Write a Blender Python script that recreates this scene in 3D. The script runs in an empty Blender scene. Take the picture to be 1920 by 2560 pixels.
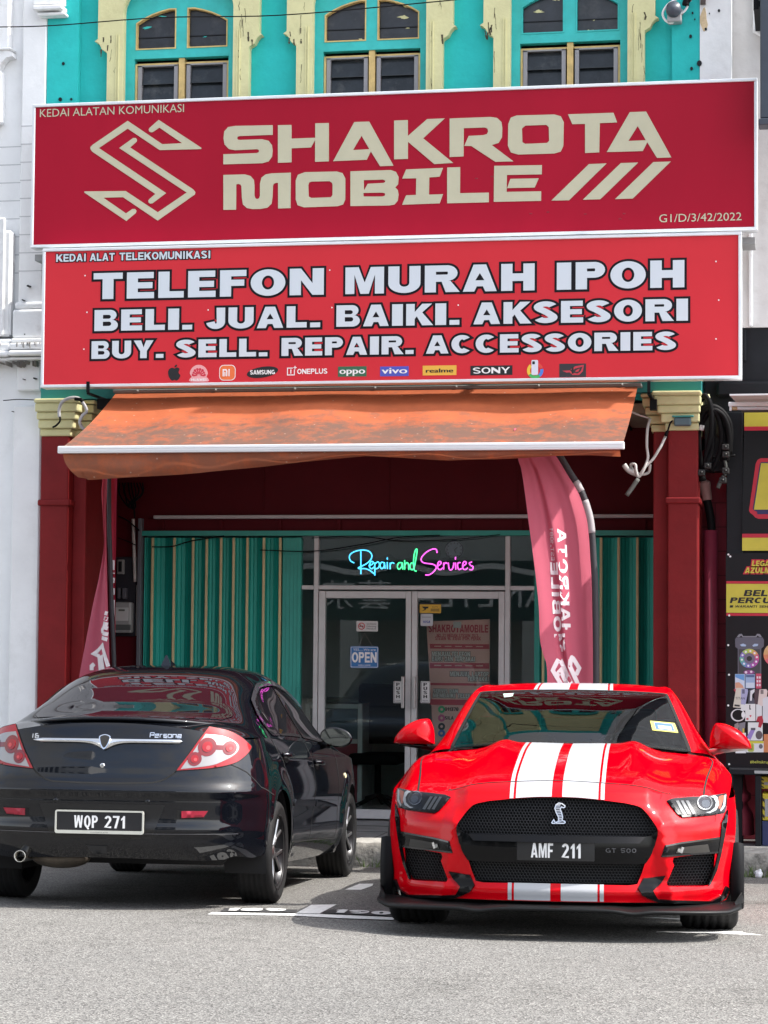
import bpy, bmesh, math, random
import numpy as np
from mathutils import Vector, Matrix
from mathutils.geometry import delaunay_2d_cdt
random.seed(7); rng = np.random.default_rng(7)
R = math.radians
SC = bpy.context.scene
COL = SC.collection
# ------------------------------------------------------------------ camera, world, sun, exposure
CAM_Z = 1.70; YAW = R(10.5); PITCH = R(3.3); ROLL = .008; FPX = 5694.0
fwd = np.array([-math.sin(YAW)*math.cos(PITCH), math.cos(YAW)*math.cos(PITCH), math.sin(PITCH)])
_r0 = np.array([math.cos(YAW), math.sin(YAW), 0.0]); _u0 = np.cross(_r0, fwd)
cup = _u0*math.cos(ROLL)-_r0*math.sin(ROLL); crt = _r0*math.cos(ROLL)+_u0*math.sin(ROLL)
CAM = np.array([0, 0, CAM_Z])
cd = bpy.data.cameras.new('camera'); cam = bpy.data.objects.new('camera', cd); COL.objects.link(cam)
cd.sensor_fit = 'VERTICAL'; cd.sensor_height = 36; cd.lens = 36*FPX/2560; cd.clip_start = .1; cd.clip_end = 500
cam.matrix_world = Matrix(((crt[0], cup[0], -fwd[0], CAM[0]), (crt[1], cup[1], -fwd[1], CAM[1]), (crt[2], cup[2], -fwd[2], CAM[2]), (0, 0, 0, 1)))
SC.camera = cam
SUN_EL = 52; SUN_AZ_FRONT = 0
W = bpy.data.worlds.new('World'); SC.world = W; W.use_nodes = True
nt = W.node_tree; bg = nt.nodes['Background']
sky = nt.nodes.new('ShaderNodeTexSky'); sky.sky_type = 'NISHITA'; sky.sun_disc = False
sky.sun_elevation = R(SUN_EL); sky.sun_rotation = R(90+SUN_AZ_FRONT); sky.dust_density = 2.5; sky.ozone_density = 1.0; sky.air_density = 1.0
_tc = nt.nodes.new('ShaderNodeTexCoord'); _mp = nt.nodes.new('ShaderNodeMapping'); _mp.inputs['Scale'].default_value = (1, 1, 2.2); nt.links.new(_tc.outputs['Generated'], _mp.inputs[0])
_no = nt.nodes.new('ShaderNodeTexNoise'); _no.inputs['Scale'].default_value = 2.3; _no.inputs['Detail'].default_value = 8; _no.inputs['Roughness'].default_value = .58; nt.links.new(_mp.outputs[0], _no.inputs[0])
_rp = nt.nodes.new('ShaderNodeMapRange'); _rp.inputs[1].default_value = .38; _rp.inputs[2].default_value = .60; _rp.inputs[3].default_value = .25; _rp.inputs[4].default_value = .95; nt.links.new(_no.outputs[0], _rp.inputs[0])
_bw = nt.nodes.new('ShaderNodeRGBToBW'); nt.links.new(sky.outputs[0], _bw.inputs[0])
_cl = nt.nodes.new('ShaderNodeMix'); _cl.data_type = 'RGBA'; _cl.blend_type = 'MULTIPLY'; _cl.inputs[0].default_value = 1; nt.links.new(_bw.outputs[0], _cl.inputs[6]); _cl.inputs[7].default_value = (1.38, 1.40, 1.44, 1)
_mx = nt.nodes.new('ShaderNodeMix'); _mx.data_type = 'RGBA'; nt.links.new(_rp.outputs[0], _mx.inputs[0]); nt.links.new(sky.outputs[0], _mx.inputs[6]); nt.links.new(_cl.outputs[2], _mx.inputs[7])
nt.links.new(_mx.outputs[2], bg.inputs[0]); bg.inputs[1].default_value = .15
sl = bpy.data.lights.new('sun', 'SUN'); sl.energy = 2.5; sl.angle = R(.5); sl.color = (1, .95, .88)
so = bpy.data.objects.new('sun', sl); COL.objects.link(so)
_ts = Vector((math.cos(R(SUN_EL))*math.cos(R(SUN_AZ_FRONT)), -math.cos(R(SUN_EL))*math.sin(R(SUN_AZ_FRONT)), math.sin(R(SUN_EL))))
so.rotation_euler = (-_ts).to_track_quat('-Z', 'Y').to_euler(); so.location = (30, 0, 40)
SC.view_settings.view_transform = 'Standard'; SC.view_settings.look = 'None'; SC.view_settings.gamma = 1; SC.view_settings.exposure = 1.55
SC.cycles.max_bounces = 8; SC.cycles.transparent_max_bounces = 12
# ------------------------------------------------------------------ picture measurements -> places on real planes
def ray(px, py): return fwd+crt*(px-960)/FPX-cup*(py-1280)/FPX
def onY(px, py, Y): d = ray(px, py); return CAM+d*Y/d[1]
def XZ(px, py, Y): p = onY(px, py, Y); return (p[0], p[2])
def D(x, y, Y): return XZ(x/.864, y/.864, Y)            # 1659-wide view coordinates
KERB_Y = 17.14; SLOPE = .043
def gz(Y): return max(0.0, (KERB_Y-max(Y, 6.0)))*SLOPE
def onG(px, py):
    d = ray(px, py); t = (KERB_Y*SLOPE-CAM[2])/(d[2]+SLOPE*d[1]); return CAM+d*t
# ------------------------------------------------------------------ materials
MATS = {}
def mat(name, col, rough=.6, metal=0.0, spec=.5, var=0.0, vscale=6.0, var2=None, bump=0.0, bscale=60.0, coat=0.0, emit=None, estr=0.0, alpha=1.0, trans=0.0, stain=None, stain_amt=0.0, stain_scale=1.5, stretch=(1, 1, 1), ior=None, sss=0.0):
    if name in MATS: return MATS[name]
    m = bpy.data.materials.new(name); m.use_nodes = True; n = m.node_tree.nodes; l = m.node_tree.links
    b = n['Principled BSDF']; c = tuple(col)+(1,)
    b.inputs['Base Color'].default_value = c; b.inputs['Roughness'].default_value = rough; b.inputs['Metallic'].default_value = metal
    b.inputs['Specular IOR Level'].default_value = spec; b.inputs['Coat Weight'].default_value = coat; b.inputs['Coat Roughness'].default_value = .03
    b.inputs['Alpha'].default_value = alpha; b.inputs['Transmission Weight'].default_value = trans
    if ior: b.inputs['IOR'].default_value = ior
    if emit: b.inputs['Emission Color'].default_value = tuple(emit)+(1,); b.inputs['Emission Strength'].default_value = estr
    tc = None
    def coord():
        nonlocal tc
        if tc is None:
            t = n.new('ShaderNodeTexCoord'); tc = n.new('ShaderNodeMapping'); l.new(t.outputs['Object'], tc.inputs[0]); tc.inputs['Scale'].default_value = stretch
        return tc.outputs[0]
    src = None
    if var > 0:
        no = n.new('ShaderNodeTexNoise'); no.inputs['Scale'].default_value = vscale; no.inputs['Detail'].default_value = 8; no.inputs['Roughness'].default_value = .65; l.new(coord(), no.inputs[0])
        rp = n.new('ShaderNodeMapRange'); rp.inputs[1].default_value = .3; rp.inputs[2].default_value = .7; l.new(no.outputs[0], rp.inputs[0])
        mx = n.new('ShaderNodeMix'); mx.data_type = 'RGBA'; l.new(rp.outputs[0], mx.inputs[0])
        a = tuple(max(0, x*(1-var)) for x in col); bb = tuple(min(1, x*(1+var)) for x in col) if var2 is None else tuple(var2)
        mx.inputs[6].default_value = a+(1,); mx.inputs[7].default_value = bb+(1,); src = mx.outputs[2]
    if stain is not None:
        no = n.new('ShaderNodeTexNoise'); no.inputs['Scale'].default_value = stain_scale; no.inputs['Detail'].default_value = 10; no.inputs['Roughness'].default_value = .7; l.new(coord(), no.inputs[0])
        rp = n.new('ShaderNodeMapRange'); rp.inputs[1].default_value = .53; rp.inputs[2].default_value = .75; rp.inputs[4].default_value = stain_amt; l.new(no.outputs[0], rp.inputs[0])
        mx = n.new('ShaderNodeMix'); mx.data_type = 'RGBA'; l.new(rp.outputs[0], mx.inputs[0])
        if src is not None: l.new(src, mx.inputs[6])
        else: mx.inputs[6].default_value = c
        mx.inputs[7].default_value = tuple(stain)+(1,); src = mx.outputs[2]
    if src is not None: l.new(src, b.inputs['Base Color'])
    if bump > 0:
        no = n.new('ShaderNodeTexNoise'); no.inputs['Scale'].default_value = bscale; no.inputs['Detail'].default_value = 6; l.new(coord(), no.inputs[0])
        bp = n.new('ShaderNodeBump'); bp.inputs['Strength'].default_value = bump; bp.inputs['Distance'].default_value = .01; l.new(no.outputs[0], bp.inputs['Height']); l.new(bp.outputs[0], b.inputs['Normal'])
    MATS[name] = m; return m
# ------------------------------------------------------------------ objects
def tagp(o, **k):
    for a, v in k.items():
        if v is not None: o[a] = v
def thing(name, label, cat, loc=(0, 0, 0), rot=(0, 0, 0), group=None):
    o = bpy.data.objects.new(name, None); o.empty_display_size = .2; COL.objects.link(o); o.location = loc; o.rotation_euler = rot
    tagp(o, label=label, category=cat, group=group); o['_loc'] = list(loc); return o
def root_loc(o):
    while o is not None:
        if '_loc' in o: return Vector(o['_loc'])
        o = o.parent
    return Vector((0, 0, 0))
def mesh_obj(name, verts, faces, m, parent=None, smooth=False, local=False, normals=None, mats=None, fmat=None):
    me = bpy.data.meshes.new(name)
    off = Vector((0, 0, 0)) if (local or parent is None) else root_loc(parent)
    me.from_pydata([(v[0]-off.x, v[1]-off.y, v[2]-off.z) for v in verts], [], [tuple(f) for f in faces])
    if mats:
        for x in mats: me.materials.append(x)
        if fmat is not None: me.polygons.foreach_set('material_index', fmat)
    elif m is not None: me.materials.append(m)
    if smooth: me.polygons.foreach_set('use_smooth', [True]*len(me.polygons))
    me.update()
    if normals is not None:
        me.normals_split_custom_set_from_vertices([tuple(x) for x in normals])
    o = bpy.data.objects.new(name, me); COL.objects.link(o)
    if parent is not None: o.parent = parent
    return o
class MB:
    """collects simple shapes into one mesh"""
    def __init__(s): s.v = []; s.f = []; s.m = []; s.cur = 0; s.sm = []
    def add(s, vs, fs, smooth=False):
        o = len(s.v); s.v += [tuple(v) for v in vs]
        for f in fs: s.f.append(tuple(i+o for i in f)); s.m.append(s.cur); s.sm.append(smooth)
        return s
    def box(s, x0, x1, y0, y1, z0, z1):
        return s.add([(x0, y0, z0), (x1, y0, z0), (x1, y1, z0), (x0, y1, z0), (x0, y0, z1), (x1, y0, z1), (x1, y1, z1), (x0, y1, z1)],
                     [(0, 3, 2, 1), (4, 5, 6, 7), (0, 1, 5, 4), (1, 2, 6, 5), (2, 3, 7, 6), (3, 0, 4, 7)])
    def bbox(s, x0, x1, y0, y1, z0, z1, b=.01, seg=1):
        bm = bmesh.new(); bmesh.ops.create_cube(bm, size=1)
        for v in bm.verts: v.co = Vector(((x0+x1)/2+v.co.x*(x1-x0), (y0+y1)/2+v.co.y*(y1-y0), (z0+z1)/2+v.co.z*(z1-z0)))
        bmesh.ops.bevel(bm, geom=bm.edges[:], offset=min(b, .45*min(abs(x1-x0), abs(y1-y0), abs(z1-z0))), segments=seg, affect='EDGES', profile=.5)
        s.bm(bm); bm.free(); return s
    def bm(s, bm, M=None, smooth=False):
        bm.verts.ensure_lookup_table(); bm.verts.index_update()
        s.add([(M @ v.co if M else v.co) for v in bm.verts], [[v.index for v in f.verts] for f in bm.faces], smooth); return s
    def quad(s, a, b, c, d): return s.add([a, b, c, d], [(0, 1, 2, 3)])
    def tube(s, path, r, seg=8, cap=True):
        P = [Vector(p) for p in path]; n = len(P); rr = r if isinstance(r, (list, tuple)) else [r]*n
        vs = []; up = None
        for i, p in enumerate(P):
            t = (P[min(i+1, n-1)]-P[max(i-1, 0)]).normalized()
            if up is None: up = Vector((0, 0, 1)) if abs(t.z) < .9 else Vector((1, 0, 0))
            a = t.cross(up); a = a.normalized() if a.length > 1e-6 else Vector((1, 0, 0)); b = a.cross(t).normalized(); up = b
            for k in range(seg):
                th = 2*math.pi*k/seg; vs.append(p+a*math.cos(th)*rr[i]+b*math.sin(th)*rr[i])
        fs = [(i*seg+k, i*seg+(k+1) % seg, (i+1)*seg+(k+1) % seg, (i+1)*seg+k) for i in range(n-1) for k in range(seg)]
        if cap: fs += [tuple(range(seg))[::-1], tuple((n-1)*seg+k for k in range(seg))]
        return s.add(vs, fs, True)
    def lathe(s, prof, seg=32, M=None, arc=(0, 2*math.pi)):
        """prof: (radius, height) about local Z"""
        n = len(prof); vs = []; full = abs(arc[1]-arc[0]-2*math.pi) < 1e-6
        for k in range(seg):
            a = arc[0]+(arc[1]-arc[0])*k/(seg if full else seg-1)
            for r, h in prof:
                p = Vector((r*math.cos(a), r*math.sin(a), h)); vs.append(M @ p if M else p)
        fs = [(k*n+i, ((k+1) % seg)*n+i, ((k+1) % seg)*n+i+1, k*n+i+1) for k in range(seg if full else seg-1) for i in range(n-1)]
        return s.add(vs, fs, True)
    def prism(s, loop, y0, y1):
        """loop of (x,z), extruded in y from y0 (front) to y1"""
        v, f = fill([loop]); n = len(v)
        s.add([(a, y0, b) for a, b in v], f)
        L = len(loop); s.add([(a, y0, b) for a, b in loop]+[(a, y1, b) for a, b in loop], [(i, i+L, (i+1) % L+L, (i+1) % L) for i in range(L)])
        return s
    def build(s, name, m=None, parent=None, smooth=None, local=False, mats=None):
        o = mesh_obj(name, s.v, s.f, m, parent, False, local, mats=mats, fmat=s.m if mats else None)
        if smooth is None: o.data.polygons.foreach_set('use_smooth', s.sm)
        elif smooth: o.data.polygons.foreach_set('use_smooth', [True]*len(s.f))
        return o
def pin(pt, loop):
    x, y = pt; c = False; j = len(loop)-1
    for i in range(len(loop)):
        xi, yi = loop[i]; xj, yj = loop[j]
        if (yi > y) != (yj > y) and x < (xj-xi)*(y-yi)/(yj-yi)+xi: c = not c
        j = i
    return c
def fill(loops, pts=()):
    """triangulate even-odd area of loops (2D), optional interior points; CCW faces"""
    P = []; E = []
    for lp in loops:
        o = len(P); P += [Vector((a[0], a[1])) for a in lp]; E += [(o+i, o+(i+1) % len(lp)) for i in range(len(lp))]
    P += [Vector((a[0], a[1])) for a in pts]
    V, _, Fc, *_ = delaunay_2d_cdt(P, E, [], 0, 1e-7)
    out = []
    for f in Fc:
        c = sum((V[i] for i in f), Vector((0, 0)))/len(f)
        if sum(pin((c.x, c.y), lp) for lp in loops) % 2: out.append(tuple(f))
    return [(v.x, v.y) for v in V], out
def dens(loop, step, closed=True):
    o = []; n = len(loop)
    for i in range(n if closed else n-1):
        a = loop[i]; b = loop[(i+1) % n]; k = max(1, int(math.ceil(math.hypot(b[0]-a[0], b[1]-a[1])/step)))
        for j in range(k): o.append((a[0]+(b[0]-a[0])*j/k, a[1]+(b[1]-a[1])*j/k))
    if not closed: o.append(tuple(loop[-1]))
    return o
def spl(pts, n=6, closed=False):
    """Catmull-Rom through 2D/3D points"""
    P = [np.array(p, float) for p in pts]; N = len(P); out = []
    for i in range(N if closed else N-1):
        if closed: p0, p1, p2, p3 = P[(i-1) % N], P[i], P[(i+1) % N], P[(i+2) % N]
        else: p1, p2 = P[i], P[i+1]; p0 = P[i-1] if i > 0 else 2*p1-p2; p3 = P[i+2] if i+2 < N else 2*p2-p1
        for j in range(n):
            t = j/n; out.append(tuple(.5*((2*p1)+(-p0+p2)*t+(2*p0-5*p1+4*p2-p3)*t*t+(-p0+3*p1-3*p2+p3)*t**3)))
    if not closed: out.append(tuple(P[-1]))
    return out
def plate(name, loops, Y, th, m, parent, local=False):
    """flat shape in the XZ plane facing -Y: front at Y, back at Y+th"""
    v, f = fill(loops); n = len(v)
    vs = [(a, Y, b) for a, b in v]; fs = list(f)
    for lp in loops:
        o = len(vs); L = len(lp)
        ar = sum(lp[i][0]*lp[(i+1) % L][1]-lp[(i+1) % L][0]*lp[i][1] for i in range(L))
        vs += [(a, Y, b) for a, b in lp]+[(a, Y+th, b) for a, b in lp]
        for i in range(L):
            q = (o+i, o+i+L, o+(i+1) % L+L, o+(i+1) % L); fs.append(q[::-1] if ar > 0 else q)
    return mesh_obj(name, vs, fs, m, parent, local=local)
def rr(x0, y0, x1, y1, rx, ry=None, n=6):
    ry = rx if ry is None else ry; o = []
    for cx, cy, a in ((x1-rx, y0+ry, -90), (x1-rx, y1-ry, 0), (x0+rx, y1-ry, 90), (x0+rx, y0+ry, 180)):
        for k in range(n+1):
            t = R(a+90*k/n); o.append((cx+rx*math.cos(t), cy+ry*math.sin(t)))
    return o
def ell(cx, cy, rx, ry, n=28): return [(cx+rx*math.cos(2*math.pi*k/n), cy+ry*math.sin(2*math.pi*k/n)) for k in range(n)]
def offset_loop(lp, d):
    n = len(lp); ar = sum(lp[i][0]*lp[(i+1) % n][1]-lp[(i+1) % n][0]*lp[i][1] for i in range(n)); sg = 1 if ar > 0 else -1; o = []
    for i in range(n):
        p, q, r = lp[i-1], lp[i], lp[(i+1) % n]
        a = Vector((q[0]-p[0], q[1]-p[1])); b = Vector((r[0]-q[0], r[1]-q[1]))
        if a.length < 1e-9 or b.length < 1e-9: continue
        a.normalize(); b.normalize(); na = Vector((a.y, -a.x))*sg; nb = Vector((b.y, -b.x))*sg
        m = na+nb
        if m.length < 1e-4: m = na
        m.normalize(); k = d/max(.5, m.dot(na)); o.append((q[0]+m.x*k, q[1]+m.y*k))
    return o
def area(lp): return .5*sum(lp[i][0]*lp[(i+1) % len(lp)][1]-lp[(i+1) % len(lp)][0]*lp[i][1] for i in range(len(lp)))
# ------------------------------------------------------------------ block lettering
def stroke(path, t):
    P = [Vector(p) for p in path]; L = []; Rr = []
    for i, p in enumerate(P):
        a = (P[min(i+1, len(P)-1)]-P[max(i-1, 0)]).normalized(); k = 1.0
        if 0 < i < len(P)-1:
            c = (P[i]-P[i-1]).normalized(); k = 1/max(.55, Vector((-a.y, a.x)).dot(Vector((-c.y, c.x))))
        n = Vector((-a.y, a.x))*t/2*k; L.append((p.x+n.x, p.y+n.y)); Rr.append((p.x-n.x, p.y-n.y))
    return L+Rr[::-1]
def arc(cx, cy, rx, ry, a0, a1, n=10): return [(cx+rx*math.cos(R(a0+(a1-a0)*k/n)), cy+ry*math.sin(R(a0+(a1-a0)*k/n))) for k in range(n+1)]
GW = dict(A=1.0, B=.92, C=.94, D=.94, E=.82, F=.78, G=1.0, H=.98, I=.42, J=.72, K=1.0, L=.76, M=1.16, N=1.0, O=1.02, P=.88, Q=1.02, R=1.0, S=.88, T=.88, U=.96, V=1.0, W=1.4, X=1.0, Y=1.0, Z=.84)
GW.update({'.': .38, ',': .38, '/': .5, '&': 1.05, '#': .9, '-': .5, ' ': .5, ':': .38, '1': .6})
def glyph(c, w, s, b):
    """loops for capital c in a w x 1 box, stem s, bar b"""
    k = s/b; h = 1.0; S = lambda path: [(x*k, y) for x, y in stroke(path, b)]; u = w/k; q = b/2
    if c == 'A': return [[(0, 0), (s*1.02, 0), (s*1.02+.13*w*.55, .19), (w-s*1.02-.13*w*.55, .19), (w-s*1.02, 0), (w, 0), (w/2+s*.56, 1), (w/2-s*.56, 1)],
                         [(w/2-.135*w, .19+b*.95), (w/2+.135*w, .19+b*.95), (w/2, .19+b*.95+.27)]]
    if c in 'BPRD':
        if c == 'D':
            return [[(0, 0), (w*.48, 0)]+arc(w*.48, .5, w*.52, .5, -80, 80, 14)+[(w*.48, 1), (0, 1)], [(s, b), (w*.45, b)]+arc(w*.45, .5, w*.55-s, .5-b, -70, 70, 10)+[(w*.45, 1-b), (s, 1-b)]]
        lo = .42 if c != 'B' else .5; r = (1-lo)/2; cy = 1-r; e = w*.97
        top = arc(e-r*k*.75, cy, r*k*.75, r, -85, 85, 10)
        hole = [(s, lo+b), (e-r*k*.75, lo+b)]+arc(e-r*k*.75, cy, max(.02, r*k*.75-s*.95), max(.02, r-b), -70, 70, 6)+[(e-r*k*.75, 1-b), (s, 1-b)]
        if c == 'P': return [[(0, 0), (s, 0), (s, lo)]+[(e-r*k*.75, lo)]+top+[(0, 1)], hole]
        if c == 'R': return [[(0, 0), (s, 0), (s, lo-.03), (w*.5, lo-.03), (w-s*1.15, 0), (w*1.04, 0), (w*.76, lo)]+top+[(0, 1)], hole]
        r2 = .27; e2 = w
        bot = arc(e2-r2*k*.75, r2, r2*k*.75, r2, -85, 80, 10); rt = .25
        top = arc(w*.94-rt*k*.7, 1-rt, rt*k*.7, rt, -60, 85, 8)
        h1 = [(s, .58), (w*.6, .58)]+arc(w*.6, .58+(1-b-.58)/2, .1*w, (1-b-.58)/2, -80, 80, 5)+[(w*.6, 1-b), (s, 1-b)]
        h2 = [(s, b), (w*.62, b)]+arc(w*.62, b+(.44-b)/2, .1*w, (.44-b)/2, -80, 80, 5)+[(w*.62, .44), (s, .44)]
        return [[(0, 0)]+bot+top+[(0, 1)], h1, h2]
    if c == 'C': return [S(arc(u/2, .5, u/2-q, .5-q, 48, 312, 26))]
    if c == 'G': return [S(arc(u/2, .5, u/2-q, .5-q, 50, 300, 24)+[(u-q, .16), (u-q, .42), (u*.58, .42)])]
    if c == 'E': return [[(0, 0), (w, 0), (w, b), (s, b), (s, .5-b*.5), (w*.94, .5-b*.5), (w*.94, .5+b*.48), (s, .5+b*.48), (s, 1-b), (w*.98, 1-b), (w*.98, 1), (0, 1)]]
    if c == 'F': return [[(0, 0), (s, 0), (s, .4), (w*.92, .4), (w*.92, .4+b), (s, .4+b), (s, 1-b), (w, 1-b), (w, 1), (0, 1)]]
    if c == 'H': return [[(0, 0), (s, 0), (s, .5-b*.6), (w-s, .5-b*.6), (w-s, 0), (w, 0), (w, 1), (w-s, 1), (w-s, .5+b*.6), (s, .5+b*.6), (s, 1), (0, 1)]]
    if c == 'I': return [[(0, 0), (w, 0), (w, 1), (0, 1)]] if w < s*1.3 else [[(w/2-s/2, 0), (w/2+s/2, 0), (w/2+s/2, 1), (w/2-s/2, 1)]]
    if c == '1': return [[(w-s, 0), (w, 0), (w, 1), (w-s*.7, 1), (w-s*1.2, .86), (w*.0, .76), (w*.0, .76-b), (w-s, .72)]]
    if c == 'J': return [[(w-s, 1), (w, 1), (w, .33)]+arc(w/2, .33, w/2, .33, 0, -172, 14)[1:]+[(s*.93, .36)]+arc(w/2+s*.02, .33, w/2-s*.98, .33-b*1.05, 180, 360, 8)]
    if c == 'K': return [[(0, 0), (s, 0), (s, .3), (s*1.25, .42), (w-s*1.15, 0), (w*1.05, 0), (w*.62, .6), (w*1.0, 1), (w-s*1.15, 1), (s, .62), (s, 1), (0, 1)]]
    if c == 'L': return [[(0, 0), (w, 0), (w, b*1.05), (s, b*1.05), (s, 1), (0, 1)]]
    if c == 'M': return [[(0, 0), (s*.82, 0), (s*.82, .72), (w/2-s*.38, 0), (w/2+s*.38, 0), (w-s*.82, .72), (w-s*.82, 0), (w, 0), (w, 1), (w-s*1.2, 1), (w/2, .42), (s*1.2, 1), (0, 1)]]
    if c == 'N': return [[(0, 0), (s, 0), (s, .56), (w-s, 0), (w, 0), (w, 1), (w-s, 1), (w-s, .44), (s, 1), (0, 1)]]
    if c in 'O0Q':
        lp = [ell(w/2, .5, w/2, .5, 40), ell(w/2, .5, w/2-s, .5-b, 32)]
        if s < .3*w*.62: lp = [rr(0, 0, w, 1, w*.48, min(.48, w*.48)), rr(s, b, w-s, 1-b, w*.48-s*.9, min(.48, w*.48)-b*.9)]
        if c == 'Q':
            o = lp[0]; lp[0] = [p for p in o if not (p[0] > w*.6 and p[1] < .16)]; i = max(range(len(lp[0])), key=lambda i: (lp[0][i][0] > w*.55)*(-lp[0][i][1]+2)*(lp[0][i][1] < .5)); 
            lp[0] = lp[0][:i]+[(w*.62, .05), (w*.9, -.12), (w*1.06, .02), (w*.93, .14)]+lp[0][i:] if False else o
        return lp
    if c == 'S': return [S(arc(u/2, 1-.265, u/2-q, .265-q, 22, 218, 16)+[(u*.45, .545), (u*.6, .46)]+arc(u/2, .265, u/2-q, .265-q, 40, -160, 16))]
    if c == 'T': return [[(w/2-s/2, 0), (w/2+s/2, 0), (w/2+s/2, 1-b), (w, 1-b), (w, 1), (0, 1), (0, 1-b), (w/2-s/2, 1-b)]]
    if c == 'U': return [[(0, 1), (0, .36)]+arc(w/2, .36, w/2, .36, 180, 360, 18)+[(w, 1), (w-s, 1), (w-s, .38)]+arc(w/2, .38, w/2-s, .38-b, 0, -180, 14)+[(s, 1)]]
    if c == 'V': return [[(0, 1), (w/2-s*.55, 0), (w/2+s*.55, 0), (w, 1), (w-s*1.05, 1), (w/2, .32), (s*1.05, 1)]]
    if c == 'W': return [[(0, 1), (w*.24-s*.45, 0), (w*.24+s*.45, 0), (w/2, .62), (w*.76-s*.45, 0), (w*.76+s*.45, 0), (w, 1), (w-s*.95, 1), (w*.755, .38), (w/2+s*.42, 1), (w/2-s*.42, 1), (w*.245, .38), (s*.95, 1)]]
    if c == 'X': return [[(0, 0), (s*1.1, 0), (w/2, .33), (w-s*1.1, 0), (w, 0), (w/2+s*.62, .5), (w, 1), (w-s*1.1, 1), (w/2, .67), (s*1.1, 1), (0, 1), (w/2-s*.62, .5)]]
    if c == 'Y': return [[(w/2-s/2, 0), (w/2+s/2, 0), (w/2+s/2, .4), (w, 1), (w-s*1.12, 1), (w/2, .6), (s*1.12, 1), (0, 1), (w/2-s/2, .4)]]
    if c == 'Z': return [[(0, 0), (w, 0), (w, b), (s*1.15, b), (w*.97, 1-b), (w*.97, 1), (.03*w, 1), (.03*w, 1-b), (w-s*1.2, 1-b), (0, b)]]
    if c == '2': return [S(arc(u/2, .7, u/2-q, .3-q, 165, -28, 14)+[(q*1.0, q), (u, q)])]
    if c == '3': return [S(arc(u/2, .73, u/2-q, .27-q, 160, -60, 10)+[(u*.45, .52)]+arc(u/2, .27, u/2-q, .27-q, 60, -160, 12))]
    if c == '4': return [[(w*.52, 0), (w*.52+s, 0), (w*.52+s, .22), (w, .22), (w, .22+b), (w*.52+s, .22+b), (w*.52+s, 1), (w*.45, 1), (0, .22+b), (0, .22), (w*.52, .22)], [(s*.95, .22+b), (w*.52, .22+b), (w*.52, .72)]]
    if c == '5': return [S([(u, 1-q), (u*.14, 1-q), (u*.14, .55)]+arc(u/2, .3, u/2-q, .3-q, 110, -160, 14))]
    if c == '7': return [[(w*.22, 0), (w*.22+s*1.05, 0), (w, 1-b*.6), (w, 1), (0, 1), (0, 1-b), (w-s*1.1, 1-b)]]
    if c == '6': return [S(arc(u/2, .5, u/2-q, .5-q, 50, 180, 10)+arc(u/2, .3, u/2-q, .3-q, 180, 520, 20))]
    if c == '9': return [S([(x, 1-y) for x, y in [(u-a, bb) for a, bb in arc(u/2, .5, u/2-q, .5-q, 50, 180, 10)+arc(u/2, .3, u/2-q, .3-q, 180, 520, 20)]])]
    if c == '8': return [rr(0, 0, w, 1, w*.45, .3), rr(s, b, w-s, .5-b/2, w*.2, .12), rr(s, .5+b/2, w-s, 1-b, w*.2, .12)]
    if c in '.,': return [[(0, 0), (w, 0), (w, .22), (0, .22)]]
    if c == ':': return [[(0, 0), (w, 0), (w, .2), (0, .2)], [(0, .5), (w, .5), (w, .7), (0, .7)]]
    if c == '/': return [[(0, 0), (s*.8, 0), (w, 1), (w-s*.8, 1)]]
    if c == '-': return [[(0, .4), (w, .4), (w, .4+b), (0, .4+b)]]
    return [[(0, 0), (w, 0), (w, 1), (0, 1)]]
def block_text(txt, x0, x1, z0, h, s=.33, b=.27, gap=.1, wscale=1.0, slant=0.0, wmap=None):
    """list of loop lists placed so the text spans x0..x1 at baseline z0, cap height h"""
    ws = [(wmap or GW).get(c, GW.get(c, .9))*wscale for c in txt]; tot = sum(ws)+gap*(len(txt)-1); k = (x1-x0)/tot; x = 0; out = []
    for c, w in zip(txt, ws):
        if c != ' ':
            out.append([[(x0+(x+px+slant*py)*k, z0+py*h) for px, py in lp] for lp in glyph(c, w, min(s*wscale, w*.98) if c not in '.,I:' else min(w, s*wscale), b)])
        x += w+gap
    return out
def put_text(name, glyphs, Y, th, m, parent, rise=None, local=False, fn=None):
    """one mesh of block letters standing th in front of plane Y; rise(x) shifts z, fn maps (x,z)->(x,y,z)"""
    vs = []; fs = []
    for g in glyphs:
        try: v, f = fill(g)
        except Exception: continue
        o = len(vs); vs += [(a, Y-th, b) for a, b in v]; fs += [tuple(i+o for i in t) for t in f]
        for lp in g:
            o = len(vs); L = len(lp); ar = area(lp)
            vs += [(a, Y-th, b) for a, b in lp]+[(a, Y, b) for a, b in lp]
            for i in range(L):
                q = (o+i, o+i+L, o+(i+1) % L+L, o+(i+1) % L); fs.append(q[::-1] if ar > 0 else q)
    if fn: vs = [fn(*v) for v in vs]
    return mesh_obj(name, vs, fs, m, parent, local=local)
def outline(glyphs, d):
    o = []
    for g in glyphs:
        ng = []
        for lp in g:
            q = offset_loop(lp, d if lp is g[0] else -d)
            if lp is g[0] or (area(q)*area(lp) > 0 and abs(area(q)) > .15*abs(area(lp))): ng.append(q)
        o.append(ng)
    return o
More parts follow.
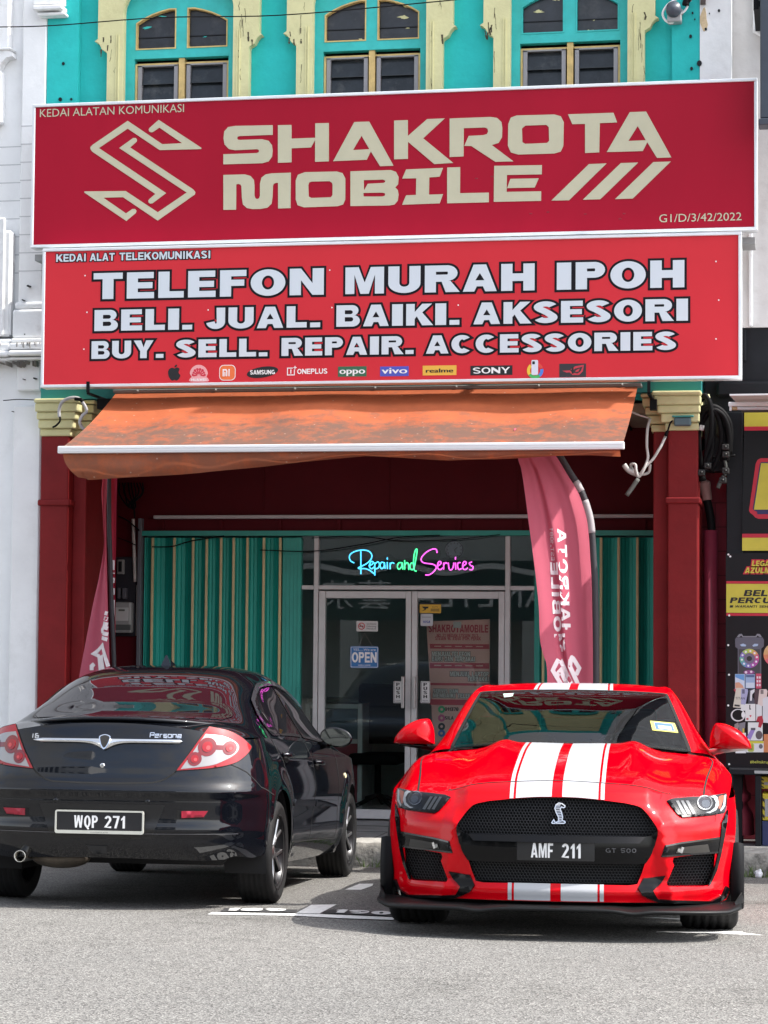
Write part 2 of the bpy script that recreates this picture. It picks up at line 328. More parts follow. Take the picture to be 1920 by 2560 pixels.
def font_text(name, s, x0, z0, h, Y, m, parent, width=None, th=.002, flip=False, fn=None, local=False):
    """regular-weight lettering from the built-in face; cap height h; optional total width"""
    c = bpy.data.curves.new('t', 'FONT'); c.body = s; c.size = 1; c.resolution_u = 3
    o = bpy.data.objects.new('t', c); COL.objects.link(o); dg = bpy.context.evaluated_depsgraph_get()
    me = bpy.data.meshes.new_from_object(o.evaluated_get(dg)); v = [tuple(p.co) for p in me.vertices]; f = [tuple(p.vertices) for p in me.polygons]
    bpy.data.objects.remove(o); bpy.data.curves.remove(c); bpy.data.meshes.remove(me)
    if not v: return None
    xm = max(p[0] for p in v); xn = min(p[0] for p in v); k = h/.7; kx = k if width is None else width/(xm-xn)
    sg = -1 if flip else 1
    vs = [(x0+sg*(p[0]-xn)*kx, Y-th, z0+p[1]*k) for p in v]
    if fn: vs = [fn(*q) for q in vs]
    return mesh_obj(name, vs, [t if not flip else t[::-1] for t in f], m, parent, local=local)
# ------------------------------------------------------------------ ground
def asphalt():
    m = bpy.data.materials.new('asphalt'); m.use_nodes = True; n = m.node_tree.nodes; l = m.node_tree.links; b = n['Principled BSDF']
    t = n.new('ShaderNodeTexCoord')
    def noise(s, d=6, r=.6): x = n.new('ShaderNodeTexNoise'); x.inputs['Scale'].default_value = s; x.inputs['Detail'].default_value = d; x.inputs['Roughness'].default_value = r; l.new(t.outputs['Object'], x.inputs[0]); return x.outputs[0]
    def ramp(src, a, bb, c0, c1):
        r = n.new('ShaderNodeValToRGB'); r.color_ramp.elements[0].position = a; r.color_ramp.elements[1].position = bb
        r.color_ramp.elements[0].color = tuple(c0)+(1,); r.color_ramp.elements[1].color = tuple(c1)+(1,); l.new(src, r.inputs[0]); return r.outputs[0]
    v = n.new('ShaderNodeTexVoronoi'); v.inputs['Scale'].default_value = 125; l.new(t.outputs['Object'], v.inputs['Vector'])
    agg = ramp(v.outputs['Color'], .15, .9, (.085, .08, .078), (.36, .355, .335))
    fine = ramp(noise(190, 3, .7), .35, .7, (.55, .55, .55), (1.15, 1.15, 1.15))
    pat = ramp(noise(.55, 8, .7), .3, .7, (.8, .8, .8), (1.08, 1.07, 1.05))
    oil = ramp(noise(1.1, 10, .78), .52, .72, (1, 1, 1), (.5, .5, .5))
    def mul(a, c): x = n.new('ShaderNodeMix'); x.data_type = 'RGBA'; x.blend_type = 'MULTIPLY'; x.inputs[0].default_value = 1; l.new(a, x.inputs[6]); l.new(c, x.inputs[7]); return x.outputs[2]
    l.new(mul(mul(mul(agg, fine), pat), oil), b.inputs['Base Color']); b.inputs['Roughness'].default_value = .85; b.inputs['Specular IOR Level'].default_value = .3
    bp = n.new('ShaderNodeBump'); bp.inputs['Strength'].default_value = .8; bp.inputs['Distance'].default_value = .006; l.new(v.outputs['Distance'], bp.inputs['Height']); l.new(bp.outputs[0], b.inputs['Normal'])
    return m
M_ASPH = asphalt()
ys = [-60, -30, -12, 0, 4, 6]+[6+.25*k for k in range(1, 46)]
ys = [y for y in ys if y < KERB_Y+.1]+[KERB_Y+.1]
xs = [-60, -30, -15]+[-10+.5*k for k in range(31)]+[10, 30, 60]
v = []; f = []
for y in ys:
    for x in xs: v.append((x, y, gz(y)+(.006*math.sin(x*1.7+y*.9)*math.cos(y*1.3-x*.4) if -9 < x < 5 and 7 < y < 17 else 0)))
nx = len(xs)
for i in range(len(ys)-1):
    for j in range(nx-1): f.append((i*nx+j, i*nx+j+1, (i+1)*nx+j+1, (i+1)*nx+j))
o = mesh_obj('road', v, f, M_ASPH, smooth=True); o['kind'] = 'structure'
M_KERB = mat('kerb_stone', (.24, .23, .205), .9, var=.5, vscale=11, stain=(.012, .012, .011), stain_amt=1.0, stain_scale=13, bump=.9, bscale=35)
M_KTOP = mat('kerb_top', (.36, .35, .32), .9, var=.25, vscale=14, stain=(.1, .1, .09), stain_amt=.7, stain_scale=9, bump=.6, bscale=40)
def kerb_mesh():
    pr = [(17.135, -.15), (17.137, .0), (17.14, .09), (17.15, .155), (17.175, .187), (17.22, .2), (17.36, .203)]
    xs = np.arange(-14, 6.01, .07); v = []; f = []; mi = []
    for x in xs:
        for k, (y, z) in enumerate(pr):
            w = .012*math.sin(x*2.3)+.008*math.sin(x*7.1+1)+.006*math.sin(x*19)
            j = (rng.random()-.5)*.014 if 1 < k < 6 else 0
            v.append((x, y+w*(1 if k < 5 else 0)+j, z+j*.6+(w*.6 if k > 3 and k < 6 else 0)))
    n = len(pr)
    for i in range(len(xs)-1):
        for k in range(n-1): f.append((i*n+k, (i+1)*n+k, (i+1)*n+k+1, i*n+k+1)); mi.append(0 if k < 4 else 1)
    o = mesh_obj('kerb', v, f, None, None, True, mats=[M_KERB, M_KTOP], fmat=mi); o['kind'] = 'structure'
kerb_mesh()
M_FLOOR = mat('walkway_cement', (.20, .20, .20), .55, var=.25, vscale=3, stain=(.09, .09, .09), stain_amt=.6, stain_scale=2.2)
b = MB(); b.box(-14, 6, 17.33, 19.2, -.2, .2)
o = b.build('walkway', M_FLOOR); o['kind'] = 'structure'
b = MB()
for x in np.arange(-7, 1, .62): b.box(x, x+.008, 17.40, 19.03, .2, .2025)
for y in (17.95, 18.5): b.box(-7, 1, y, y+.008, .2, .2032)
o = b.build('walkway_joint', mat('joint', (.06, .06, .06), .9)); o['kind'] = 'structure'
# painted bay marking and bay numbers on the road
M_PAINT = mat('road_paint', (.72, .72, .70), .7, var=.18, vscale=30, stain=(.22, .22, .21), stain_amt=.55, stain_scale=11)
M_PBLACK = mat('road_black_paint', (.03, .03, .032), .7, var=.3, vscale=25, stain=(.18, .18, .17), stain_amt=.6, stain_scale=12)
def gpt(x, y, h=.004): p = onG(x, y); return (p[0], p[1], gz(p[1])+h+.004)
def ground_poly(name, polys, m, h):
    b = MB()
    for q in polys: b.add([gpt(x, y, h) for x, y in q], [tuple(range(len(q)))])
    o = b.build(name, m); o['kind'] = 'structure'; return o
Z2 = lambda x, y: (480+x/2.9625, 2060+y/2.9625)
Z4 = lambda x, y: (1440+x/3.456, 2060+y/3.456)
ground_poly('bay_line', [[Z2(115, 674), Z2(150, 658), Z2(770, 668), Z2(765, 684)], [Z2(765, 684), Z2(770, 668), Z2(940, 672), Z2(1515, 697), Z2(1490, 715), Z2(1100, 702)],
    [Z2(772, 664), Z2(885, 603), Z2(1072, 600), Z2(945, 668)], [Z2(1135, 490), Z2(1240, 447), Z2(1342, 446), Z2(1335, 462), Z2(1250, 492)],
    [Z4(690, 942), Z4(700, 934), Z4(1200, 932), Z4(1900, 948), Z4(1900, 978), Z4(1300, 955)], [Z4(560, 815), Z4(700, 812), Z4(940, 822), Z4(930, 834)]], M_PAINT, .0)
ground_poly('bay_number_ground', [[Z2(205, 654), Z2(245, 629), Z2(785, 640), Z2(768, 661)], [Z2(950, 664), Z2(1025, 639), Z2(1512, 660), Z2(1500, 690)]], M_PBLACK, .001)
def ground_digits(txt, a, b_, c, d):
    """quad a(bl) b(br) c(tr) d(tl) in picture points"""
    G = block_text(txt, 0, 1, 0, 1, s=.4, b=.24, gap=.12, slant=0, wmap={'1': .5, '9': 1.0, '8': 1.0, '0': 1.0})
    A, B, C2, D2 = [np.array(onG(*q)) for q in (a, b_, c, d)]; vs = []; fs = []
    for g in G:
        vv, ff = fill(g); o = len(vs)
        for (u, w) in vv:
            p = A*(1-u)*(1-w)+B*u*(1-w)+C2*u*w+D2*(1-u)*w; vs.append((p[0], p[1], gz(p[1])+.010))
        fs += [tuple(i+o for i in t) for t in ff]
    o = mesh_obj('bay_number', vs, fs, M_PAINT); o['kind'] = 'structure'
ground_digits('189', Z2(248, 653), Z2(690, 658), Z2(700, 639), Z2(290, 634))
ground_digits('190', Z2(1050, 668), Z2(1470, 687), Z2(1485, 660), Z2(1085, 644))
# weeds at the kerb foot
def weeds():
    b = MB()
    for k in range(520):
        if k < 400: x = random.uniform(-.52, 1.2)
        else: x = random.gauss(-3.03, .13)
        y = KERB_Y-abs(random.gauss(.02, .05)); h = random.uniform(.03, .11); a = random.uniform(0, 6.28); l = random.uniform(.01, .05); w = .004
        dx, dy = math.cos(a), math.sin(a); z = gz(y)-.005
        b.add([(x-dy*w, y+dx*w, z), (x+dy*w, y-dx*w, z), (x+dx*l*.5, y+dy*l*.5, z+h*.7), (x+dx*l, y+dy*l, z+h)], [(0, 1, 2), (1, 3, 2)])
    o = b.build('weeds', mat('weed_green', (.09, .15, .03), .7, var=.5, vscale=30)); o['kind'] = 'stuff'; o['label'] = 'short green weeds growing along the foot of the kerb'; o['category'] = 'weeds'
weeds()
def crumple(name, label, cat, loc, s, m):
    bm = bmesh.new(); bmesh.ops.create_icosphere(bm, subdivisions=2, radius=1)
    for q in bm.verts: q.co = Vector((q.co.x*s[0], q.co.y*s[1], q.co.z*s[2]))*random.uniform(.6, 1.1)
    b = MB(); b.bm(bm); bm.free(); o = b.build(name, m); o.location = loc; tagp(o, label=label, category=cat); o['_loc'] = list(loc); return o
crumple('paper_tissue', 'crumpled white paper tissue lying in the weeds by the kerb', 'litter', (-.345, 17.07, .035), (.035, .03, .04), mat('tissue', (.75, .75, .78), .8))
# ------------------------------------------------------------------ the shophouse
M_TEAL = mat('turquoise_paint', (.028, .47, .455), .75, spec=.2, var=.08, vscale=5, stain=(.02, .34, .335), stain_amt=.5, stain_scale=3, bump=.25, bscale=25)
M_TEALD = mat('turquoise_trim', (.032, .46, .44), .6, var=.12, vscale=8, bump=.15, bscale=40)
M_CREAM = mat('cream_paint', (.60, .575, .32), .75, spec=.2, var=.06, vscale=7, stain=(.46, .42, .23), stain_amt=.5, stain_scale=5, bump=.3, bscale=30)
M_OCHRE = mat('ochre_frame', (.60, .43, .17), .7, var=.2, vscale=14)
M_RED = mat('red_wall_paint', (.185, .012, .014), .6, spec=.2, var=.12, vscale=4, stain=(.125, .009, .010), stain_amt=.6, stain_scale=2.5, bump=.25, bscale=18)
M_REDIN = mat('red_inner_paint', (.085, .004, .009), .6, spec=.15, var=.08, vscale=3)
M_WHITE = mat('white_wall_paint', (.78, .79, .80), .8, var=.05, vscale=3, stain=(.55, .55, .54), stain_amt=.5, stain_scale=2.2, bump=.25, bscale=22)
M_WHITE2 = mat('white_trim_paint', (.76, .77, .78), .8, var=.06, vscale=6, stain=(.35, .34, .32), stain_amt=.6, stain_scale=6, bump=.2, bscale=25)
M_DARKGLASS = mat('dirty_window_glass', (.025, .029, .037), .22, spec=.35, var=.35, vscale=5, stain=(.16, .16, .16), stain_amt=.35, stain_scale=4)
M_LOUV = mat('louvre_glass', (.022, .027, .032), .2, spec=.35, var=.3, vscale=9, stain=(.2, .2, .19), stain_amt=.25, stain_scale=7)
M_ALU = mat('aluminium_frame', (.55, .55, .55), .45, metal=.3, var=.08, vscale=6)
M_ALUW = mat('sign_aluminium', (.72, .75, .78), .35, metal=.35, var=.08, vscale=4)
M_BLACK = mat('black_paint', (.007, .008, .011), .5, spec=.25, var=.3, vscale=6)
M_BLKPL = mat('black_plastic', (.005, .005, .006), .6, spec=.12)
M_GREYPVC = mat('grey_pvc', (.50, .49, .47), .5, var=.15, vscale=12)
def glass_mat(name, tint, refl=1.0, rough=.0, ior=1.5):
    m = bpy.data.materials.new(name); m.use_nodes = True; n = m.node_tree.nodes; l = m.node_tree.links; n.remove(n['Principled BSDF'])
    t = n.new('ShaderNodeBsdfTransparent'); t.inputs[0].default_value = tuple(tint)+(1,); g = n.new('ShaderNodeBsdfGlossy'); g.inputs['Roughness'].default_value = rough; g.inputs['Color'].default_value = (refl, refl, refl, 1)
    fr = n.new('ShaderNodeFresnel'); fr.inputs['IOR'].default_value = ior; mx = n.new('ShaderNodeMixShader'); l.new(fr.outputs[0], mx.inputs[0]); l.new(t.outputs[0], mx.inputs[1]); l.new(g.outputs[0], mx.inputs[2]); l.new(mx.outputs[0], n['Material Output'].inputs[0]); return m
M_SHOPGLASS = glass_mat('shop_glass', (.86, .92, .90), 1.0, 0, 1.42)
shop = thing('shophouse', 'turquoise and cream shophouse with red ground floor pillars behind the signboards', 'building', (-3.4, 17.5, 0))
FY = 17.62                                   # wall plane of the upper floor
wx = [XZ(451, 141, FY)[0], XZ(927.4, 125, FY)[0], XZ(1424, 103.6, FY)[0]]
zt = lambda y: XZ(451, y/3.456, FY)[1]
zOpen, zArchB, zSpring, zArchT, zBr0, zBr1 = zt(488), zt(410), zt(178), zt(62), zt(362), zt(462)
UX0, UX1, UTOP = D(108, 120, FY)[0], XZ(1750, 100, FY)[0], 8.6
holes = []
def win_open(cx):
    lo = [(cx-.463, 5.2), (cx+.463, 5.2), (cx+.463, zt(60))]+[(cx+.463*math.cos(R(a)), zt(60)+.25*math.sin(R(a))) for a in range(15, 180, 15)]+[(cx-.463, zt(60))]
    return lo
vv = [[(UX0, 3.62), (UX1, 3.62), (UX1, UTOP), (UX0, UTOP)]]+[win_open(c) for c in wx]
plate('upper_wall', vv, FY, .25, M_TEAL, shop)
b = MB()                                     # outer pilasters of the upper floor, slightly proud
xl = XZ(864/4.423, 150, FY-.07)[0]; b.box(UX0, xl, FY-.07, FY-.003, 3.64, UTOP); b.build('pilaster', M_TEAL, shop); b = MB()
xr = XZ(1680, 100, FY-.05)[0]; b.box(xr, UX1, FY-.06, FY-.003, 3.64, UTOP)
b.build('pilaster', M_TEAL, shop)
b = MB()
for c in (UX0+.12, UX0+.21): pass
for cx in wx:
    # cream surround: jambs with brackets and arched head
    outer = []
    for sgn in (1,):
        br = [(cx+.592, zBr1), (cx+.60, zBr1+.015), (cx+.635, zBr1+.035), (cx+.655, zBr1+.075), (cx+.675, zBr0+.002), (cx+.70, zBr0+.01)]
    right = [(cx+.592, 4.7)]+br+[(cx+.672, zBr0+.03), (cx+.672, UTOP-.3)]
    left = [(2*cx-x, z) for x, z in right][::-1]
    hole = [(cx-.460, 4.9), (cx+.460, 4.9), (cx+.460, zt(95)), (cx+.452, zt(45))]+[(cx+.44*math.cos(R(a)), zt(40)+.24*math.sin(R(a))) for a in range(15, 180, 15)]+[(cx-.452, zt(45)), (cx-.460, zt(95))]
    plate('window_surround', [right+left, hole], FY-.085, .084, M_CREAM, shop)
    bb = MB()                                # fine grooves running down each jamb
    for sg in (-1, 1):
        for dx in (.495, .515): bb.box(cx+sg*dx-.004, cx+sg*dx+.004, FY-.091, FY-.086, 4.8, zt(300))
    bb.build('jamb_moulding', M_CREAM, shop)
    bb = MB(); rc = random.Random(int(cx*100))
    for k in range(16):                      # cracks and chips in the old cream paint
        x = cx+rc.choice((-1, 1))*rc.uniform(.49, .585); z = rc.uniform(5.95, zt(20)); 
        if k < 6: x = cx+rc.choice((-1, 1))*rc.uniform(.55, .66); z = zBr0+rc.uniform(-.06, .06)
        n_ = rc.randint(3, 6) if k > 5 else 2; px_, pz_ = x, z
        for j in range(n_):
            qx, qz = px_+rc.gauss(0, .004), pz_-rc.uniform(.012, .04); w = rc.uniform(.001, .0028) if k > 5 else rc.uniform(.004, .009)
            bb.add([(px_-w, FY-.0865, pz_), (px_+w, FY-.0865, pz_), (qx+w*.7, FY-.0865, qz), (qx-w*.7, FY-.0865, qz)], [(3, 2, 1, 0)]); px_, pz_ = qx, qz
    bb.build('paint_crack', mat('crack_brown', (.06, .05, .03), .9), shop)
    # frame with two arched lights above two louvred lights
    yF = FY+.03
    def lightloop(sg):
        a = [(cx+sg*.046, zArchB), (cx+sg*.385, zArchB), (cx+sg*.385, zSpring)]+[(cx+sg*.385*x, z) for x, z in ((.84, zSpring+.038), (.66, zSpring+.07), (.46, zSpring+.095), (.27, zSpring+.112))]+[(cx+sg*.046, zArchT)]
        return a if sg > 0 else a[::-1]
    lo = [(cx-.395, 5.25), (cx+.395, 5.25), (cx+.395, zOpen), (cx-.395, zOpen)]
    fr_out = [(cx-.47, 5.2), (cx+.47, 5.2), (cx+.47, zt(30))]+[(cx+.46*math.cos(R(a)), zt(30)+.3*math.sin(R(a))) for a in range(10, 180, 10)]+[(cx-.47, zt(30))]
    win = plate('window', [fr_out, lightloop(1), lightloop(-1), lo], yF, .08, M_TEALD, shop)
    for sg in (-1, 1):
        lp = lightloop(sg); inner = offset_loop(lp, -.010)
        plate('light_frame', [lp, inner], yF-.006, .05, M_OCHRE if cx != wx[2] else M_TEALD, win)
        plate('pane', [offset_loop(lp, -.006)], yF+.045, .004, M_DARKGLASS, win)
        bb = MB(); zb = (zArchB+zSpring)/2-.005; bb.box(cx+sg*.21-.165, cx+sg*.21+.165, yF+.036, yF+.0445, zb, zb+.006); bb.build('glazing_bar', M_BLACK, win)
        # louvres
        x0, x1 = (cx+sg*.024, cx+sg*.385) if sg > 0 else (cx-.385, cx-.024)
        bb = MB()
        for k in range(8):
            z1 = zOpen-.058-k*.142; bb.add([(x0+.045, yF+.075, z1), (x1-.045, yF+.075, z1), (x1-.045, yF+.045, z1-.146), (x0+.045, yF+.045, z1-.146)], [(0, 1, 2, 3)])
            bb.add([(x0+.045, yF+.045, z1-.146), (x1-.045, yF+.045, z1-.146), (x1-.045, yF+.045, z1-.140), (x0+.045, yF+.045, z1-.140)], [(0, 1, 2, 3)])
        bb.build('louvre_glass', M_LOUV, win)
        bb = MB()
        for xa in (x0+.012, x1-.044): bb.box(xa, xa+.032, yF+.03, yF+.085, 5.25, zOpen-.05)
        bb.box(x0+.012, x1-.012, yF+.03, yF+.085, zOpen-.058, zOpen-.046)
        bb.build('louvre_channel', mat('louvre_channel', (.30, .29, .30), .5, metal=.3), win)
    bb = MB(); bb.box(cx-.024, cx+.024, yF+.012, yF+.09, 5.25, zOpen-.002); bb.box(cx-.395, cx+.395, yF+.03, yF+.09, zOpen-.046, zOpen-.032); bb.box(cx-.393, cx-.377, yF+.02, yF+.09, 5.25, zOpen-.047); bb.box(cx+.377, cx+.393, yF+.02, yF+.09, 5.25, zOpen-.047)
    bb.build('louvre_frame', M_OCHRE, win)
    # flaking paint left on the glass and wood
    bb = MB()
    for k in range(4):
        px = cx+random.choice((-1, 1))*random.uniform(.08, .34); pz = (zArchB+random.uniform(.0, .02), zSpring+.06, zSpring-.03, zArchB+.1)[k]; r = (.05, .03, .035, .012)[k]*random.uniform(.6, 1.1); t0 = random.uniform(-.3, .3)
        lp = [(px+r*random.uniform(.35, 1.4)*math.cos(a)*1.3, pz+t0*r*math.cos(a)+r*.4*random.uniform(.3, 1.3)*math.sin(a)) for a in np.linspace(0, 6.28, 14)[:-1]]
        bb.prism(lp, yF+.040, yF+.0435)
    bb.build('paint_flake', random.choice((M_TEALD, M_CREAM)), win)
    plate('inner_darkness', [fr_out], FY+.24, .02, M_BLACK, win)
# teal beam behind the awning and ground-floor pillars
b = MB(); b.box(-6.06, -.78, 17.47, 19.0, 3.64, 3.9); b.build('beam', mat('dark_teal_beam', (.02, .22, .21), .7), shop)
b = MB(); b.box(-6.0, -.8, 17.9, 19.2, 3.52, 3.60); b.build('walkway_ceiling', mat('ceiling_board', (.32, .27, .2), .8, var=.2, vscale=4), shop)
b = MB()
for k in range(22): b.box(-1.2-.24*k-.012, -1.2-.24*k+.012, 17.92, 19.1, 3.495, 3.519)
b.build('ceiling_batten', M_BLACK, shop)
pl = D(85, 1000, 17.45)[0]
def pillar(name, x0, x1, x2):
    b = MB(); b.bbox(min(x0, x1), max(x0, x1), 17.45, 18.15, .2, 3.38, .012, 2)
    b.bbox(min(x1, x2), max(x1, x2), 17.57, 18.14, .2, 3.37, .01, 2)
    for k in range(11):
        zj = .38+.225*k; b.box(min(x0, x1)+.003, max(x0, x1)-.003, 17.4485, 17.4497, zj, zj+.004)
    z = 2.78
    b.bbox(min(x0, x1)-.018, max(x0, x1)+.018, 17.432, 18.0, z, z+.05, .012, 2)
    p = b.build(name, M_RED, shop)
    xa, xb = min(x0, x1), max(x0, x1); ia, ib = min(x1, x2), max(x1, x2); c = MB()
    for z0, z1, e in ((3.34, 3.40, .02), (3.40, 3.47, .05), (3.47, 3.53, .075), (3.53, 3.60, .10), (3.60, 3.635, .115)):
        c.bbox(xa-(e if x1 < x0 else e*.25), xb+(e if x0 < x1 else e*.25), 17.45-e, 18.1, z0, z1, .012, 2); 
        c.bbox(ia-(e if ia > xb-.01 and False else 0)-.0, ib+(e*.8 if ib > xb else 0), 17.57-e*.8, 18.09, z0+.003, z1-.003, .01, 2) if ib > xb else c.bbox(ia-e*.8, ib, 17.57-e*.8, 18.09, z0+.003, z1-.003, .01, 2)
    c.build('capital', M_CREAM, shop); return p
pillar('pillar', D(88, 1000, 17.45)[0], D(148, 1000, 17.45)[0], D(185.5, 1100, 17.57)[0])
pillar('pillar', XZ(1745.5, 1400, 17.45)[0], XZ(1669, 1400, 17.45)[0], XZ(1633, 1400, 17.57)[0])
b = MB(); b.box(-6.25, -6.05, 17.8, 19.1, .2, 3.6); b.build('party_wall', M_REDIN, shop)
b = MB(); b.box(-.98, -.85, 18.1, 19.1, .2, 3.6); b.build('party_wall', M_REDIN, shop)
BY = 19.08                                    # back wall of the five-foot way
ztr = XZ(600, 1340, BY)[1]                     # underside of red fascia = top of shutter track
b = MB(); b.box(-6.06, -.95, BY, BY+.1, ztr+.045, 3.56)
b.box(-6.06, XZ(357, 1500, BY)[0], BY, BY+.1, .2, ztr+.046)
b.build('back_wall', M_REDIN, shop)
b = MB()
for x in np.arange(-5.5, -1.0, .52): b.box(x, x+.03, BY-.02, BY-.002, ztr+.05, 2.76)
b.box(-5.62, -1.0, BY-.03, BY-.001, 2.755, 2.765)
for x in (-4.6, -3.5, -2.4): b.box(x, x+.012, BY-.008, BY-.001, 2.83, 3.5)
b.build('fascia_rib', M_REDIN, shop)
M_SHUT = mat('green_shutter', (.010, .30, .24), .42, spec=.3, var=.18, vscale=5, stretch=(1, 1, .15), metal=.1)
M_SHUTP = mat('shutter_post', (.03, .33, .27), .4, var=.1, vscale=4)
M_SHUTC = mat('shutter_cream', (.62, .52, .28), .5, var=.12, vscale=6)
b = MB(); b.box(XZ(360, 1340, BY)[0], -.98, BY-.06, BY+.06, ztr, ztr+.042); b.build('shutter_track', M_SHUTP, shop)
def shutter(px_list, px0, px1, post):
    xs = [XZ(p, 1500, BY)[0] for p in px_list]; X0, X1 = XZ(px0, 1500, BY)[0], XZ(px1, 1500, BY)[0]; z0, z1 = .22, ztr-.015
    prof = []; allx = [X0]+xs+[X1]
    for i in range(len(allx)-1):
        a, c = allx[i], allx[i+1]; w = c-a
        for t, dy in ((0, -.035), (.12, -.03), (.16, .0), (.30, .015), (.34, .035), (.5, .05), (.56, .035), (.7, .02), (.74, .0), (.88, -.02), (1, -.035)):
            prof.append((a+w*t, BY+.005+dy*.55))
    vs = []; fs = []
    for x, y in prof: vs += [(x, y, z0), (x, y, z1)]
    for i in range(len(prof)-1): fs.append((2*i, 2*i+2, 2*i+3, 2*i+1))
    s = mesh_obj('folding_shutter', vs, fs, M_SHUT, shop)
    b = MB()
    for x in xs: b.bbox(x-.011, x+.011, BY-.032, BY-.012, z0, z1, .004)
    b.build('cream_strip', M_SHUTC, s)
    b = MB(); a, c = [XZ(p, 1500, BY)[0] for p in post]
    b.bbox(a, c, BY-.03, BY+.05, z0, z1, .006)
    for k in range(1, 5): b.box(a+(c-a)*k/5-.002, a+(c-a)*k/5+.002, BY-.034, BY-.0305, z0, z1)
    b.bbox(c-.03, c-.005, BY-.045, BY-.031, 1.18, 1.32, .004); b.bbox(c-.06, c-.035, BY-.045, BY-.031, .95, 1.05, .004)
    b.build('shutter_lock_post', M_SHUTP, s)
shutter([382, 436, 483, 517, 553, 584.5, 619, 660, 701], 361, 706, (707, 754))
shutter([1359, 1407, 1455, 1503, 1547, 1594], 1352, 1636, (1337, 1351))
b = MB(); x = XZ(352, 1500, BY)[0]; b.bbox(x-.012, x+.02, BY-.08, BY-.003, .2, ztr+.15, .004); b.build('guide_rail', mat('rail_grey', (.12, .13, .15), .5), shop)
# aluminium shopfront with double glass doors
fx = lambda p: XZ(p, 1500, BY)[0]; fz = lambda y: XZ(1000, y, BY)[1]
front = MB(); y0, y1 = BY-.025, BY+.05
zT0, zT1 = fz(1474.6), fz(1464)
for a, c in ((785.5, 797), (1263.5, 1275.8)): front.bbox(fx(a), fx(c), y0, y1, .2, ztr-.002, .003)
front.bbox(fx(755), fx(785.3), y0+.006, y1, zT0, zT1, .003); front.bbox(fx(797.2), fx(1263.3), y0+.003, y1, zT0, zT1, .003); front.bbox(fx(1276), fx(1337), y0+.006, y1, zT0, zT1, .003)
front.build('shopfront_frame', M_ALU, shop)
b = MB()
for q in ((797, 1263.5, zT1, ztr), (755, 785.5, .2, zT0), (755, 785.5, zT1, ztr), (1276, 1337, .2, zT0), (1276, 1337, zT1, ztr)):
    b = MB(); b.box(fx(q[0]), fx(q[1]), BY+.012, BY+.018, q[2], q[3]); b.build('fixed_pane', M_SHOPGLASS, shop)
def door(pa, pb, sa, sb, hx):
    b = MB(); z0, z1 = .215, fz(1478)
    b.bbox(fx(pa), fx(sa), y0+.004, y1-.01, z0, z1, .003); b.bbox(fx(sb), fx(pb), y0+.004, y1-.01, z0, z1, .003)
    b.bbox(fx(sa)+.0005, fx(sb)-.0005, y0+.007, y1-.013, fz(1496), z1-.001, .003); b.bbox(fx(sa)+.0005, fx(sb)-.0005, y0+.007, y1-.013, z0+.001, fz(2025), .003)
    d = b.build('glass_door', M_ALU, shop)
    g = MB(); g.box(fx(sa)-.003, fx(sb)+.003, BY+.012, BY+.018, fz(2027), fz(1494)); g.build('pane', M_SHOPGLASS, d)
    h = MB(); a, c = fx(hx-3.6), fx(hx+3.6); h.bbox(a, c, y0-.05, y0-.022, fz(1770), fz(1690.5), .006, 2)
    for zz in (1705, 1755): h.bbox(a+.004, c-.004, y0-.023, y0+.006, fz(zz+2), fz(zz-2), .002)
    h.build('door_handle', mat('handle_metal', (.45, .44, .43), .35, metal=.7), d)
door(798.5, 1029.5, 814.5, 1015.5, 1011.8); door(1030.8, 1262.5, 1044.5, 1247.5, 1040)
# interior shell
b = MB(); b.box(-5.7, -1.0, 23.0, 23.1, .2, 3.4); b.build('rear_room_wall', mat('room_wall', (.30, .36, .35), .8), shop)
b = MB(); b.box(-5.8, -5.7, 19.2, 23.1, .2, 3.4); b.build('side_room_wall', mat('room_side', (.22, .26, .26), .8), shop); b = MB(); b.box(-1.0, -.9, 19.2, 23.1, .2, 3.4); b.build('side_room_wall', mat('room_side', (.22, .26, .26), .8), shop)
b = MB(); b.box(-5.8, -.9, 19.18, 23.1, 3.4, 3.5); b.build('room_ceiling', mat('room_ceil', (.5, .5, .5), .8), shop)
b = MB(); b.box(-5.8, -.9, 19.2, 23.1, .1, .199); o = b.build('shop_floor', mat('shop_floor_tile', (.25, .25, .25), .4)); o['kind'] = 'structure'
b = MB(); b.box(-6.06, -.78, 19.19, 23.2, 3.9, 4.0); b.box(-6.2, -.7, 23.1, 23.25, 0, 8.6); b.box(-6.2, -6.06, 17.9, 23.2, 3.9, 8.6); b.box(-.74, -.6, 17.9, 23.2, 3.9, 8.6); b.box(-6.2, -.6, 17.9, 23.2, 8.6, 8.7); b.build('building_shell', M_WHITE, shop)
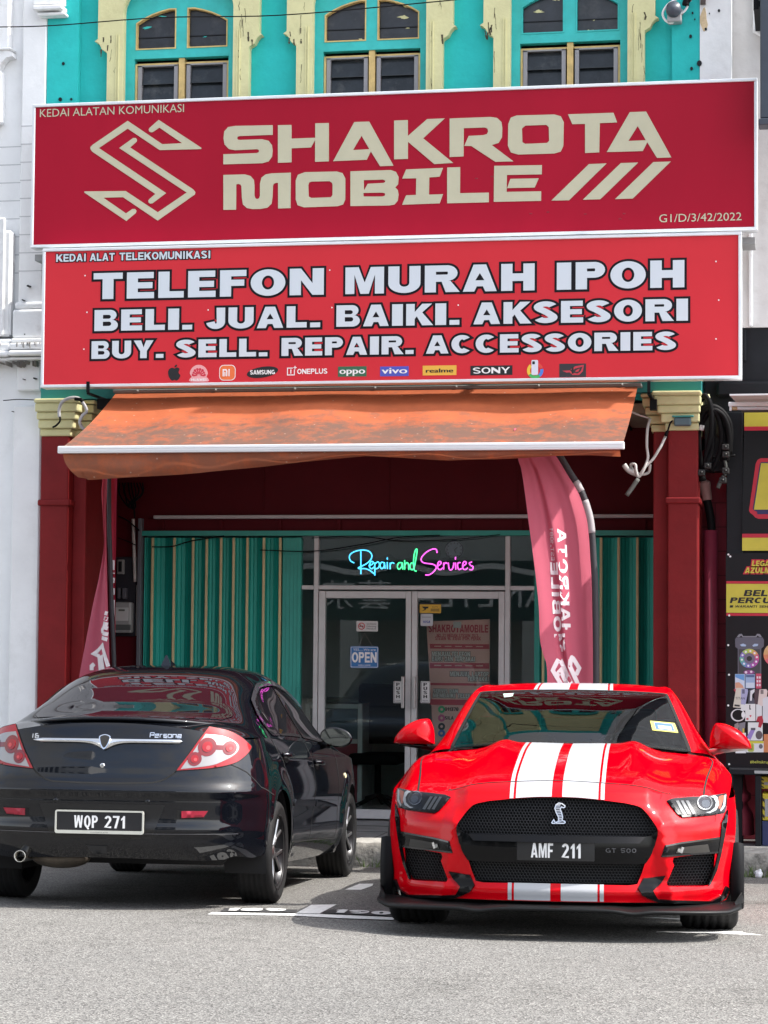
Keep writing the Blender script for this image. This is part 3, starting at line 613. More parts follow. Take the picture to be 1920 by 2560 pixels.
# ------------------------------------------------------------------ signboards
M_S1 = mat('crimson_panel', (.335, .006, .024), .4, spec=.12, var=.06, vscale=1.2, stretch=(1, 1, .3))
M_S2 = mat('red_panel', (.57, .030, .042), .42, spec=.15, var=.04, vscale=1.0)
M_LCREAM = mat('letter_cream', (.49, .47, .34), .5, spec=.2, var=.04, vscale=8)
M_LWHITE = mat('letter_white', (.58, .64, .69), .45, spec=.2)
M_LBLACK = mat('letter_black', (.005, .004, .007), .5, spec=.2)
def flat(nm, col, rough=.45): return mat('print_'+nm, col, rough)
PW, PK = flat('white', (.78, .78, .78)), flat('black', (.005, .005, .007))
S1Y, S2Y = 17.12, 17.00
def signboard(name, label, Y, c, m, fw=.024):
    (xl, zb), (xr, zt_) = c
    t = thing(name, label, 'signboard', ((xl+xr)/2, Y+.08, zb))
    b = MB(); b.box(xl+fw*.6, xr-fw*.6, Y, Y+.12, zb+fw*.6, zt_-fw*.6); b.build('panel', m, t)
    b = MB()
    for q in ((xl, xr, zb, zb+fw), (xl, xr, zt_-fw, zt_)): b.bbox(q[0], q[1], Y-.014, Y+.125, q[2], q[3], .004)
    for q in ((xl, xl+fw, zb+fw, zt_-fw), (xr-fw, xr, zb+fw, zt_-fw)): b.bbox(q[0], q[1], Y-.013, Y+.125, q[2], q[3], .004)
    b.build('frame', M_ALUW, t); return t
sg1 = signboard('signboard', 'long crimson signboard with cream zigzag logo and wide cream letters, the upper one', S1Y, (D(66, 536, S1Y), D(1636, 168.5, S1Y)), M_S1)
sg2 = signboard('signboard', 'bright red signboard with white black-edged lettering and row of phone logos', S2Y, (D(88, 838, S2Y), D(1602, 500.5, S2Y)), M_S2)
ZA = lambda x, y: (520+x/2.765, 260+y/2.765); ZB = lambda x, y: (1100+x/2.765, 260+y/2.765); ZL = lambda x, y: (200+x/5.184, 280+y/5.184)
def traced(zf, loops, Y): return [[XZ(*zf(x, y), Y) for x, y in lp] for lp in loops]
GL = []
for zf, lps in (
 (ZA, [[(448,147),(448,214),(222,222),(206,226),(202,236),(206,247),(222,249),(375,244),(420,255),(443,285),(448,325),(443,365),(420,398),(375,410),(107,418),(107,348),(335,340),(350,335),(354,326),(350,316),(335,313),(190,320),(145,312),(115,280),(108,240),(113,190),(140,160),(190,152)]]),
 (ZA, [[(484,147),(578,145),(578,240),(742,234),(742,134),(836,132),(836,397),(741,400),(741,250),(712,301),(578,307),(578,404),(484,407)]]),
 (ZA, [[(1012,125),(1115,122),(1283,427),(1190,431),(1126,328),(1098,386),(866,396)],[(1062,220),(1116,313),(1003,319)]]),
 (ZA, [[(1287,115),(1382,112),(1382,222),(1515,105),(1637,100),(1488,238),(1696,408),(1565,416),(1383,262),(1382,380),(1287,383)]]),
 (ZB, [[(67,101),(350,90),(395,97),(425,125),(431,165),(429,230),(405,270),(358,284),(508,397),(383,400),(217,291),(168,290),(199,221),(300,216),(325,208),(333,190),(328,170),(310,163),(165,168),(163,363),(67,367)]]),
 (ZB, [[(530,80),(790,73),(835,85),(856,125),(853,290),(835,330),(790,343),(540,350),(490,335),(470,290),(472,140),(490,95)],[(590,150),(735,145),(752,160),(755,255),(740,270),(590,276),(570,265),(567,170)]]),
 (ZB, [[(885,72),(1200,61),(1225,128),(1105,133),(1101,335),(1003,339),(1003,138),(915,140)]]),
 (ZB, [[(1312,57),(1425,53),(1600,370),(1500,373),(1433,265),(1402,326),(1153,333)],[(1367,153),(1423,251),(1302,256)]]),
 (ZA, [[(107,491),(255,487),(295,498),(318,525),(322,560),(322,635),(328,652),(341,658),(354,652),(360,635),(360,550),(370,510),(400,487),(440,480),(573,475),(571,720),(485,723),(485,545),(470,546),(455,552),(450,565),(447,640),(440,690),(410,718),(360,726),(310,727),(270,720),(242,695),(235,650),(232,570),(225,557),(210,553),(196,556),(195,731),(107,732)]]),
 (ZA, [[(670,472),(890,467),(930,478),(950,515),(949,660),(935,695),(895,707),(665,715),(620,700),(607,660),(607,530),(622,490)],[(715,537),(840,534),(858,545),(862,560),(861,630),(850,645),(715,650),(697,640),(694,560),(700,543)]]),
 (ZA, [[(985,466),(1265,457),(1300,470),(1318,505),(1315,555),(1295,577),(1312,595),(1318,625),(1312,670),(1290,695),(1255,702),(985,706)],[(1077,527),(1210,523),(1225,530),(1226,538),(1215,546),(1105,552),(1079,598)],[(1075,615),(1205,613),(1222,617),(1226,625),(1222,635),(1205,640),(1075,640)]]),
 (ZA, [[(1370,453),(1625,442),(1602,503),(1530,508),(1528,627),(1625,624),(1602,687),(1342,697),(1370,632),(1438,629),(1440,514),(1343,516)]]),
 (ZB, [[(50,440),(140,437),(139,617),(338,613),(338,680),(50,687)]]),
 (ZB, [[(375,428),(705,423),(704,487),(463,491),(461,608),(700,604),(699,670),(372,677)]]), (ZB, [[(487,518),(683,514),(655,578),(464,582)]]),
 (ZB, [[(1030,416),(1152,411),(892,666),(770,668)]]), (ZB, [[(1250,409),(1370,405),(1108,659),(988,662)]]), (ZB, [[(1475,402),(1596,398),(1333,654),(1210,658)]])):
    GL.append(traced(zf, lps, S1Y))
put_text('shop_name_lettering', GL, S1Y-.0005, .004, M_LCREAM, sg1)
LOGO_A = [(620,115),(1068,418),(1325,405),(1030,203),(945,262),(920,265),(895,250),(892,225),(905,205),(1022,103),(1575,465),(1570,482),(1035,495),(620,217),(247,468),(1118,1052),(940,1185),(910,1188),(888,1170),(888,1145),(905,1125),(978,1063),(160,515),(137,480),(137,455),(160,430)]
LOGO_B = [(510,468),(690,338),(725,338),(740,360),(735,385),(715,405),(652,460),(1470,1005),(1497,1040),(1490,1070),(1008,1408),(560,1105),(305,1112),(598,1315),(680,1258),(715,1258),(733,1280),(725,1310),(602,1413),(58,1045),(58,1030),(593,1025),(1010,1300),(1385,1045)]
put_text('zigzag_logo', [traced(ZL, [LOGO_A], S1Y), traced(ZL, [LOGO_B], S1Y)], S1Y-.0005, .004, M_LCREAM, sg1)
def px_text(name, s, xa, xb, ytop, ybot, Y, m, parent, th=.003):
    a = XZ(xa, ybot, Y); b_ = XZ(xb, ybot, Y); h = XZ(xa, ytop, Y)[1]-a[1]
    return font_text(name, s, a[0], a[1], h, Y-.0005, m, parent, width=b_[0]-a[0], th=th)
px_text('small_lettering', 'KEDAI ALATAN KOMUNIKASI', 100, 460, 273, 293, S1Y, M_LCREAM, sg1)
px_text('licence_number', 'G1/D/3/42/2022', 1648, 1854, 536, 556, S1Y, M_LCREAM, sg1)
def bold(words, Y, parent, ytop, ybot, xs, s=.33, b=.235, edge=.018, name='lettering'):
    xr = sum(xs[0])/2; z0 = XZ(xs[0][0], ybot, Y)[1]; h = XZ(xs[0][0], ytop, Y)[1]-z0; G = []
    for w, (a, c) in zip(words, xs):
        G = block_text(w, XZ(a, ybot, Y)[0], XZ(c, ybot, Y)[0], z0, h, s=s, b=b, gap=.13)
        k = put_text('word', G, Y-.003, .0022, M_LWHITE, parent)
        for par in (0, 1): put_text('black_edging', outline(G[par::2], edge), Y-.0005, .0012+.0004*par, M_LBLACK, k)

bold(['TELEFON', 'MURAH', 'IPOH'], S2Y, sg2, 683.4, 748.5, [(233.7, 809.5), (863.4, 1336.5), (1392, 1711)])
bold(['BELI.', 'JUAL.', 'BAIKI.', 'AKSESORI'], S2Y, sg2, 775.6, 828, [(236.3, 480.4), (515.8, 800.5), (841, 1148.4), (1183.5, 1720)])
bold(['BUY.', 'SELL.', 'REPAIR.', 'ACCESSORIES'], S2Y, sg2, 853.4, 897.5, [(229, 408.8), (440.6, 668.5), (703.9, 1034), (1065, 1690)])
bold(['KEDAI', 'ALAT', 'TELEKOMUNIKASI'], S2Y, sg2, 636, 655, [(141, 216), (225, 287), (299, 527)], s=.24, b=.2, edge=.007)
# phone maker logos along the foot of the red board
def dl(x, y): return D(x, y, S2Y)
def lg(name, loops, m, d): return plate(name, loops, S2Y-d, d-.0004, m, sg2)
def dloop(pts): return [dl(x, y) for x, y in pts]
ap = spl([(377,796),(383,793.5),(388,797),(386.5,801),(386,806),(389.5,811),(386,819),(381,822),(377,820.5),(372,822),(366.5,817),(363.5,809),(364,800),(369,795),(374,794.5)], 4, True)
ap2 = spl([(377,793),(378.5,789),(382.5,787.5),(382,791),(379.5,793.5)], 3, True)
lg('fruit_logo', [dloop(ap), dloop(ap2)], PK, .002)
pet = []
for k in range(8):
    a = R(-8+28*k+(0))
    a = R(10+22.8*k); cx, cy = 429.5, 812; L = 17 if 1 < k < 6 else 15
    d = (-math.cos(a), -math.sin(a)); n = (-d[1], d[0]); w = 3.3
    pet.append(dloop([(cx+d[0]*3, cy+d[1]*3), (cx+d[0]*L*.7+n[0]*w, cy+d[1]*L*.7+n[1]*w), (cx+d[0]*L+n[0]*w*.6, cy+d[1]*L+n[1]*w*.6), (cx+d[0]*L-n[0]*w*.6, cy+d[1]*L-n[1]*w*.6), (cx+d[0]*L*.7-n[0]*w, cy+d[1]*L*.7-n[1]*w)]))
halo = [(410,806),(414,796),(421,790),(430,788),(438,790),(445,796),(449,806),(446,814),(449,817),(449,824),(411,824),(411,817),(414,814)]
lg('petal_logo_halo', [dloop(spl(halo, 3, True))], flat('pink', (.75, .35, .36)), .0012)
lg('petal_logo', pet, flat('petal_red', (.55, .02, .05)), .0022)
G = block_text('HUAWEI', dl(413, 823)[0], dl(446, 823)[0], dl(413, 823)[1], .019, s=.25, b=.2); put_text('petal_logo_name', G, S2Y-.0018, .001, PW, sg2)
q0, q1 = dl(473.5, 822), dl(509, 788)
lg('orange_logo_rim', [rr(q0[0], q0[1], q1[0], q1[1], .035)], PW, .0012); lg('orange_logo', [rr(q0[0]+.005, q0[1]+.005, q1[0]-.005, q1[1]-.005, .032)], flat('orange', (.75, .16, .04)), .002)
a = dl(481, 813)
put_text('orange_logo_letters', [[[(a[0]+x*.058, a[1]+z*.056) for x, z in lp]] for lp in ([(0,0),(.16,0),(.16,.8),(.4,.8),(.48,.7),(.48,0),(.64,0),(.64,.8),(.5,1),(0,1)], [(.25,0),(.38,0),(.38,.6),(.25,.6)], [(.8,0),(.96,0),(.96,1),(.8,1)])], S2Y-.0021, .001, PW, sg2)
c = dl(567, 804); t = R(8)
lg('oval_logo', [[(c[0]+.125*math.cos(u)*math.cos(t)-.042*math.sin(u)*math.sin(t), c[1]+.125*math.cos(u)*math.sin(t)+.042*math.sin(u)*math.cos(t)) for u in np.linspace(0, 6.283, 40)[:-1]]], PK, .0018)
put_text('oval_logo_name', block_text('SAMSUNG', c[0]-.098, c[0]+.098, c[1]-.017, .034, s=.24, b=.2), S2Y-.0019, .001, PW, sg2)
a0, a1 = dl(620, 811), dl(637, 794)
lg('square_logo', [[(a0[0], a0[1]), (a1[0], a0[1]), (a1[0], a0[1]+.045), (a1[0]-.007, a0[1]+.045), (a1[0]-.007, a0[1]+.007), (a0[0]+.007, a0[1]+.007), (a0[0]+.007, a1[1]-.007), (a0[0]+.045, a1[1]-.007), (a0[0]+.045, a1[1]), (a0[0], a1[1])],
    [(a1[0]-.012, a1[1]-.003), (a1[0]-.002, a1[1]-.003), (a1[0]-.002, a1[1]-.013), (a1[0]+.004, a1[1]-.013), (a1[0]+.004, a1[1]-.003), (a1[0]+.014, a1[1]-.003), (a1[0]+.014, a1[1]+.003), (a1[0]+.004, a1[1]+.003), (a1[0]+.004, a1[1]+.013), (a1[0]-.002, a1[1]+.013), (a1[0]-.002, a1[1]+.003), (a1[0]-.012, a1[1]+.003)],
    [(a0[0]+.026, a0[1]+.014), (a0[0]+.034, a0[1]+.014), (a0[0]+.034, a0[1]+.048), (a0[0]+.024, a0[1]+.044), (a0[0]+.026, a0[1]+.040)]], PW, .0018)
put_text('square_logo_name', block_text('ONEPLUS', dl(642, 808)[0], dl(707, 808)[0], dl(642, 808)[1], .040, s=.22, b=.18), S2Y-.0004, .0015, PW, sg2)
def badge(name, x0, x1, y0, y1, m, txt, mt, pad=.15, caps=False, s=.3, b=.22, hh=.5):
    p, q = dl(x0, y1), dl(x1, y0); lg(name, [[(p[0], p[1]), (q[0], p[1]), (q[0], q[1]), (p[0], q[1])]], m, .0016)
    w = (q[0]-p[0]); h = q[1]-p[1]; xa, xb = p[0]+w*pad, q[0]-w*pad
    if caps: put_text(name+'_name', block_text(txt, xa, xb, p[1]+h*(1-hh)/2, h*hh, s=s, b=b), S2Y-.0017, .001, mt, sg2)
    else:
        for k in (0, 1, 2): font_text(name+'_name', txt, xa+.0025*(k-1), p[1]+h*.28, h*hh, S2Y-.0017-.0003*k, mt, sg2, width=xb-xa, th=.0008)
badge('green_badge', 730, 792, 791, 814, flat('forest', (.03, .12, .06)), 'oppo', PW, .06, hh=.62)
badge('blue_badge', 821, 883, 791, 813, flat('royal', (.06, .08, .45)), 'vivo', PW, .06, hh=.62)
badge('yellow_badge', 913, 986, 789, 811, flat('amber', (.72, .42, .05)), 'realme', PK, .1, hh=.42)
badge('black_badge', 1016, 1107, 789, 811, PK, 'SONY', PW, .06, True, .2, .15, .64)
badge('red_eye_badge', 1208, 1266, 785, 815, flat('charcoal', (.025, .02, .025)), 'I', PK, .45, True)
def eye(p): return dloop([(1208+x*58/100, 785+y*30/60) for x, y in p])
lg('red_eye_logo', [eye([(12,32),(40,30),(48,40),(68,44),(80,34),(87,14),(60,22),(50,30),(42,26),(60,12),(92,6),(88,34),(74,50),(50,50),(38,38),(28,40)]), eye([(62,30),(76,22),(72,34),(60,38)])], flat('rog_red', (.5, .03, .05)), .0024)
c = dl(1156, 797)
for k, (a0_, a1_, col) in enumerate(((20, 130, (.65, .06, .04)), (130, 215, (.75, .5, .04)), (215, 310, (.05, .4, .1)), (310, 372, (.06, .2, .65)))):
    lp = [(c[0]+.062*math.cos(R(a)), c[1]+.062*math.sin(R(a))-.012) for a in np.linspace(a0_, a1_, 12)]+[(c[0]+.038*math.cos(R(a)), c[1]+.038*math.sin(R(a))-.012) for a in np.linspace(a1_, a0_, 12)]
    lg('ring_logo', [lp], flat('ring%d' % k, col), .0018+.0002*k)
lg('phone_picture', [rr(c[0]-.028, c[1]-.045, c[0]+.022, c[1]+.068, .01)], flat('phone_silver', (.62, .66, .75)), .003)
lg('phone_camera', [rr(c[0]-.022, c[1]+.035, c[0]-.002, c[1]+.058, .005)], PK, .0036)
b = MB()
for x in (192, 1402): 
    p = D(x, 840, S2Y); b.box(p[0]-.012, p[0]+.012, S2Y-.03, S2Y-.016, p[1]-.03, p[1]+.055); b.box(p[0]-.012, p[0]+.012, S2Y-.016, 17.5, p[1]-.045, p[1]-.03); b.box(p[0]-.012, p[0]+(.2 if x < 500 else .04), 17.25, 17.33, p[1]-.13, p[1]-.05)
b.build('bracket', M_BLKPL, sg2)
b = MB()
for x, z in ((-6.02, 4.79), (-.42, 4.79)): b.box(x-.05, x+.05, 17.3, 17.6, z-.05, z)
b.build('bracket', mat('steel_grey', (.3, .3, .3), .5, metal=.5), sg1)
b = MB()
for k in range(6):
    for j in range(3):
        x, z = -5.55+.98*k+.02*(j % 2), 3.98+.29*j; b.add([(x+.006*math.cos(t), S2Y-.0012, z+.006*math.sin(t)) for t in np.linspace(0, 6.28, 9)[:-1]], [tuple(range(8))])
b.build('screw_head', PW, sg2)
b = MB()
for x, y in ((1191, 446), (1230, 441), (1327, 534), (1370, 530), (1463, 535), (1560, 534), (1550, 547)):
    p = XZ(x, y, S1Y); b.bbox(p[0]-.012, p[0]+.012, S1Y-.002, S1Y+.004, p[1]-.005, p[1]+.005, .003)
b.build('dent_mark', mat('dent_red', (.2, .004, .015), .4), sg1)
# ------------------------------------------------------------------ awning
def canvas_mat(nm='orange_canvas', grime=.88):
    m = mat(nm, (.47, .115, .04), .75, var=.15, vscale=5)
    n = m.node_tree.nodes; l = m.node_tree.links; b = n['Principled BSDF']; t = n.new('ShaderNodeTexCoord'); sx = n.new('ShaderNodeSeparateXYZ'); l.new(t.outputs['Object'], sx.inputs[0])
    no = n.new('ShaderNodeTexNoise'); no.inputs['Scale'].default_value = 7; no.inputs['Detail'].default_value = 12; no.inputs['Roughness'].default_value = .75; l.new(t.outputs['Object'], no.inputs[0])
    mr = n.new('ShaderNodeMapRange'); mr.inputs[1].default_value = -.35; mr.inputs[2].default_value = -.85; mr.inputs[3].default_value = -.08; mr.inputs[4].default_value = .21; l.new(sx.outputs[1], mr.inputs[0])
    ad = n.new('ShaderNodeMath'); l.new(no.outputs[0], ad.inputs[0]); l.new(mr.outputs[0], ad.inputs[1])
    rp = n.new('ShaderNodeMapRange'); rp.inputs[1].default_value = .52; rp.inputs[2].default_value = .74; rp.inputs[4].default_value = grime; l.new(ad.outputs[0], rp.inputs[0])
    mx = n.new('ShaderNodeMix'); mx.data_type = 'RGBA'; l.new(rp.outputs[0], mx.inputs[0]); src = b.inputs['Base Color'].links[0].from_socket; l.new(src, mx.inputs[6]); mx.inputs[7].default_value = (.125, .085, .065, 1)
    vo = n.new('ShaderNodeTexVoronoi'); vo.inputs['Scale'].default_value = 11; l.new(t.outputs['Object'], vo.inputs['Vector']); r2 = n.new('ShaderNodeMapRange'); r2.inputs[1].default_value = .10; r2.inputs[2].default_value = .05; r2.inputs[4].default_value = .6; l.new(vo.outputs['Distance'], r2.inputs[0])
    m2 = n.new('ShaderNodeMix'); m2.data_type = 'RGBA'; l.new(r2.outputs[0], m2.inputs[0]); l.new(mx.outputs[2], m2.inputs[6]); m2.inputs[7].default_value = (.55, .42, .33, 1); l.new(m2.outputs[2], b.inputs['Base Color'])
    tr = n.new('ShaderNodeBsdfTranslucent'); l.new(m2.outputs[2], tr.inputs[0]); ms = n.new('ShaderNodeMixShader'); ms.inputs[0].default_value = .3; l.new(b.outputs[0], ms.inputs[1]); l.new(tr.outputs[0], ms.inputs[2]); l.new(ms.outputs[0], n['Material Output'].inputs[0])
    return m
M_CANVAS = canvas_mat(); M_CANVAS2 = canvas_mat('orange_valance', .5)
aw = thing('awning', 'faded orange stained canvas awning with white front bar under the signboards', 'awning', (-3.35, 17.3, 3.6))
AT0, AT1 = D(250, 850, 17.34), D(1377, 845, 17.34); ABY = 15.97
AB0, AB1 = D(130, 972, ABY), D(1345, 972, ABY)
def cloth(rows, nu, fn):
    v = []; f = []
    for j in range(rows+1):
        for i in range(nu+1): v.append(fn(i/nu, j/rows))
    for j in range(rows):
        for i in range(nu): q = j*(nu+1)+i; f.append((q, q+1, q+nu+2, q+nu+1))
    return v, f
def awn(u, t):
    x = (AT0[0]*(1-u)+AT1[0]*u)*(1-t)+(AB0[0]*(1-u)+AB1[0]*u)*t
    y = 17.34+(ABY+.03-17.34)*t; z = AT0[1]+(AB0[1]+.018-AT0[1])*t
    z += -.035*math.sin(math.pi*t)*(.6+.4*math.sin(u*9+1))-.012*math.sin(u*26)*math.sin(math.pi*t)
    return (x, y, z)
v, f = cloth(20, 120, awn); c = mesh_obj('canopy', v, f, M_CANVAS, aw, True)
v, f = cloth(2, 60, lambda u, t: (lambda p: (p[0], p[1]-.004, p[2]+.003))(awn(.25+.0025*t, u)))
drop = [(0, .175), (.03, .195), (.1, .185), (.25, .15), (.34, .115), (.42, .085), (.5, .05), (.55, .035), (.62, .05), (.7, .07), (.78, .065), (.88, .045), (.95, .04), (1, .05)]
def vdrop(u):
    for (a, p), (c2, q) in zip(drop, drop[1:]):
        if u <= c2: return p+(q-p)*(u-a)/(c2-a)
    return drop[-1][1]
def val(u, t):
    x = AB0[0]+.02+(AB1[0]-AB0[0]-.04)*u; d = vdrop(u)
    return (x+(.10*t*t if u < .02 else .10*t*t*max(0, 1-u*14)), ABY+.01+.05*t*t-.035*math.sin(t*3)*(.5+.5*math.sin(u*17))*t+.02*math.sin(u*40)*t, AB0[1]-.022-d*t)
v, f = cloth(8, 160, val); mesh_obj('valance', v, f, M_CANVAS2, aw, True)
b = MB(); b.bbox(AB0[0]-.012, AB1[0]+.012, ABY-.028, ABY+.022, AB0[1]-.027, AB0[1]+.027, .006, 2)
for dz in (-.009, .009): b.box(AB0[0], AB1[0], ABY-.031, ABY-.0283, AB0[1]+dz-.002, AB0[1]+dz+.002)
b.build('front_bar', mat('bar_white', (.74, .74, .75), .35, metal=.2), aw)
b = MB(); b.bbox(AT0[0]-.02, AT1[0]+.03, 17.33, 17.46, AT0[1]+.004, AT0[1]+.03, .004)
for k in range(7): x = AT0[0]+.18+(AT1[0]-AT0[0]-.3)*k/6; b.tube([(x, 17.32, AT0[1]+.017), (x, 17.335, AT0[1]+.017)], .012, 10)
b.build('top_rail', mat('rail_dusty', (.28, .29, .28), .6, metal=.3), aw)
b = MB()
for x in (AB0[0]+.5, AB1[0]-.45):
    b.tube([(x, 17.5, 3.5), (x+.25, 16.8, 3.32), (x, ABY+.04, AB0[1]-.005)], .016, 8)
b.build('folding_arm', mat('arm_white', (.6, .6, .6), .4), aw)
# ------------------------------------------------------------------ feather flags
M_FLAG = mat('flag_pink', (.50, .10, .155), .8, var=.06, vscale=3)
n = M_FLAG.node_tree.nodes; l = M_FLAG.node_tree.links; tr = n.new('ShaderNodeBsdfTranslucent'); tr.inputs[0].default_value = (.7, .12, .18, 1); ms = n.new('ShaderNodeMixShader'); ms.inputs[0].default_value = .35
l.new(n['Principled BSDF'].outputs[0], ms.inputs[1]); l.new(tr.outputs[0], ms.inputs[2]); l.new(ms.outputs[0], n['Material Output'].inputs[0])
M_FPRINT = mat('flag_print', (.66, .60, .62), .8)
M_SLEEVE = mat('flag_sleeve', (.03, .03, .035), .7); M_SLEEVEG = mat('flag_sleeve_grey', (.33, .31, .32), .7)
ZF = lambda x, y: (1150+x/4.0975, 1180+y/4.0975)
def flagmesh(left, right, Y, fold, nu=36, ns=8):
    L = spl(left, ns); Rr = spl(right, ns); v = []
    for a, c in zip(L, Rr):
        for i in range(nu+1):
            u = i/nu; p = XZ(a[0]+(c[0]-a[0])*u, a[1]+(c[1]-a[1])*u, Y); v.append((p[0], Y+fold(u, p[1]), p[1]))
    n = len(L); return v, [(j*(nu+1)+i, j*(nu+1)+i+1, (j+1)*(nu+1)+i+1, (j+1)*(nu+1)+i) for j in range(n-1) for i in range(nu)]
FLY = 16.62
fl = thing('feather_flag', 'tall pink feather flag with mirrored lettering in front of the right shutter', 'flag', (-1.75, FLY, gz(FLY)))
Lf = [ZF(*p) for p in ((590, -420), (600, -250), (640, -80), (665, 0), (700, 230), (745, 580), (785, 880), (815, 1130), (840, 1400), (850, 1700), (880, 1860), (918, 1990), (925, 2300), (930, 3300))]
Rf = [ZF(*p) for p in ((620, -460), (780, -400), (960, -200), (1085, 0), (1205, 200), (1290, 450), (1318, 680), (1330, 880), (1345, 1130), (1350, 1400), (1355, 1700), (1357, 1990), (1357, 2300), (1360, 3300))]
ffold = lambda u, z: .34*(u-.62)+.022*math.exp(-((u-(.30+.06*(2.6-z)))/.05)**2)*(1 if z < 3 else .5)-.018*math.exp(-((u-(.40+.06*(2.6-z)))/.05)**2)+.012*math.sin(u*16+z*2)*max(.2, min(1, z-1))+.02*math.sin(u*3+z)
v, f = flagmesh(Lf, Rf, FLY, ffold); fcl = mesh_obj('flag_cloth', v, f, M_FLAG, fl, True)
b = MB(); Rs = spl(Rf, 8); pts = [XZ(p[0]+5, p[1], FLY) for p in Rs]
P3 = [(p[0]+.012, FLY+.005, p[1]) for p in pts]
b.tube(P3+[(P3[-1][0], FLY, gz(FLY)+.03)], .024, 8); b.build('pole_sleeve', M_SLEEVE, fl)
b = MB(); g = [p for p in P3 if XZ(*ZF(0, 230), FLY)[1] < p[2] < XZ(*ZF(0, 95), FLY)[1]]; b.tube(g, .0255, 8) if len(g) > 1 else None
g = [p for p in P3 if XZ(*ZF(0, 640), FLY)[1] < p[2] < XZ(*ZF(0, 270), FLY)[1]]; b.tube(g, .0255, 8); b.build('grey_band', M_SLEEVEG, fl)
b = MB(); b.lathe([(0, 0), (.20, 0), (.20, .03), (.05, .07), (.02, .2)], 20, Matrix.Translation((P3[-1][0], FLY, gz(FLY)))); b.build('base', M_BLKPL, fl)
def flagfn(Y, fold, L, Rr):
    Ls = [XZ(*p, Y) for p in spl(L, 8)]; Rs_ = [XZ(*p, Y) for p in spl(Rr, 8)]
    lz = np.array([p[1] for p in Ls])[::-1]; lx = np.array([p[0] for p in Ls])[::-1]; rz = np.array([p[1] for p in Rs_])[::-1]; rx = np.array([p[0] for p in Rs_])[::-1]
    def fn(x, y, z):
        a = float(np.interp(z, lz, lx)); c = float(np.interp(z, rz, rx)); return (x, Y-.003+fold((x-a)/(c-a), z), z)
    return fn
def vtext(name, txt, col_x0, col_x1, ybot, ytop, Y, zf, parent, m, fn, mirror=True, s=.27, b=.22):
    """letters running up the cloth, mirrored; columns given in picture px"""
    p0 = XZ(*zf(col_x0, ybot), Y); p1 = XZ(*zf(col_x1, ybot), Y); pt = XZ(*zf(col_x0, ytop), Y); ptr = XZ(*zf(col_x1, ytop), Y)
    G = block_text(txt, 0, 1, 0, 1, s=s, b=b, gap=.16); out = []
    for g in G:
        lps = []
        for lp in g:
            lps.append([((p0[0]+(pt[0]-p0[0])*u)+((p1[0]-p0[0])*(1-u)+(ptr[0]-pt[0])*u)*w, p0[1]+(pt[1]-p0[1])*u) for u, w in dens(lp, .02)])
        out.append(lps)
    vs = []; fs = []
    for g in out:
        v_, f_ = fill(g); o = len(vs); vs += [fn(a, 0, c_) for a, c_ in v_]; fs += [tuple(i+o for i in t) for t in f_]
    return mesh_obj(name, vs, fs, m, parent)
fn = flagfn(FLY, lambda u, z: ffold(u, z)-.002, Lf, Rf)
vtext('flag_lettering', 'SHAKROTA', 1070, 1150, 1840, 585, FLY, lambda x, y: ZF(x-(1840-y)*.05, y), fcl, M_FPRINT, fn)
vtext('flag_lettering', 'MOBILE', 990, 1065, 1840, 930, FLY, lambda x, y: ZF(x-(1840-y)*.055, y), fcl, M_FPRINT, fn)
vtext('flag_small_lettering', 'EST.1881', 950, 985, 910, 590, FLY, lambda x, y: ZF(x-(910-y)*.05, y), fcl, M_FPRINT, fn, s=.15, b=.13)
def flines(name, lines, w, Y, zf, fn, parent):
    vs = []; fs = []
    for ln in lines:
        q = stroke(dens([XZ(*zf(x, y), Y) for x, y in ln], .03, False), w); v_, f_ = fill([q]); o = len(vs); vs += [fn(a, 0, c_) for a, c_ in v_]; fs += [tuple(i+o for i in t) for t in f_]
    mesh_obj(name, vs, fs, M_FPRINT, parent)
flines('flag_logo', [[(1110, 2290), (975, 2030), (1030, 1900), (1200, 2290)], [(1010, 2100), (1040, 2020), (1150, 2290)], [(1140, 1870), (1220, 2010), (1190, 2080)], [(1145, 1870), (1135, 1990), (1230, 2230)]], .028, FLY, ZF, fn, fcl)
# second flag, seen almost edge-on beside the left pillar
FL2 = 17.0
ZG = lambda x, y: (x/3.072, 1080+y/3.072)
fl2 = thing('feather_flag', 'narrow pink feather flag hanging twisted beside the left red pillar', 'flag', (-5.35, FL2, gz(FL2)))
La = [ZG(*p) for p in ((806, 250), (800, 385), (792, 470), (800, 600), (805, 720), (808, 870), (760, 1100), (700, 1350), (640, 1640), (595, 1870), (560, 2100), (545, 2300))]
Ra = [ZG(*p) for p in ((826, 250), (826, 385), (826, 470), (822, 600), (826, 720), (830, 870), (838, 1100), (845, 1350), (855, 1640), (862, 1870), (870, 2100), (872, 2300))]
f2 = lambda u, z: .05*math.sin(u*2.4+z*1.3)-.02*math.sin(u*9)
v, f = flagmesh(La, Ra, FL2, f2, 20); fc2 = mesh_obj('flag_cloth', v, f, M_FLAG, fl2, True)
fn2 = flagfn(FL2, lambda u, z: f2(u, z)-.003, La, Ra)
Lb = [ZG(*p) for p in ((835, 250), (838, 385), (842, 600), (848, 870), (855, 1100), (868, 1350), (874, 1560))]; Rb = [ZG(*p) for p in ((900, 250), (898, 385), (893, 600), (890, 870), (887, 1100), (884, 1350), (880, 1560))]
v, f = flagmesh(Lb, Rb, FL2+.05, lambda u, z: .03*math.sin(u*3), 8); mesh_obj('flag_cloth_back', v, f, mat('flag_crimson', (.42, .015, .05), .7), fl2, True)
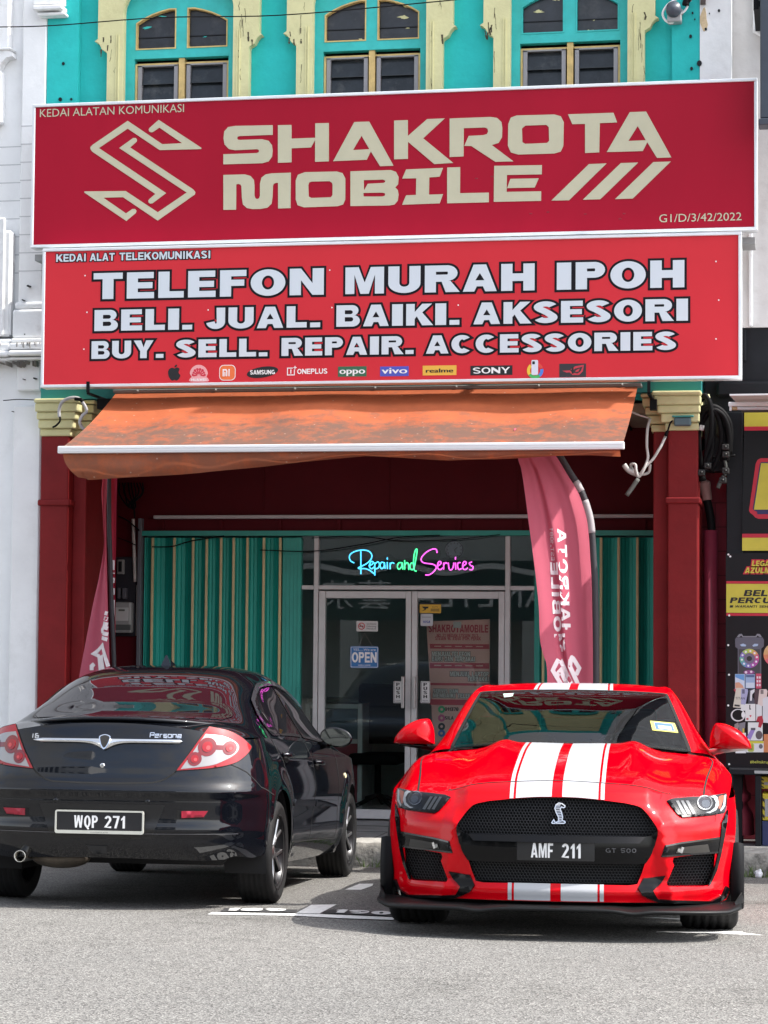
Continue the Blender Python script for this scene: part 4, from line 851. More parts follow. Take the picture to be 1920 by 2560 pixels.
b = MB(); P = [XZ(*ZG(*p), FL2) for p in ((832, 250), (832, 385), (834, 720), (842, 1000), (852, 1350), (866, 1640), (872, 1870), (880, 2100), (885, 2300))]; b.tube([(p[0], FL2+.02, p[1]) for p in P]+[(P[-1][0]+.02, FL2+.02, gz(FL2+.02)+.03)], .018, 8); b.build('pole_sleeve', M_SLEEVE, fl2)
flines('flag_logo', [[(815, 1840), (760, 1720), (720, 1705), (800, 1640), (850, 1800)], [(760, 1720), (775, 1840)], [(765, 1740), (790, 1725), (810, 1830)], [(700, 1830), (700, 1800), (720, 1780)]], .03, FL2, ZG, fn2, fc2)
flines('flag_lettering', [[(795, 1580), (845, 1595)], [(805, 1545), (850, 1555)], [(805, 1545), (800, 1520), (815, 1500), (848, 1510)], [(812, 1470), (848, 1480)], [(820, 1430), (846, 1440)], [(826, 1390), (845, 1396)]], .03, FL2, ZG, fn2, fc2)
b = MB()
for y0_, y1_ in ((985, 1060), (1080, 1090), (1120, 1160), (1200, 1250), (1290, 1420)):
    p, q = XZ(*ZG(862, y1_), FL2+.045), XZ(*ZG(884, y0_), FL2+.045); b.box(p[0], q[0]-.0, FL2+.03, FL2+.035, p[1], q[1])
b.build('flag_back_lettering', M_FPRINT, fl2)
b = MB(); b.lathe([(0, 0), (.20, 0), (.20, .03), (.05, .07), (.02, .2)], 20, Matrix.Translation((P[-1][0]+.02, FL2+.02, gz(FL2)))); b.build('base', M_BLKPL, fl2)
# ------------------------------------------------------------------ neighbour on the left: white shophouse
nl = thing('white_shophouse', 'white plastered shophouse with mouldings left of the red pillar', 'building', (-8, 17.6, 0))
Z5 = lambda x, y: (x/4.423, y/4.423); Z6 = lambda x, y: (x/3.687, 480+y/3.687)
xw0 = UX0; xlow = D(87, 1000, 17.5)[0]
b = MB(); b.box(-14, xw0-.002, 17.6, 17.9, 3.63, 9.2); b.box(-14, xlow-.004, 17.6, 17.9, .2, 3.63); b.build('wall', M_WHITE, nl)
x0, x1 = XZ(*Z5(250, 500), 17.54)[0], xw0-.004
b = MB(); b.bbox(x0, x1, 17.535, 17.599, 3.72, 9.2, .01); b.bbox(x0-.02, xlow-.006, 17.52, 17.599, .2, 3.60, .012); b.build('party_pilaster', M_WHITE, nl)
b = MB(); M_GROOVE = mat('plaster_groove', (.50, .51, .53), .9)
zs = [XZ(*Z5(280, y), 17.53)[1] for y in (1392, 1592, 1792, 1992, 2192)]; st = (zs[0]-zs[-1])/4
for k in range(-0, 9):
    z = zs[0]-st*k
    if z > 4.45: b.box(x0, x1, 17.5335, 17.5348, z-.004, z+.004)
for k in range(8):
    z = XZ(*Z5(150, 1620), 17.59)[1]-st*k
    if z > 4.45: b.box(x0-.3, x0-.003, 17.5982, 17.5995, z-.004, z+.004)
b.build('plaster_joint', M_GROOVE, nl)
xp = XZ(*Z5(100, 300), 17.5)[0]
b = MB(); zb = XZ(*Z5(60, 560), 17.5)[1]
b.bbox(-14, xp, 17.50, 17.599, zb, 9.2, .012); b.bbox(-14, xp+.035, 17.47, 17.599, zb-.0, zb+.0+.02, .01)
lp = [(xp-.02, zb+.01), (xp+.03, zb-.015), (xp+.035, zb-.05), (xp-.02, zb-.06), (xp-.06, zb-.10), (xp-.09, zb-.16), (xp-.13, zb-.19), (xp-.25, zb-.2), (xp-.25, zb)]
b.prism(lp, 17.49, 17.598)
xq = XZ(*Z5(40, 1000), 17.5)[0]
b.bbox(-14, xq-.02, 17.505, 17.599, XZ(*Z5(40, 1360), 17.5)[1], zb-.16, .015)
zc = XZ(*Z6(60, 240), 17.5)[1]
b.bbox(-14, XZ(*Z6(110, 400), 17.5)[0], 17.49, 17.599, XZ(*Z6(60, 1330), 17.5)[1], zc-.1, .02); b.bbox(-14, XZ(*Z6(50, 400), 17.47)[0], 17.46, 17.489, XZ(*Z6(60, 1330), 17.5)[1], zc, .02)
b.build('raised_panel', M_WHITE2, nl)
b = MB()                                       # cornice between the storeys
za, zb2, zd, ze = [XZ(*Z6(200, y), 17.5)[1] for y in (1350, 1395, 1470, 1560)]
xe = x1+.12
for z0, z1, e in ((zb2, za, .05), (zd+.004, zb2-.001, .085), (ze+.03, zd, .115), (ze, ze+.029, .07)):
    b.bbox(-14, x0-.03, 17.53-e, 17.599, z0, z1, .018, 3); b.bbox(x0-.028, xe, 17.50-e, 17.598, z0+.003, z1-.003, .018, 3)
z0, z1 = XZ(*Z6(200, 1080), 17.5)[1], XZ(*Z6(200, 1010), 17.5)[1]; b.bbox(x0-.02, xe, 17.50, 17.598, z0-.0, z1, .025, 3); b.bbox(x0-.03, xe-.01, 17.485, 17.598, za+.003, z0-.003, .02, 3)
b.build('cornice', M_WHITE2, nl)
b = MB()
for (xa, xb, ya, yb, e) in ((365, 690, -60, 55, .10), (380, 700, 60, 125, .13), (410, 715, 125, 175, .09)):
    p, q = XZ(*Z5(xa, yb), 17.45), XZ(*Z5(xb, ya), 17.45); b.bbox(p[0], q[0], 17.54-e, 17.62, p[1]+.001, q[1]-.001, .006)
b.build('bracket', M_WHITE2, nl)
b = MB(); M_STAIN = mat('drip_stain', (.28, .27, .26), .9)
for k in range(46):
    x = random.uniform(x0-.02, xe-.05) if k > 14 else random.uniform(-6.9, x0-.05); z = random.choice((zb2-.003, ze-.003)); h = random.uniform(.01, .05); w = random.uniform(.001, .003)
    b.box(x, x+w, 17.406+(.034 if z < zd else 0) if x > x0 else 17.436, 17.60, z-h, z)
b.build('drip_stain', M_STAIN, nl)
b = MB()
for (px, py, s) in ((262, 865, 11), (230, 1312, 6), (318, 1716, 9), (215, 1725, 5), (115, 2022, 5), (210, 995, 7)):
    p = XZ(*Z6(px, py), 17.49); r = s*.00075*1.3; b.prism([(p[0]+r*math.cos(a)*random.uniform(.7, 1.4), p[1]+r*math.sin(a)*random.uniform(.5, 1)) for a in np.linspace(0, 6, 8)], 17.478, 17.60)
b.build('wall_hole', M_BLACK, nl)
b = MB(); b.box(-14, xlow-.2, 18.2, 18.3, .2, 9.2); b.box(-14, -13.8, 17.9, 23, 0, 9.2); b.box(-14, -6.3, 17.9, 23, 9.2, 9.3); b.build('building_shell', M_WHITE, nl)
# ------------------------------------------------------------------ neighbour on the right
nr = thing('black_shophouse', 'white upper floor and black painted ground floor shophouse at the right edge', 'building', (1.5, 17.8, 0))
xa = UX1+.002; xb = XZ(1829, 200, 17.56)[0]
b = MB(); b.box(xa, xb, 17.555, 17.9, 3.9, 9.2); b.build('party_pilaster', M_WHITE, nr)
b = MB(); zs_ = XZ(1860, 818, 17.7)[1]; b.box(xb+.001, 6, 17.72, 17.9, zs_, 9.2); b.build('upper_wall', mat('grey_white_wall', (.60, .59, .58), .85, var=.08, vscale=3, stain=(.4, .38, .36), stain_amt=.5, stain_scale=4, bump=.3, bscale=20), nr)
b = MB()
for k, (dx, e) in enumerate(((.16, .03), (.19, .05), (.22, .07))): b.bbox(xb+dx, 6, 17.72-e, 17.719-.01*k, XZ(1890, 75-6*k, 17.6)[1]+.05*k, 9.2, .01)
q = XZ(1893, 92, 17.6); b.prism([(q[0]-.03, q[1]+.06), (q[0]+.15, q[1]-.06), (q[0]+.15, q[1]+.05), (q[0]+.02, q[1]+.12)], 17.62, 17.71)
b.bbox(XZ(1872, 600, 17.66)[0], XZ(1882, 600, 17.66)[0], 17.66, 17.719, zs_, XZ(1872, 520, 17.66)[1], .01)
b.build('moulding', M_WHITE2, nr)
b = MB(); b.box(XZ(1760, 900, 17.6)[0], 6, 17.74, 17.92, 3.05, zs_-.001)
for z in (3.30, 3.62): b.bbox(XZ(1790, 900, 17.6)[0], 6, 17.66, 17.739, z, z+.12, .02)
b.bbox(XZ(1858, 900, 17.6)[0], XZ(1864, 900, 17.6)[0], 17.70, 17.7385, 3.9, zs_-.02, .003)
b.build('black_band', M_BLACK, nr)
M_REDBRK = mat('red_block_wall', (.24, .022, .042), .7, var=.2, vscale=5, stain=(.16, .016, .03), stain_amt=.6, stain_scale=4, bump=.4, bscale=20)
b = MB(); b.box(XZ(1750, 1400, 18.05)[0], 1.2, 18.05, 18.25, .2, 3.8); w = b.build('block_wall', M_REDBRK, nr)
b = MB()
for k in range(14):
    z = .35+.19*k; b.box(-.82, .4, 18.043, 18.0495, z, z+.006); b.box(-.70+.2*(k % 2), -.694+.2*(k % 2), 18.043, 18.0494, z+.008, z+.188)
b.build('mortar_joint', mat('red_joint', (.09, .01, .017), .8), nr)
b = MB(); zz = lambda y: XZ(1790, y, 18.02)[1]
for (y0_, y1_, xx0, xx1) in ((1010, 1062, 1735, 1830), (1092, 1125, 1740, 1830)):
    b.prism([(XZ(xx0, 0, 18.03)[0]+i*.03, zz(y0_)+random.uniform(-.02, .02)) for i in range(int((XZ(xx1, 0, 18.03)[0]-XZ(xx0, 0, 18.03)[0])/.03))]+[(XZ(xx1, 0, 18.03)[0]-i*.03, zz(y1_)+random.uniform(-.02, .02)) for i in range(int((XZ(xx1, 0, 18.03)[0]-XZ(xx0, 0, 18.03)[0])/.03))], 18.036, 18.042)
b.build('black_paint_patch', M_BLACK, nr)
b = MB(); b.box(-.9, 6, 18.25, 18.35, .2, 9.2); b.box(xa, 6, 17.92, 23, 9.2, 9.3); b.build('building_shell', M_BLACK, nr)
# damaged red pier foot under the banner
b = MB(); px = lambda x: XZ(1680+x/5.03, 2000, 17.75)[0]; pz = lambda y: XZ(1855, 1740+y/5.03, 17.75)[1]
prof = [(985, 790, 915), (1080, 785, 925), (1190, 790, 940), (1230, 785, 990), (1300, 790, 985), (1345, 785, 945), (1400, 780, 970), (1470, 780, 1015), (1540, 780, 1025), (1590, 775, 1030), (1680, 770, 1035), (1740, 765, 1040)]
rows = []
for y, a, c in prof:
    xa_, xc = px(a), px(c); z = pz(y); cx, rx = (xa_+xc)/2, (xc-xa_)/2; rows.append([(cx+rx*math.cos(t)*random.uniform(.97, 1.03), 17.8+.16*math.sin(t), z) for t in np.linspace(math.pi, 2*math.pi, 13)])
vs = [p for r_ in rows for p in r_]; fs = [(j*13+i, j*13+i+1, (j+1)*13+i+1, (j+1)*13+i) for j in range(len(rows)-1) for i in range(12)]
mesh_obj('pier_foot', vs, fs, M_REDBRK, nr, True)
# ------------------------------------------------------------------ banners and goods at the right
BNY = 17.62
Z7 = lambda x, y: (1780+x/4.807, 960+y/4.807); Z8 = lambda x, y: (1640+x/4.807, 1340+y/4.807); Z9 = lambda x, y: (1780+x/4.424, 1580+y/4.424)
def pp(zf, x, y, Y=BNY): return XZ(*zf(x, y), Y)
def rect(zf, x0, y0, x1, y1, Y=BNY): a = pp(zf, x0, y1, Y); c = pp(zf, x1, y0, Y); return [(a[0], a[1]), (c[0], a[1]), (c[0], c[1]), (a[0], c[1])]
M_BAN = mat('banner_black', (.007, .007, .009), .4, spec=.25, var=.2, vscale=3); M_BYEL = mat('banner_yellow', (.55, .48, .05), .5, var=.1, vscale=5); M_BRED = mat('banner_red', (.48, .012, .035), .5)
b = MB(); b.bbox(XZ(1816, 1300, 17.66)[0], XZ(1857, 1300, 17.66)[0], 17.64, 17.76, .2, XZ(1830, 1030, 17.66)[1], .006); b.bbox(XZ(1852, 1300, 17.65)[0], 1.3, 17.66, 17.75, 1.1, 3.1, .004); b.build('door_panel', M_BLACK, nr)
bn = thing('banner', 'upper black banner with yellow ends and red outlined yellow emblem', 'banner', (.2, BNY, 2.0))
xr_ = .55
def bpoly(nm, loops, m, d, par): return plate(nm, loops, BNY-d, d+.001 if d else .01, m, par)
L0 = pp(Z7, 362, 560); L1 = pp(Z7, 362, 1800)
plate('cloth', [[(pp(Z7, 360, 1990)[0], pp(Z7, 360, 1990)[1]), (xr_, pp(Z7, 360, 2005)[1]), (xr_, pp(Z7, 385, 325)[1]), (pp(Z7, 388, 325)[0], pp(Z7, 385, 325)[1])]], BNY, .01, M_BAN, bn)
for nm, y0_, y1_, m, d in (('yellow_end', 328, 512, M_BYEL, .003), ('red_band', 512, 560, M_BRED, .004), ('red_band', 1800, 1848, M_BRED, .004), ('yellow_end', 1848, 2003, M_BYEL, .003)):
    a = pp(Z7, 388 if y0_ < 1000 else 363, y1_); c = pp(Z7, 388 if y0_ < 1000 else 363, y0_); bpoly(nm, [[(a[0], a[1]), (xr_, a[1]), (xr_, c[1]), (c[0], c[1])]], m, d, bn)
def bp(pts): return [pp(Z7, x, y) for x, y in pts]
zT, zB = pp(Z7, 600, 900)[1], pp(Z7, 600, 1620)[1]
bpoly('emblem_edge', [bp([(445,1520),(525,960),(545,915),(585,892)])+[(.5, zT), (.5, zB)]+bp([(560,1620),(520,1605),(490,1570),(460,1550)])], M_BRED, .003, bn)
bpoly('emblem_shadow', [bp([(490,1500),(575,960),(590,938)])+[(.47, pp(Z7, 590, 938)[1]), (.47, pp(Z7, 590, 1565)[1])]+bp([(545,1565),(540,1535),(505,1520)])], flat('navy', (.02, .015, .09)), .0042, bn)
bpoly('emblem', [bp([(505,1510),(590,952)])+[(.46, pp(Z7, 590, 952)[1]), (.46, pp(Z7, 590, 1510)[1])]], M_BYEL, .0054, bn)
B2Y = 17.60
bn2 = thing('banner', 'lower black banner with yellow price panel and pictures of phone accessories', 'banner', (.2, B2Y, 1.2))
def r2(x0, y0, x1, y1, zf=Z8, right=None):
    a = pp(zf, x0, y1, B2Y); c = pp(zf, x1, y0, B2Y); xr1 = right if right is not None else c[0]; return [(a[0], a[1]), (xr1, a[1]), (xr1, c[1]), (a[0], c[1])]
a = pp(Z8, 838, 205, B2Y); zlow = XZ(1815, 1919, B2Y)[1]
plate('cloth', [[(a[0], zlow), (xr_, zlow), (xr_, a[1]), (a[0], a[1])]], B2Y, .012, M_BAN, bn2)
def b2(nm, loops, m, d): return plate(nm, loops, B2Y-d, d-.0003, m, bn2)
b2('red_band', [r2(845, 540, 0, 572, right=xr_)], M_BRED, .0012); b2('red_band', [r2(845, 922, 0, 958, right=xr_)], M_BRED, .0012); b2('price_panel', [r2(845, 572, 0, 922, right=xr_)], M_BYEL, .001)
def bt(txt, x0, x1, y0, y1, m, d, s=.3, b_=.22, slant=.2, zf=Z8, nm='lettering', edge=None, me=None):
    p = pp(zf, x0, y1, B2Y); q = pp(zf, x1, y1, B2Y); h = pp(zf, x0, y0, B2Y)[1]-p[1]
    G = block_text(txt, p[0], q[0], p[1], h, s=s, b=b_, slant=slant); o = put_text(nm, G, B2Y-d, .0006, m, bn2)
    if edge: put_text('letter_edge', outline(G, edge), B2Y-d+.0008, .0006, me, bn2)
bt('LEGA', 1150, 1360, 295, 362, M_BYEL, .0022, edge=.009, me=M_BRED); bt('AZULM', 1066, 1370, 378, 446, M_BYEL, .0022, edge=.009, me=M_BRED)
bt('BELI', 1052, 1390, 648, 722, PK, .0018); bt('PERCU', 885, 1370, 738, 806, PK, .0018); bt('& WARANTI SEHIN', 885, 1400, 832, 860, PK, .0018, s=.24, b_=.18)
p = pp(Z9, 422, 1450, B2Y); font_text('web_lettering', '#belitakrugi.my', p[0], p[1], .022, B2Y-.0012, flat('lemon', (.6, .6, .1)), bn2, th=.0006)
b = MB()
for x, y in ((870, 222), (893, 246), (880, 955), (868, 1312), (878, 1667), (868, 2036)): 
    q = pp(Z8, x, y, B2Y); b.add([(q[0]+.008*math.cos(t), B2Y-.004, q[1]+.008*math.sin(t)) for t in np.linspace(0, 6.28, 9)[:-1]], [tuple(range(8))])
q = pp(Z9, 190, 1462, B2Y); b.add([(q[0]+.008*math.cos(t), B2Y-.004, q[1]+.008*math.sin(t)) for t in np.linspace(0, 6.28, 9)[:-1]], [tuple(range(8))])
b.build('eyelet', PW, bn2)
# printed pictures on the banner
def pic(nm, pts, col, d, zf=Z9): return b2(nm, [[pp(zf, x, y, B2Y) for x, y in pts]], flat(nm+'%d' % int(1000*sum(col)), col), d)
def box4(x0, y0, x1, y1): return [(x0, y0), (x1, y0), (x1, y1), (x0, y1)]
def ring4(cx, cy, rx, ry, n=26): return [(cx+rx*math.cos(t), cy+ry*math.sin(t)) for t in np.linspace(0, 6.283, n+1)[:-1]]
pic('speaker_body', [(268, 60), (560, 60), (575, 90), (572, 160), (545, 185), (545, 480), (285, 480), (285, 185), (258, 165), (255, 80)], (.10, .10, .13), .001)
pic('speaker_handle', [(275, 55), (300, 22), (330, 20), (345, 45), (480, 45), (500, 20), (530, 22), (552, 55), (530, 58), (505, 40), (490, 58), (340, 58), (322, 40), (300, 58)], (.2, .2, .23), .0016)
pic('speaker_grille', box4(296, 190, 530, 478), (.05, .05, .06), .0014)
pic('speaker_lamp', [(308, 140), (345, 128), (378, 142), (372, 160), (325, 158)], (.35, .45, .62), .0018); pic('speaker_lamp', [(446, 148), (470, 130), (512, 132), (505, 155), (455, 162)], (.35, .45, .62), .0018)
cols = [(.5, .5, .08), (.6, .3, .12), (.55, .08, .2), (.4, .06, .3), (.35, .08, .35), (.2, .15, .45), (.12, .3, .45), (.12, .4, .3), (.2, .45, .15), (.35, .5, .12)]
for k, col in enumerate(cols):
    a0 = -100+36*k; lp = [(413+108*math.cos(R(t)), 292+106*math.sin(R(t))) for t in np.linspace(a0, a0+36, 6)]+[(413+62*math.cos(R(t)), 292+60*math.sin(R(t))) for t in np.linspace(a0+36, a0, 6)]; pic('speaker_ring', lp, col, .0018)
    pic('ring_light', ring4(413+84*math.cos(R(a0+18)), 292+82*math.sin(R(a0+18)), 12, 12, 10), (.75, .72, .78), .0022)
pic('speaker_cone', ring4(413, 294, 62, 60), (.16, .13, .2), .0017); pic('speaker_cap', ring4(413, 294, 30, 28), (.02, .02, .02), .0021)
pic('speaker_ring_low', ring4(410, 445, 62, 24), (.25, .06, .22), .0017); pic('ring_light', ring4(376, 446, 15, 15, 10), (.75, .6, .7), .0022); pic('ring_light', ring4(434, 440, 14, 13, 10), (.75, .6, .7), .0022)
for k in range(6):
    a0 = 90+30*k; lp = [(690+120*math.cos(R(t)), 250+125*math.sin(R(t))) for t in np.linspace(a0, a0+30, 5)]+[(690+70*math.cos(R(t)), 250+70*math.sin(R(t))) for t in np.linspace(a0+30, a0, 5)]; pic('speaker_ring', lp, [(.55, .08, .2), (.6, .1, .15), (.6, .2, .1), (.6, .35, .15), (.6, .4, .2), (.55, .4, .3)][k], .0018)
pic('phone_screen', box4(255, 465, 362, 630), (.55, .62, .75), .0024); pic('phone_wallpaper', [(258, 468), (358, 468), (358, 540), (258, 500)], (.12, .3, .6), .0027); pic('phone_wallpaper', [(258, 560), (300, 555), (340, 590), (355, 625), (258, 625)], (.6, .3, .2), .0028)
pic('phone_screen', box4(370, 468, 475, 622), (.3, .4, .6), .0024); pic('phone_wallpaper', box4(376, 560, 470, 618), (.55, .62, .72), .0028); pic('phone_wallpaper', box4(376, 474, 470, 500), (.08, .12, .25), .0028)
pic('phone_screen', box4(485, 460, 545, 625), (.5, .06, .12), .0023)
for i in range(3):
    for j in range(2): pic('app_icon', box4(494+26*j, 490+42*i, 512+26*j, 515+42*i), (.7, .6, .65), .0028)
pic('ring_stand', [(240, 640), (275, 600), (300, 630), (270, 680)], (.45, .03, .06), .0022)
pic('card_box', [(268, 618), (362, 618), (318, 840), (232, 832)], (.6, .55, .47), .003); pic('card_label', [(250, 800), (308, 806), (305, 826), (246, 820)], (.03, .03, .03), .0033)
p = pp(Z9, 258, 745, B2Y); font_text('box_lettering', 'TITAN', p[0], p[1], .018, B2Y-.0031, PK, bn2, th=.0004)
pic('phone_back', [(322, 632), (342, 622), (395, 632), (400, 655), (370, 805), (320, 795)], (.36, .36, .55), .0034); pic('phone_lens', box4(333, 634, 362, 682), (.12, .12, .2), .0037)
pic('cable_coil', [(410, 640), (450, 635), (430, 700), (465, 740), (485, 800), (440, 800), (400, 790)], (.07, .07, .1), .003); pic('cable_white', [(425, 650), (470, 630), (480, 650), (445, 690), (440, 760), (420, 760)], (.68, .68, .72), .0034)
pic('phone_dark', [(470, 640), (505, 625), (530, 640), (510, 800), (470, 800)], (.07, .04, .05), .0035); pic('phone_back', [(525, 635), (600, 632), (615, 655), (590, 830), (505, 800)], (.66, .55, .52), .0038); pic('phone_lens', box4(537, 640, 570, 685), (.2, .16, .16), .0041)
pic('carton', box4(320, 800, 375, 870), (.7, .7, .7), .0032); pic('carton', box4(368, 795, 480, 985), (.72, .70, .70), .0036); pic('plug', [(412, 805), (424, 805), (424, 840), (434, 858), (412, 858)], (.05, .05, .05), .0039); pic('carton_print', [(412, 920), (440, 920), (426, 945)], (.55, .05, .08), .0039); pic('carton_print', box4(380, 950, 404, 972), (.5, .1, .12), .0039)
pic('carton', box4(480, 795, 560, 990), (.05, .05, .055), .0034); pic('carton', box4(488, 800, 552, 980), (.66, .66, .68), .0037)
pic('carton', [(562, 735), (660, 700), (660, 1010), (560, 1000)], (.62, .62, .66), .0042)
lp = [(288+80*math.cos(t), 920+70*math.sin(t)) for t in np.linspace(0, 6.283, 31)[:-1]]; li = [(290+66*math.cos(t), 918+58*math.sin(t)) for t in np.linspace(0, 6.283, 31)[:-1]]
b2('headset', [[pp(Z9, x, y, B2Y) for x, y in lp], [pp(Z9, x, y, B2Y) for x, y in li]], flat('hs', (.66, .62, .64)), .003); pic('headset_pad', ring4(345, 915, 20, 34), (.75, .73, .74), .0042)
pic('red_watch', [(505, 935), (555, 925), (570, 985), (540, 1060), (510, 1050), (520, 990), (490, 990)], (.4, .02, .04), .0044)
pic('grey_mount', [(250, 1020), (290, 1000), (300, 1040), (285, 1090), (245, 1090)], (.28, .22, .22), .003); pic('grey_mount', [(300, 1010), (370, 995), (365, 1060), (330, 1110), (300, 1080)], (.2, .19, .22), .0033); pic('yellow_tag', box4(338, 1065, 358, 1116), (.55, .42, .06), .0037)
pic('carton', box4(398, 1000, 560, 1200), (.7, .7, .7), .0034); pic('phone_back', [(435, 1070), (478, 1080), (425, 1195), (385, 1160)], (.28, .2, .5), .0038); pic('mount', ring4(520, 1140, 38, 48), (.10, .08, .09), .0038); pic('mount', box4(430, 1060, 480, 1085), (.08, .08, .1), .0041)
pic('carton', box4(260, 1115, 375, 1340), (.72, .72, .74), .0034); pic('carton', box4(378, 1205, 572, 1330), (.7, .68, .62), .0037); pic('yellow_band', box4(380, 1205, 570, 1232), (.55, .5, .06), .004)
lp = rr(393, 1230, 466, 1325, 24); b2('yellow_watch', [[pp(Z9, x, y, B2Y) for x, y in lp[::-1]]], flat('ywatch', (.42, .45, .08)), .0042); lp = [(410, 1245), (420, 1245), (420, 1290), (440, 1290), (440, 1245), (450, 1245), (450, 1305), (410, 1305)]; b2('watch_band', [[pp(Z9, x, y, B2Y) for x, y in lp]], flat('yw2', (.2, .22, .05)), .0046)
pic('speaker_pic', ring4(540, 1265, 22, 26), (.12, .12, .14), .0042); pic('orange_card', box4(572, 1130, 660, 1330), (.55, .2, .08), .0042)
sh = thing('display_shelf', 'black metal shelf table standing under the accessories banner', 'shelf', (.3, 17.6, .2))
b = MB(); z1 = XZ(1850, 1921, 17.5)[1]; z0 = XZ(1850, 1936, 17.5)[1]; b.bbox(XZ(1822, 1925, 17.5)[0], .9, 17.45, 17.9, z0, z1, .006); b.build('shelf_top', M_BLACK, sh)
for x in (XZ(1826, 2000, 17.5)[0],): b = MB(); b.bbox(x-.02, x+.02, 17.46, 17.5, .2, z0-.001, .004); b.build('leg', M_BLACK, sh)
b = MB(); b.bbox(XZ(1888, 2000, 17.5)[0], XZ(1903, 2000, 17.5)[0], 17.47, 17.85, .2, z0-.001, .004); b.build('leg', M_BLACK, sh)
b = MB(); b.box(XZ(1886, 1930, 17.45)[0], .8, 17.4465, 17.4495, z0+.012, z1-.012); b.build('edge_label', flat('grey', (.35, .36, .36)), sh)
def ybox(name, label, x0, y0, x1, y1, Y):
    a = XZ(x0, y1, Y); c = XZ(x1, y0, Y); t = thing(name, label, 'box', ((a[0]+c[0])/2, Y, a[1]))
    b = MB(); b.bbox(a[0], c[0]+.12, Y, Y+.3, a[1], c[1], .004); b.build('carton', mat('box_yellow', (.55, .43, .03), .5), t)
    b = MB(); w = c[0]-a[0]; b.box(a[0]+w*.45, c[0]+.1, Y-.002, Y-.0004, a[1]+.03, c[1]-.04); b.build('window_print', flat('greyprint', (.3, .3, .32)), t)
    b = MB(); h = c[1]-a[1]
    for k in range(3): b.add([(a[0], Y-.001, a[1]+h*(.15+.3*k)), (a[0]+w*.4, Y-.001, a[1]+h*(.05+.3*k)), (a[0]+w*.4, Y-.001, a[1]+h*(.17+.3*k)), (a[0], Y-.001, a[1]+h*(.27+.3*k))], [(0, 1, 2, 3)])
    b.build('stripe_print', PK, t)
ybox('goods_box', 'yellow and black goods box directly under the shelf top, the upper one', 1903, 1942, 1920, 1972, 17.6)
ybox('goods_box', 'tall yellow and black goods box below the upper box by the shelf leg', 1906, 1984, 1920, 2051, 17.55)
b = MB(); a = XZ(1905, 2092, 17.52); b.bbox(a[0], a[0]+.4, 17.52, 17.8, .2, XZ(1905, 2053, 17.52)[1], .004); o = b.build('navy_crate', mat('navy_box', (.02, .03, .10), .5)); tagp(o, label='dark navy crate on the walkway under the yellow boxes', category='crate')
# right-hand canopy light
ca = thing('shop_canopy', 'white sheet canopy edge over the black shop at the far right', 'canopy', (.5, 17.0, 3.4))
p = XZ(1824, 985, 16.4); q = XZ(1832, 978, 17.3)
b = MB(); b.add([(p[0], 16.4, p[1]), (4, 16.4, p[1]+.01), (4, 17.35, p[1]+.05), (p[0]+.02, 17.35, p[1]+.05), (p[0], 16.4, p[1]-.012), (4, 16.4, p[1]-.002), (4, 17.35, p[1]+.038), (p[0]+.02, 17.35, p[1]+.038)], [(0, 1, 2, 3), (7, 6, 5, 4), (0, 4, 5, 1), (1, 5, 6, 2), (2, 6, 7, 3), (3, 7, 4, 0)]); b.build('sheet', mat('sheet_white', (.7, .68, .68), .5, var=.1, vscale=9), ca)
b = MB(); b.bbox(p[0]+.06, 4, 17.28, 17.34, p[1]-.04, p[1]+.034, .004); b.build('frame', mat('frame_brown', (.06, .05, .05), .6), ca)
tl = thing('tube_light', 'white fluorescent tube fitting above the yellow banner end at right', 'light', (.3, 16.97, 3.3))
a = XZ(1821, 1017, 16.95); b = MB(); b.bbox(a[0], a[0]+1.2, 16.93, 16.985, a[1]+.002, a[1]+.034, .005); b.build('housing', mat('fitting_white', (.7, .7, .71), .4), tl)
b = MB(); b.tube([(a[0]+.065, 16.95, a[1]-.013), (a[0]+1.15, 16.95, a[1]-.013)], .0125, 10); b.build('tube', mat('tube_white', (.62, .63, .66), .3), tl)
b = MB(); b.tube([(a[0]+.025, 16.95, a[1]-.013), (a[0]+.0645, 16.95, a[1]-.013)], .0135, 10); b.build('tube_cap', mat('cap_tan', (.45, .3, .16), .5), tl)
b = MB(); b.box(a[0]+.008, a[0]+.024, 16.935, 16.965, a[1]-.03, a[1]+.003); b.build('lamp_holder', mat('fitting_white', (.7, .7, .71), .4), tl)
# dark hanging signbox, upper right
hs = thing('projecting_sign', 'dark slate projecting sign box cut by the top right edge of view', 'sign', (.4, 17.0, 6.2))
p = XZ(1901, 300, 16.9); b = MB(); b.bbox(p[0], p[0]+.5, 16.85, 17.0, p[1], 9, .01); b.bbox(p[0]-.012, p[0]+.52, 16.84, 17.01, p[1]-.05, p[1]-.001, .006); b.build('sign_box', mat('slate', (.035, .045, .065), .5, var=.15, vscale=4), hs)
b = MB(); b.box(p[0]-.05, p[0]-.012, 16.9, 16.93, XZ(1900, 23, 16.9)[1], 8); b.box(p[0]-.05, p[0]-.001, 16.93, 17.72, XZ(1900, 20, 16.9)[1]+.02, XZ(1900, 20, 16.9)[1]+.07); b.build('bracket', M_BLKPL, hs)
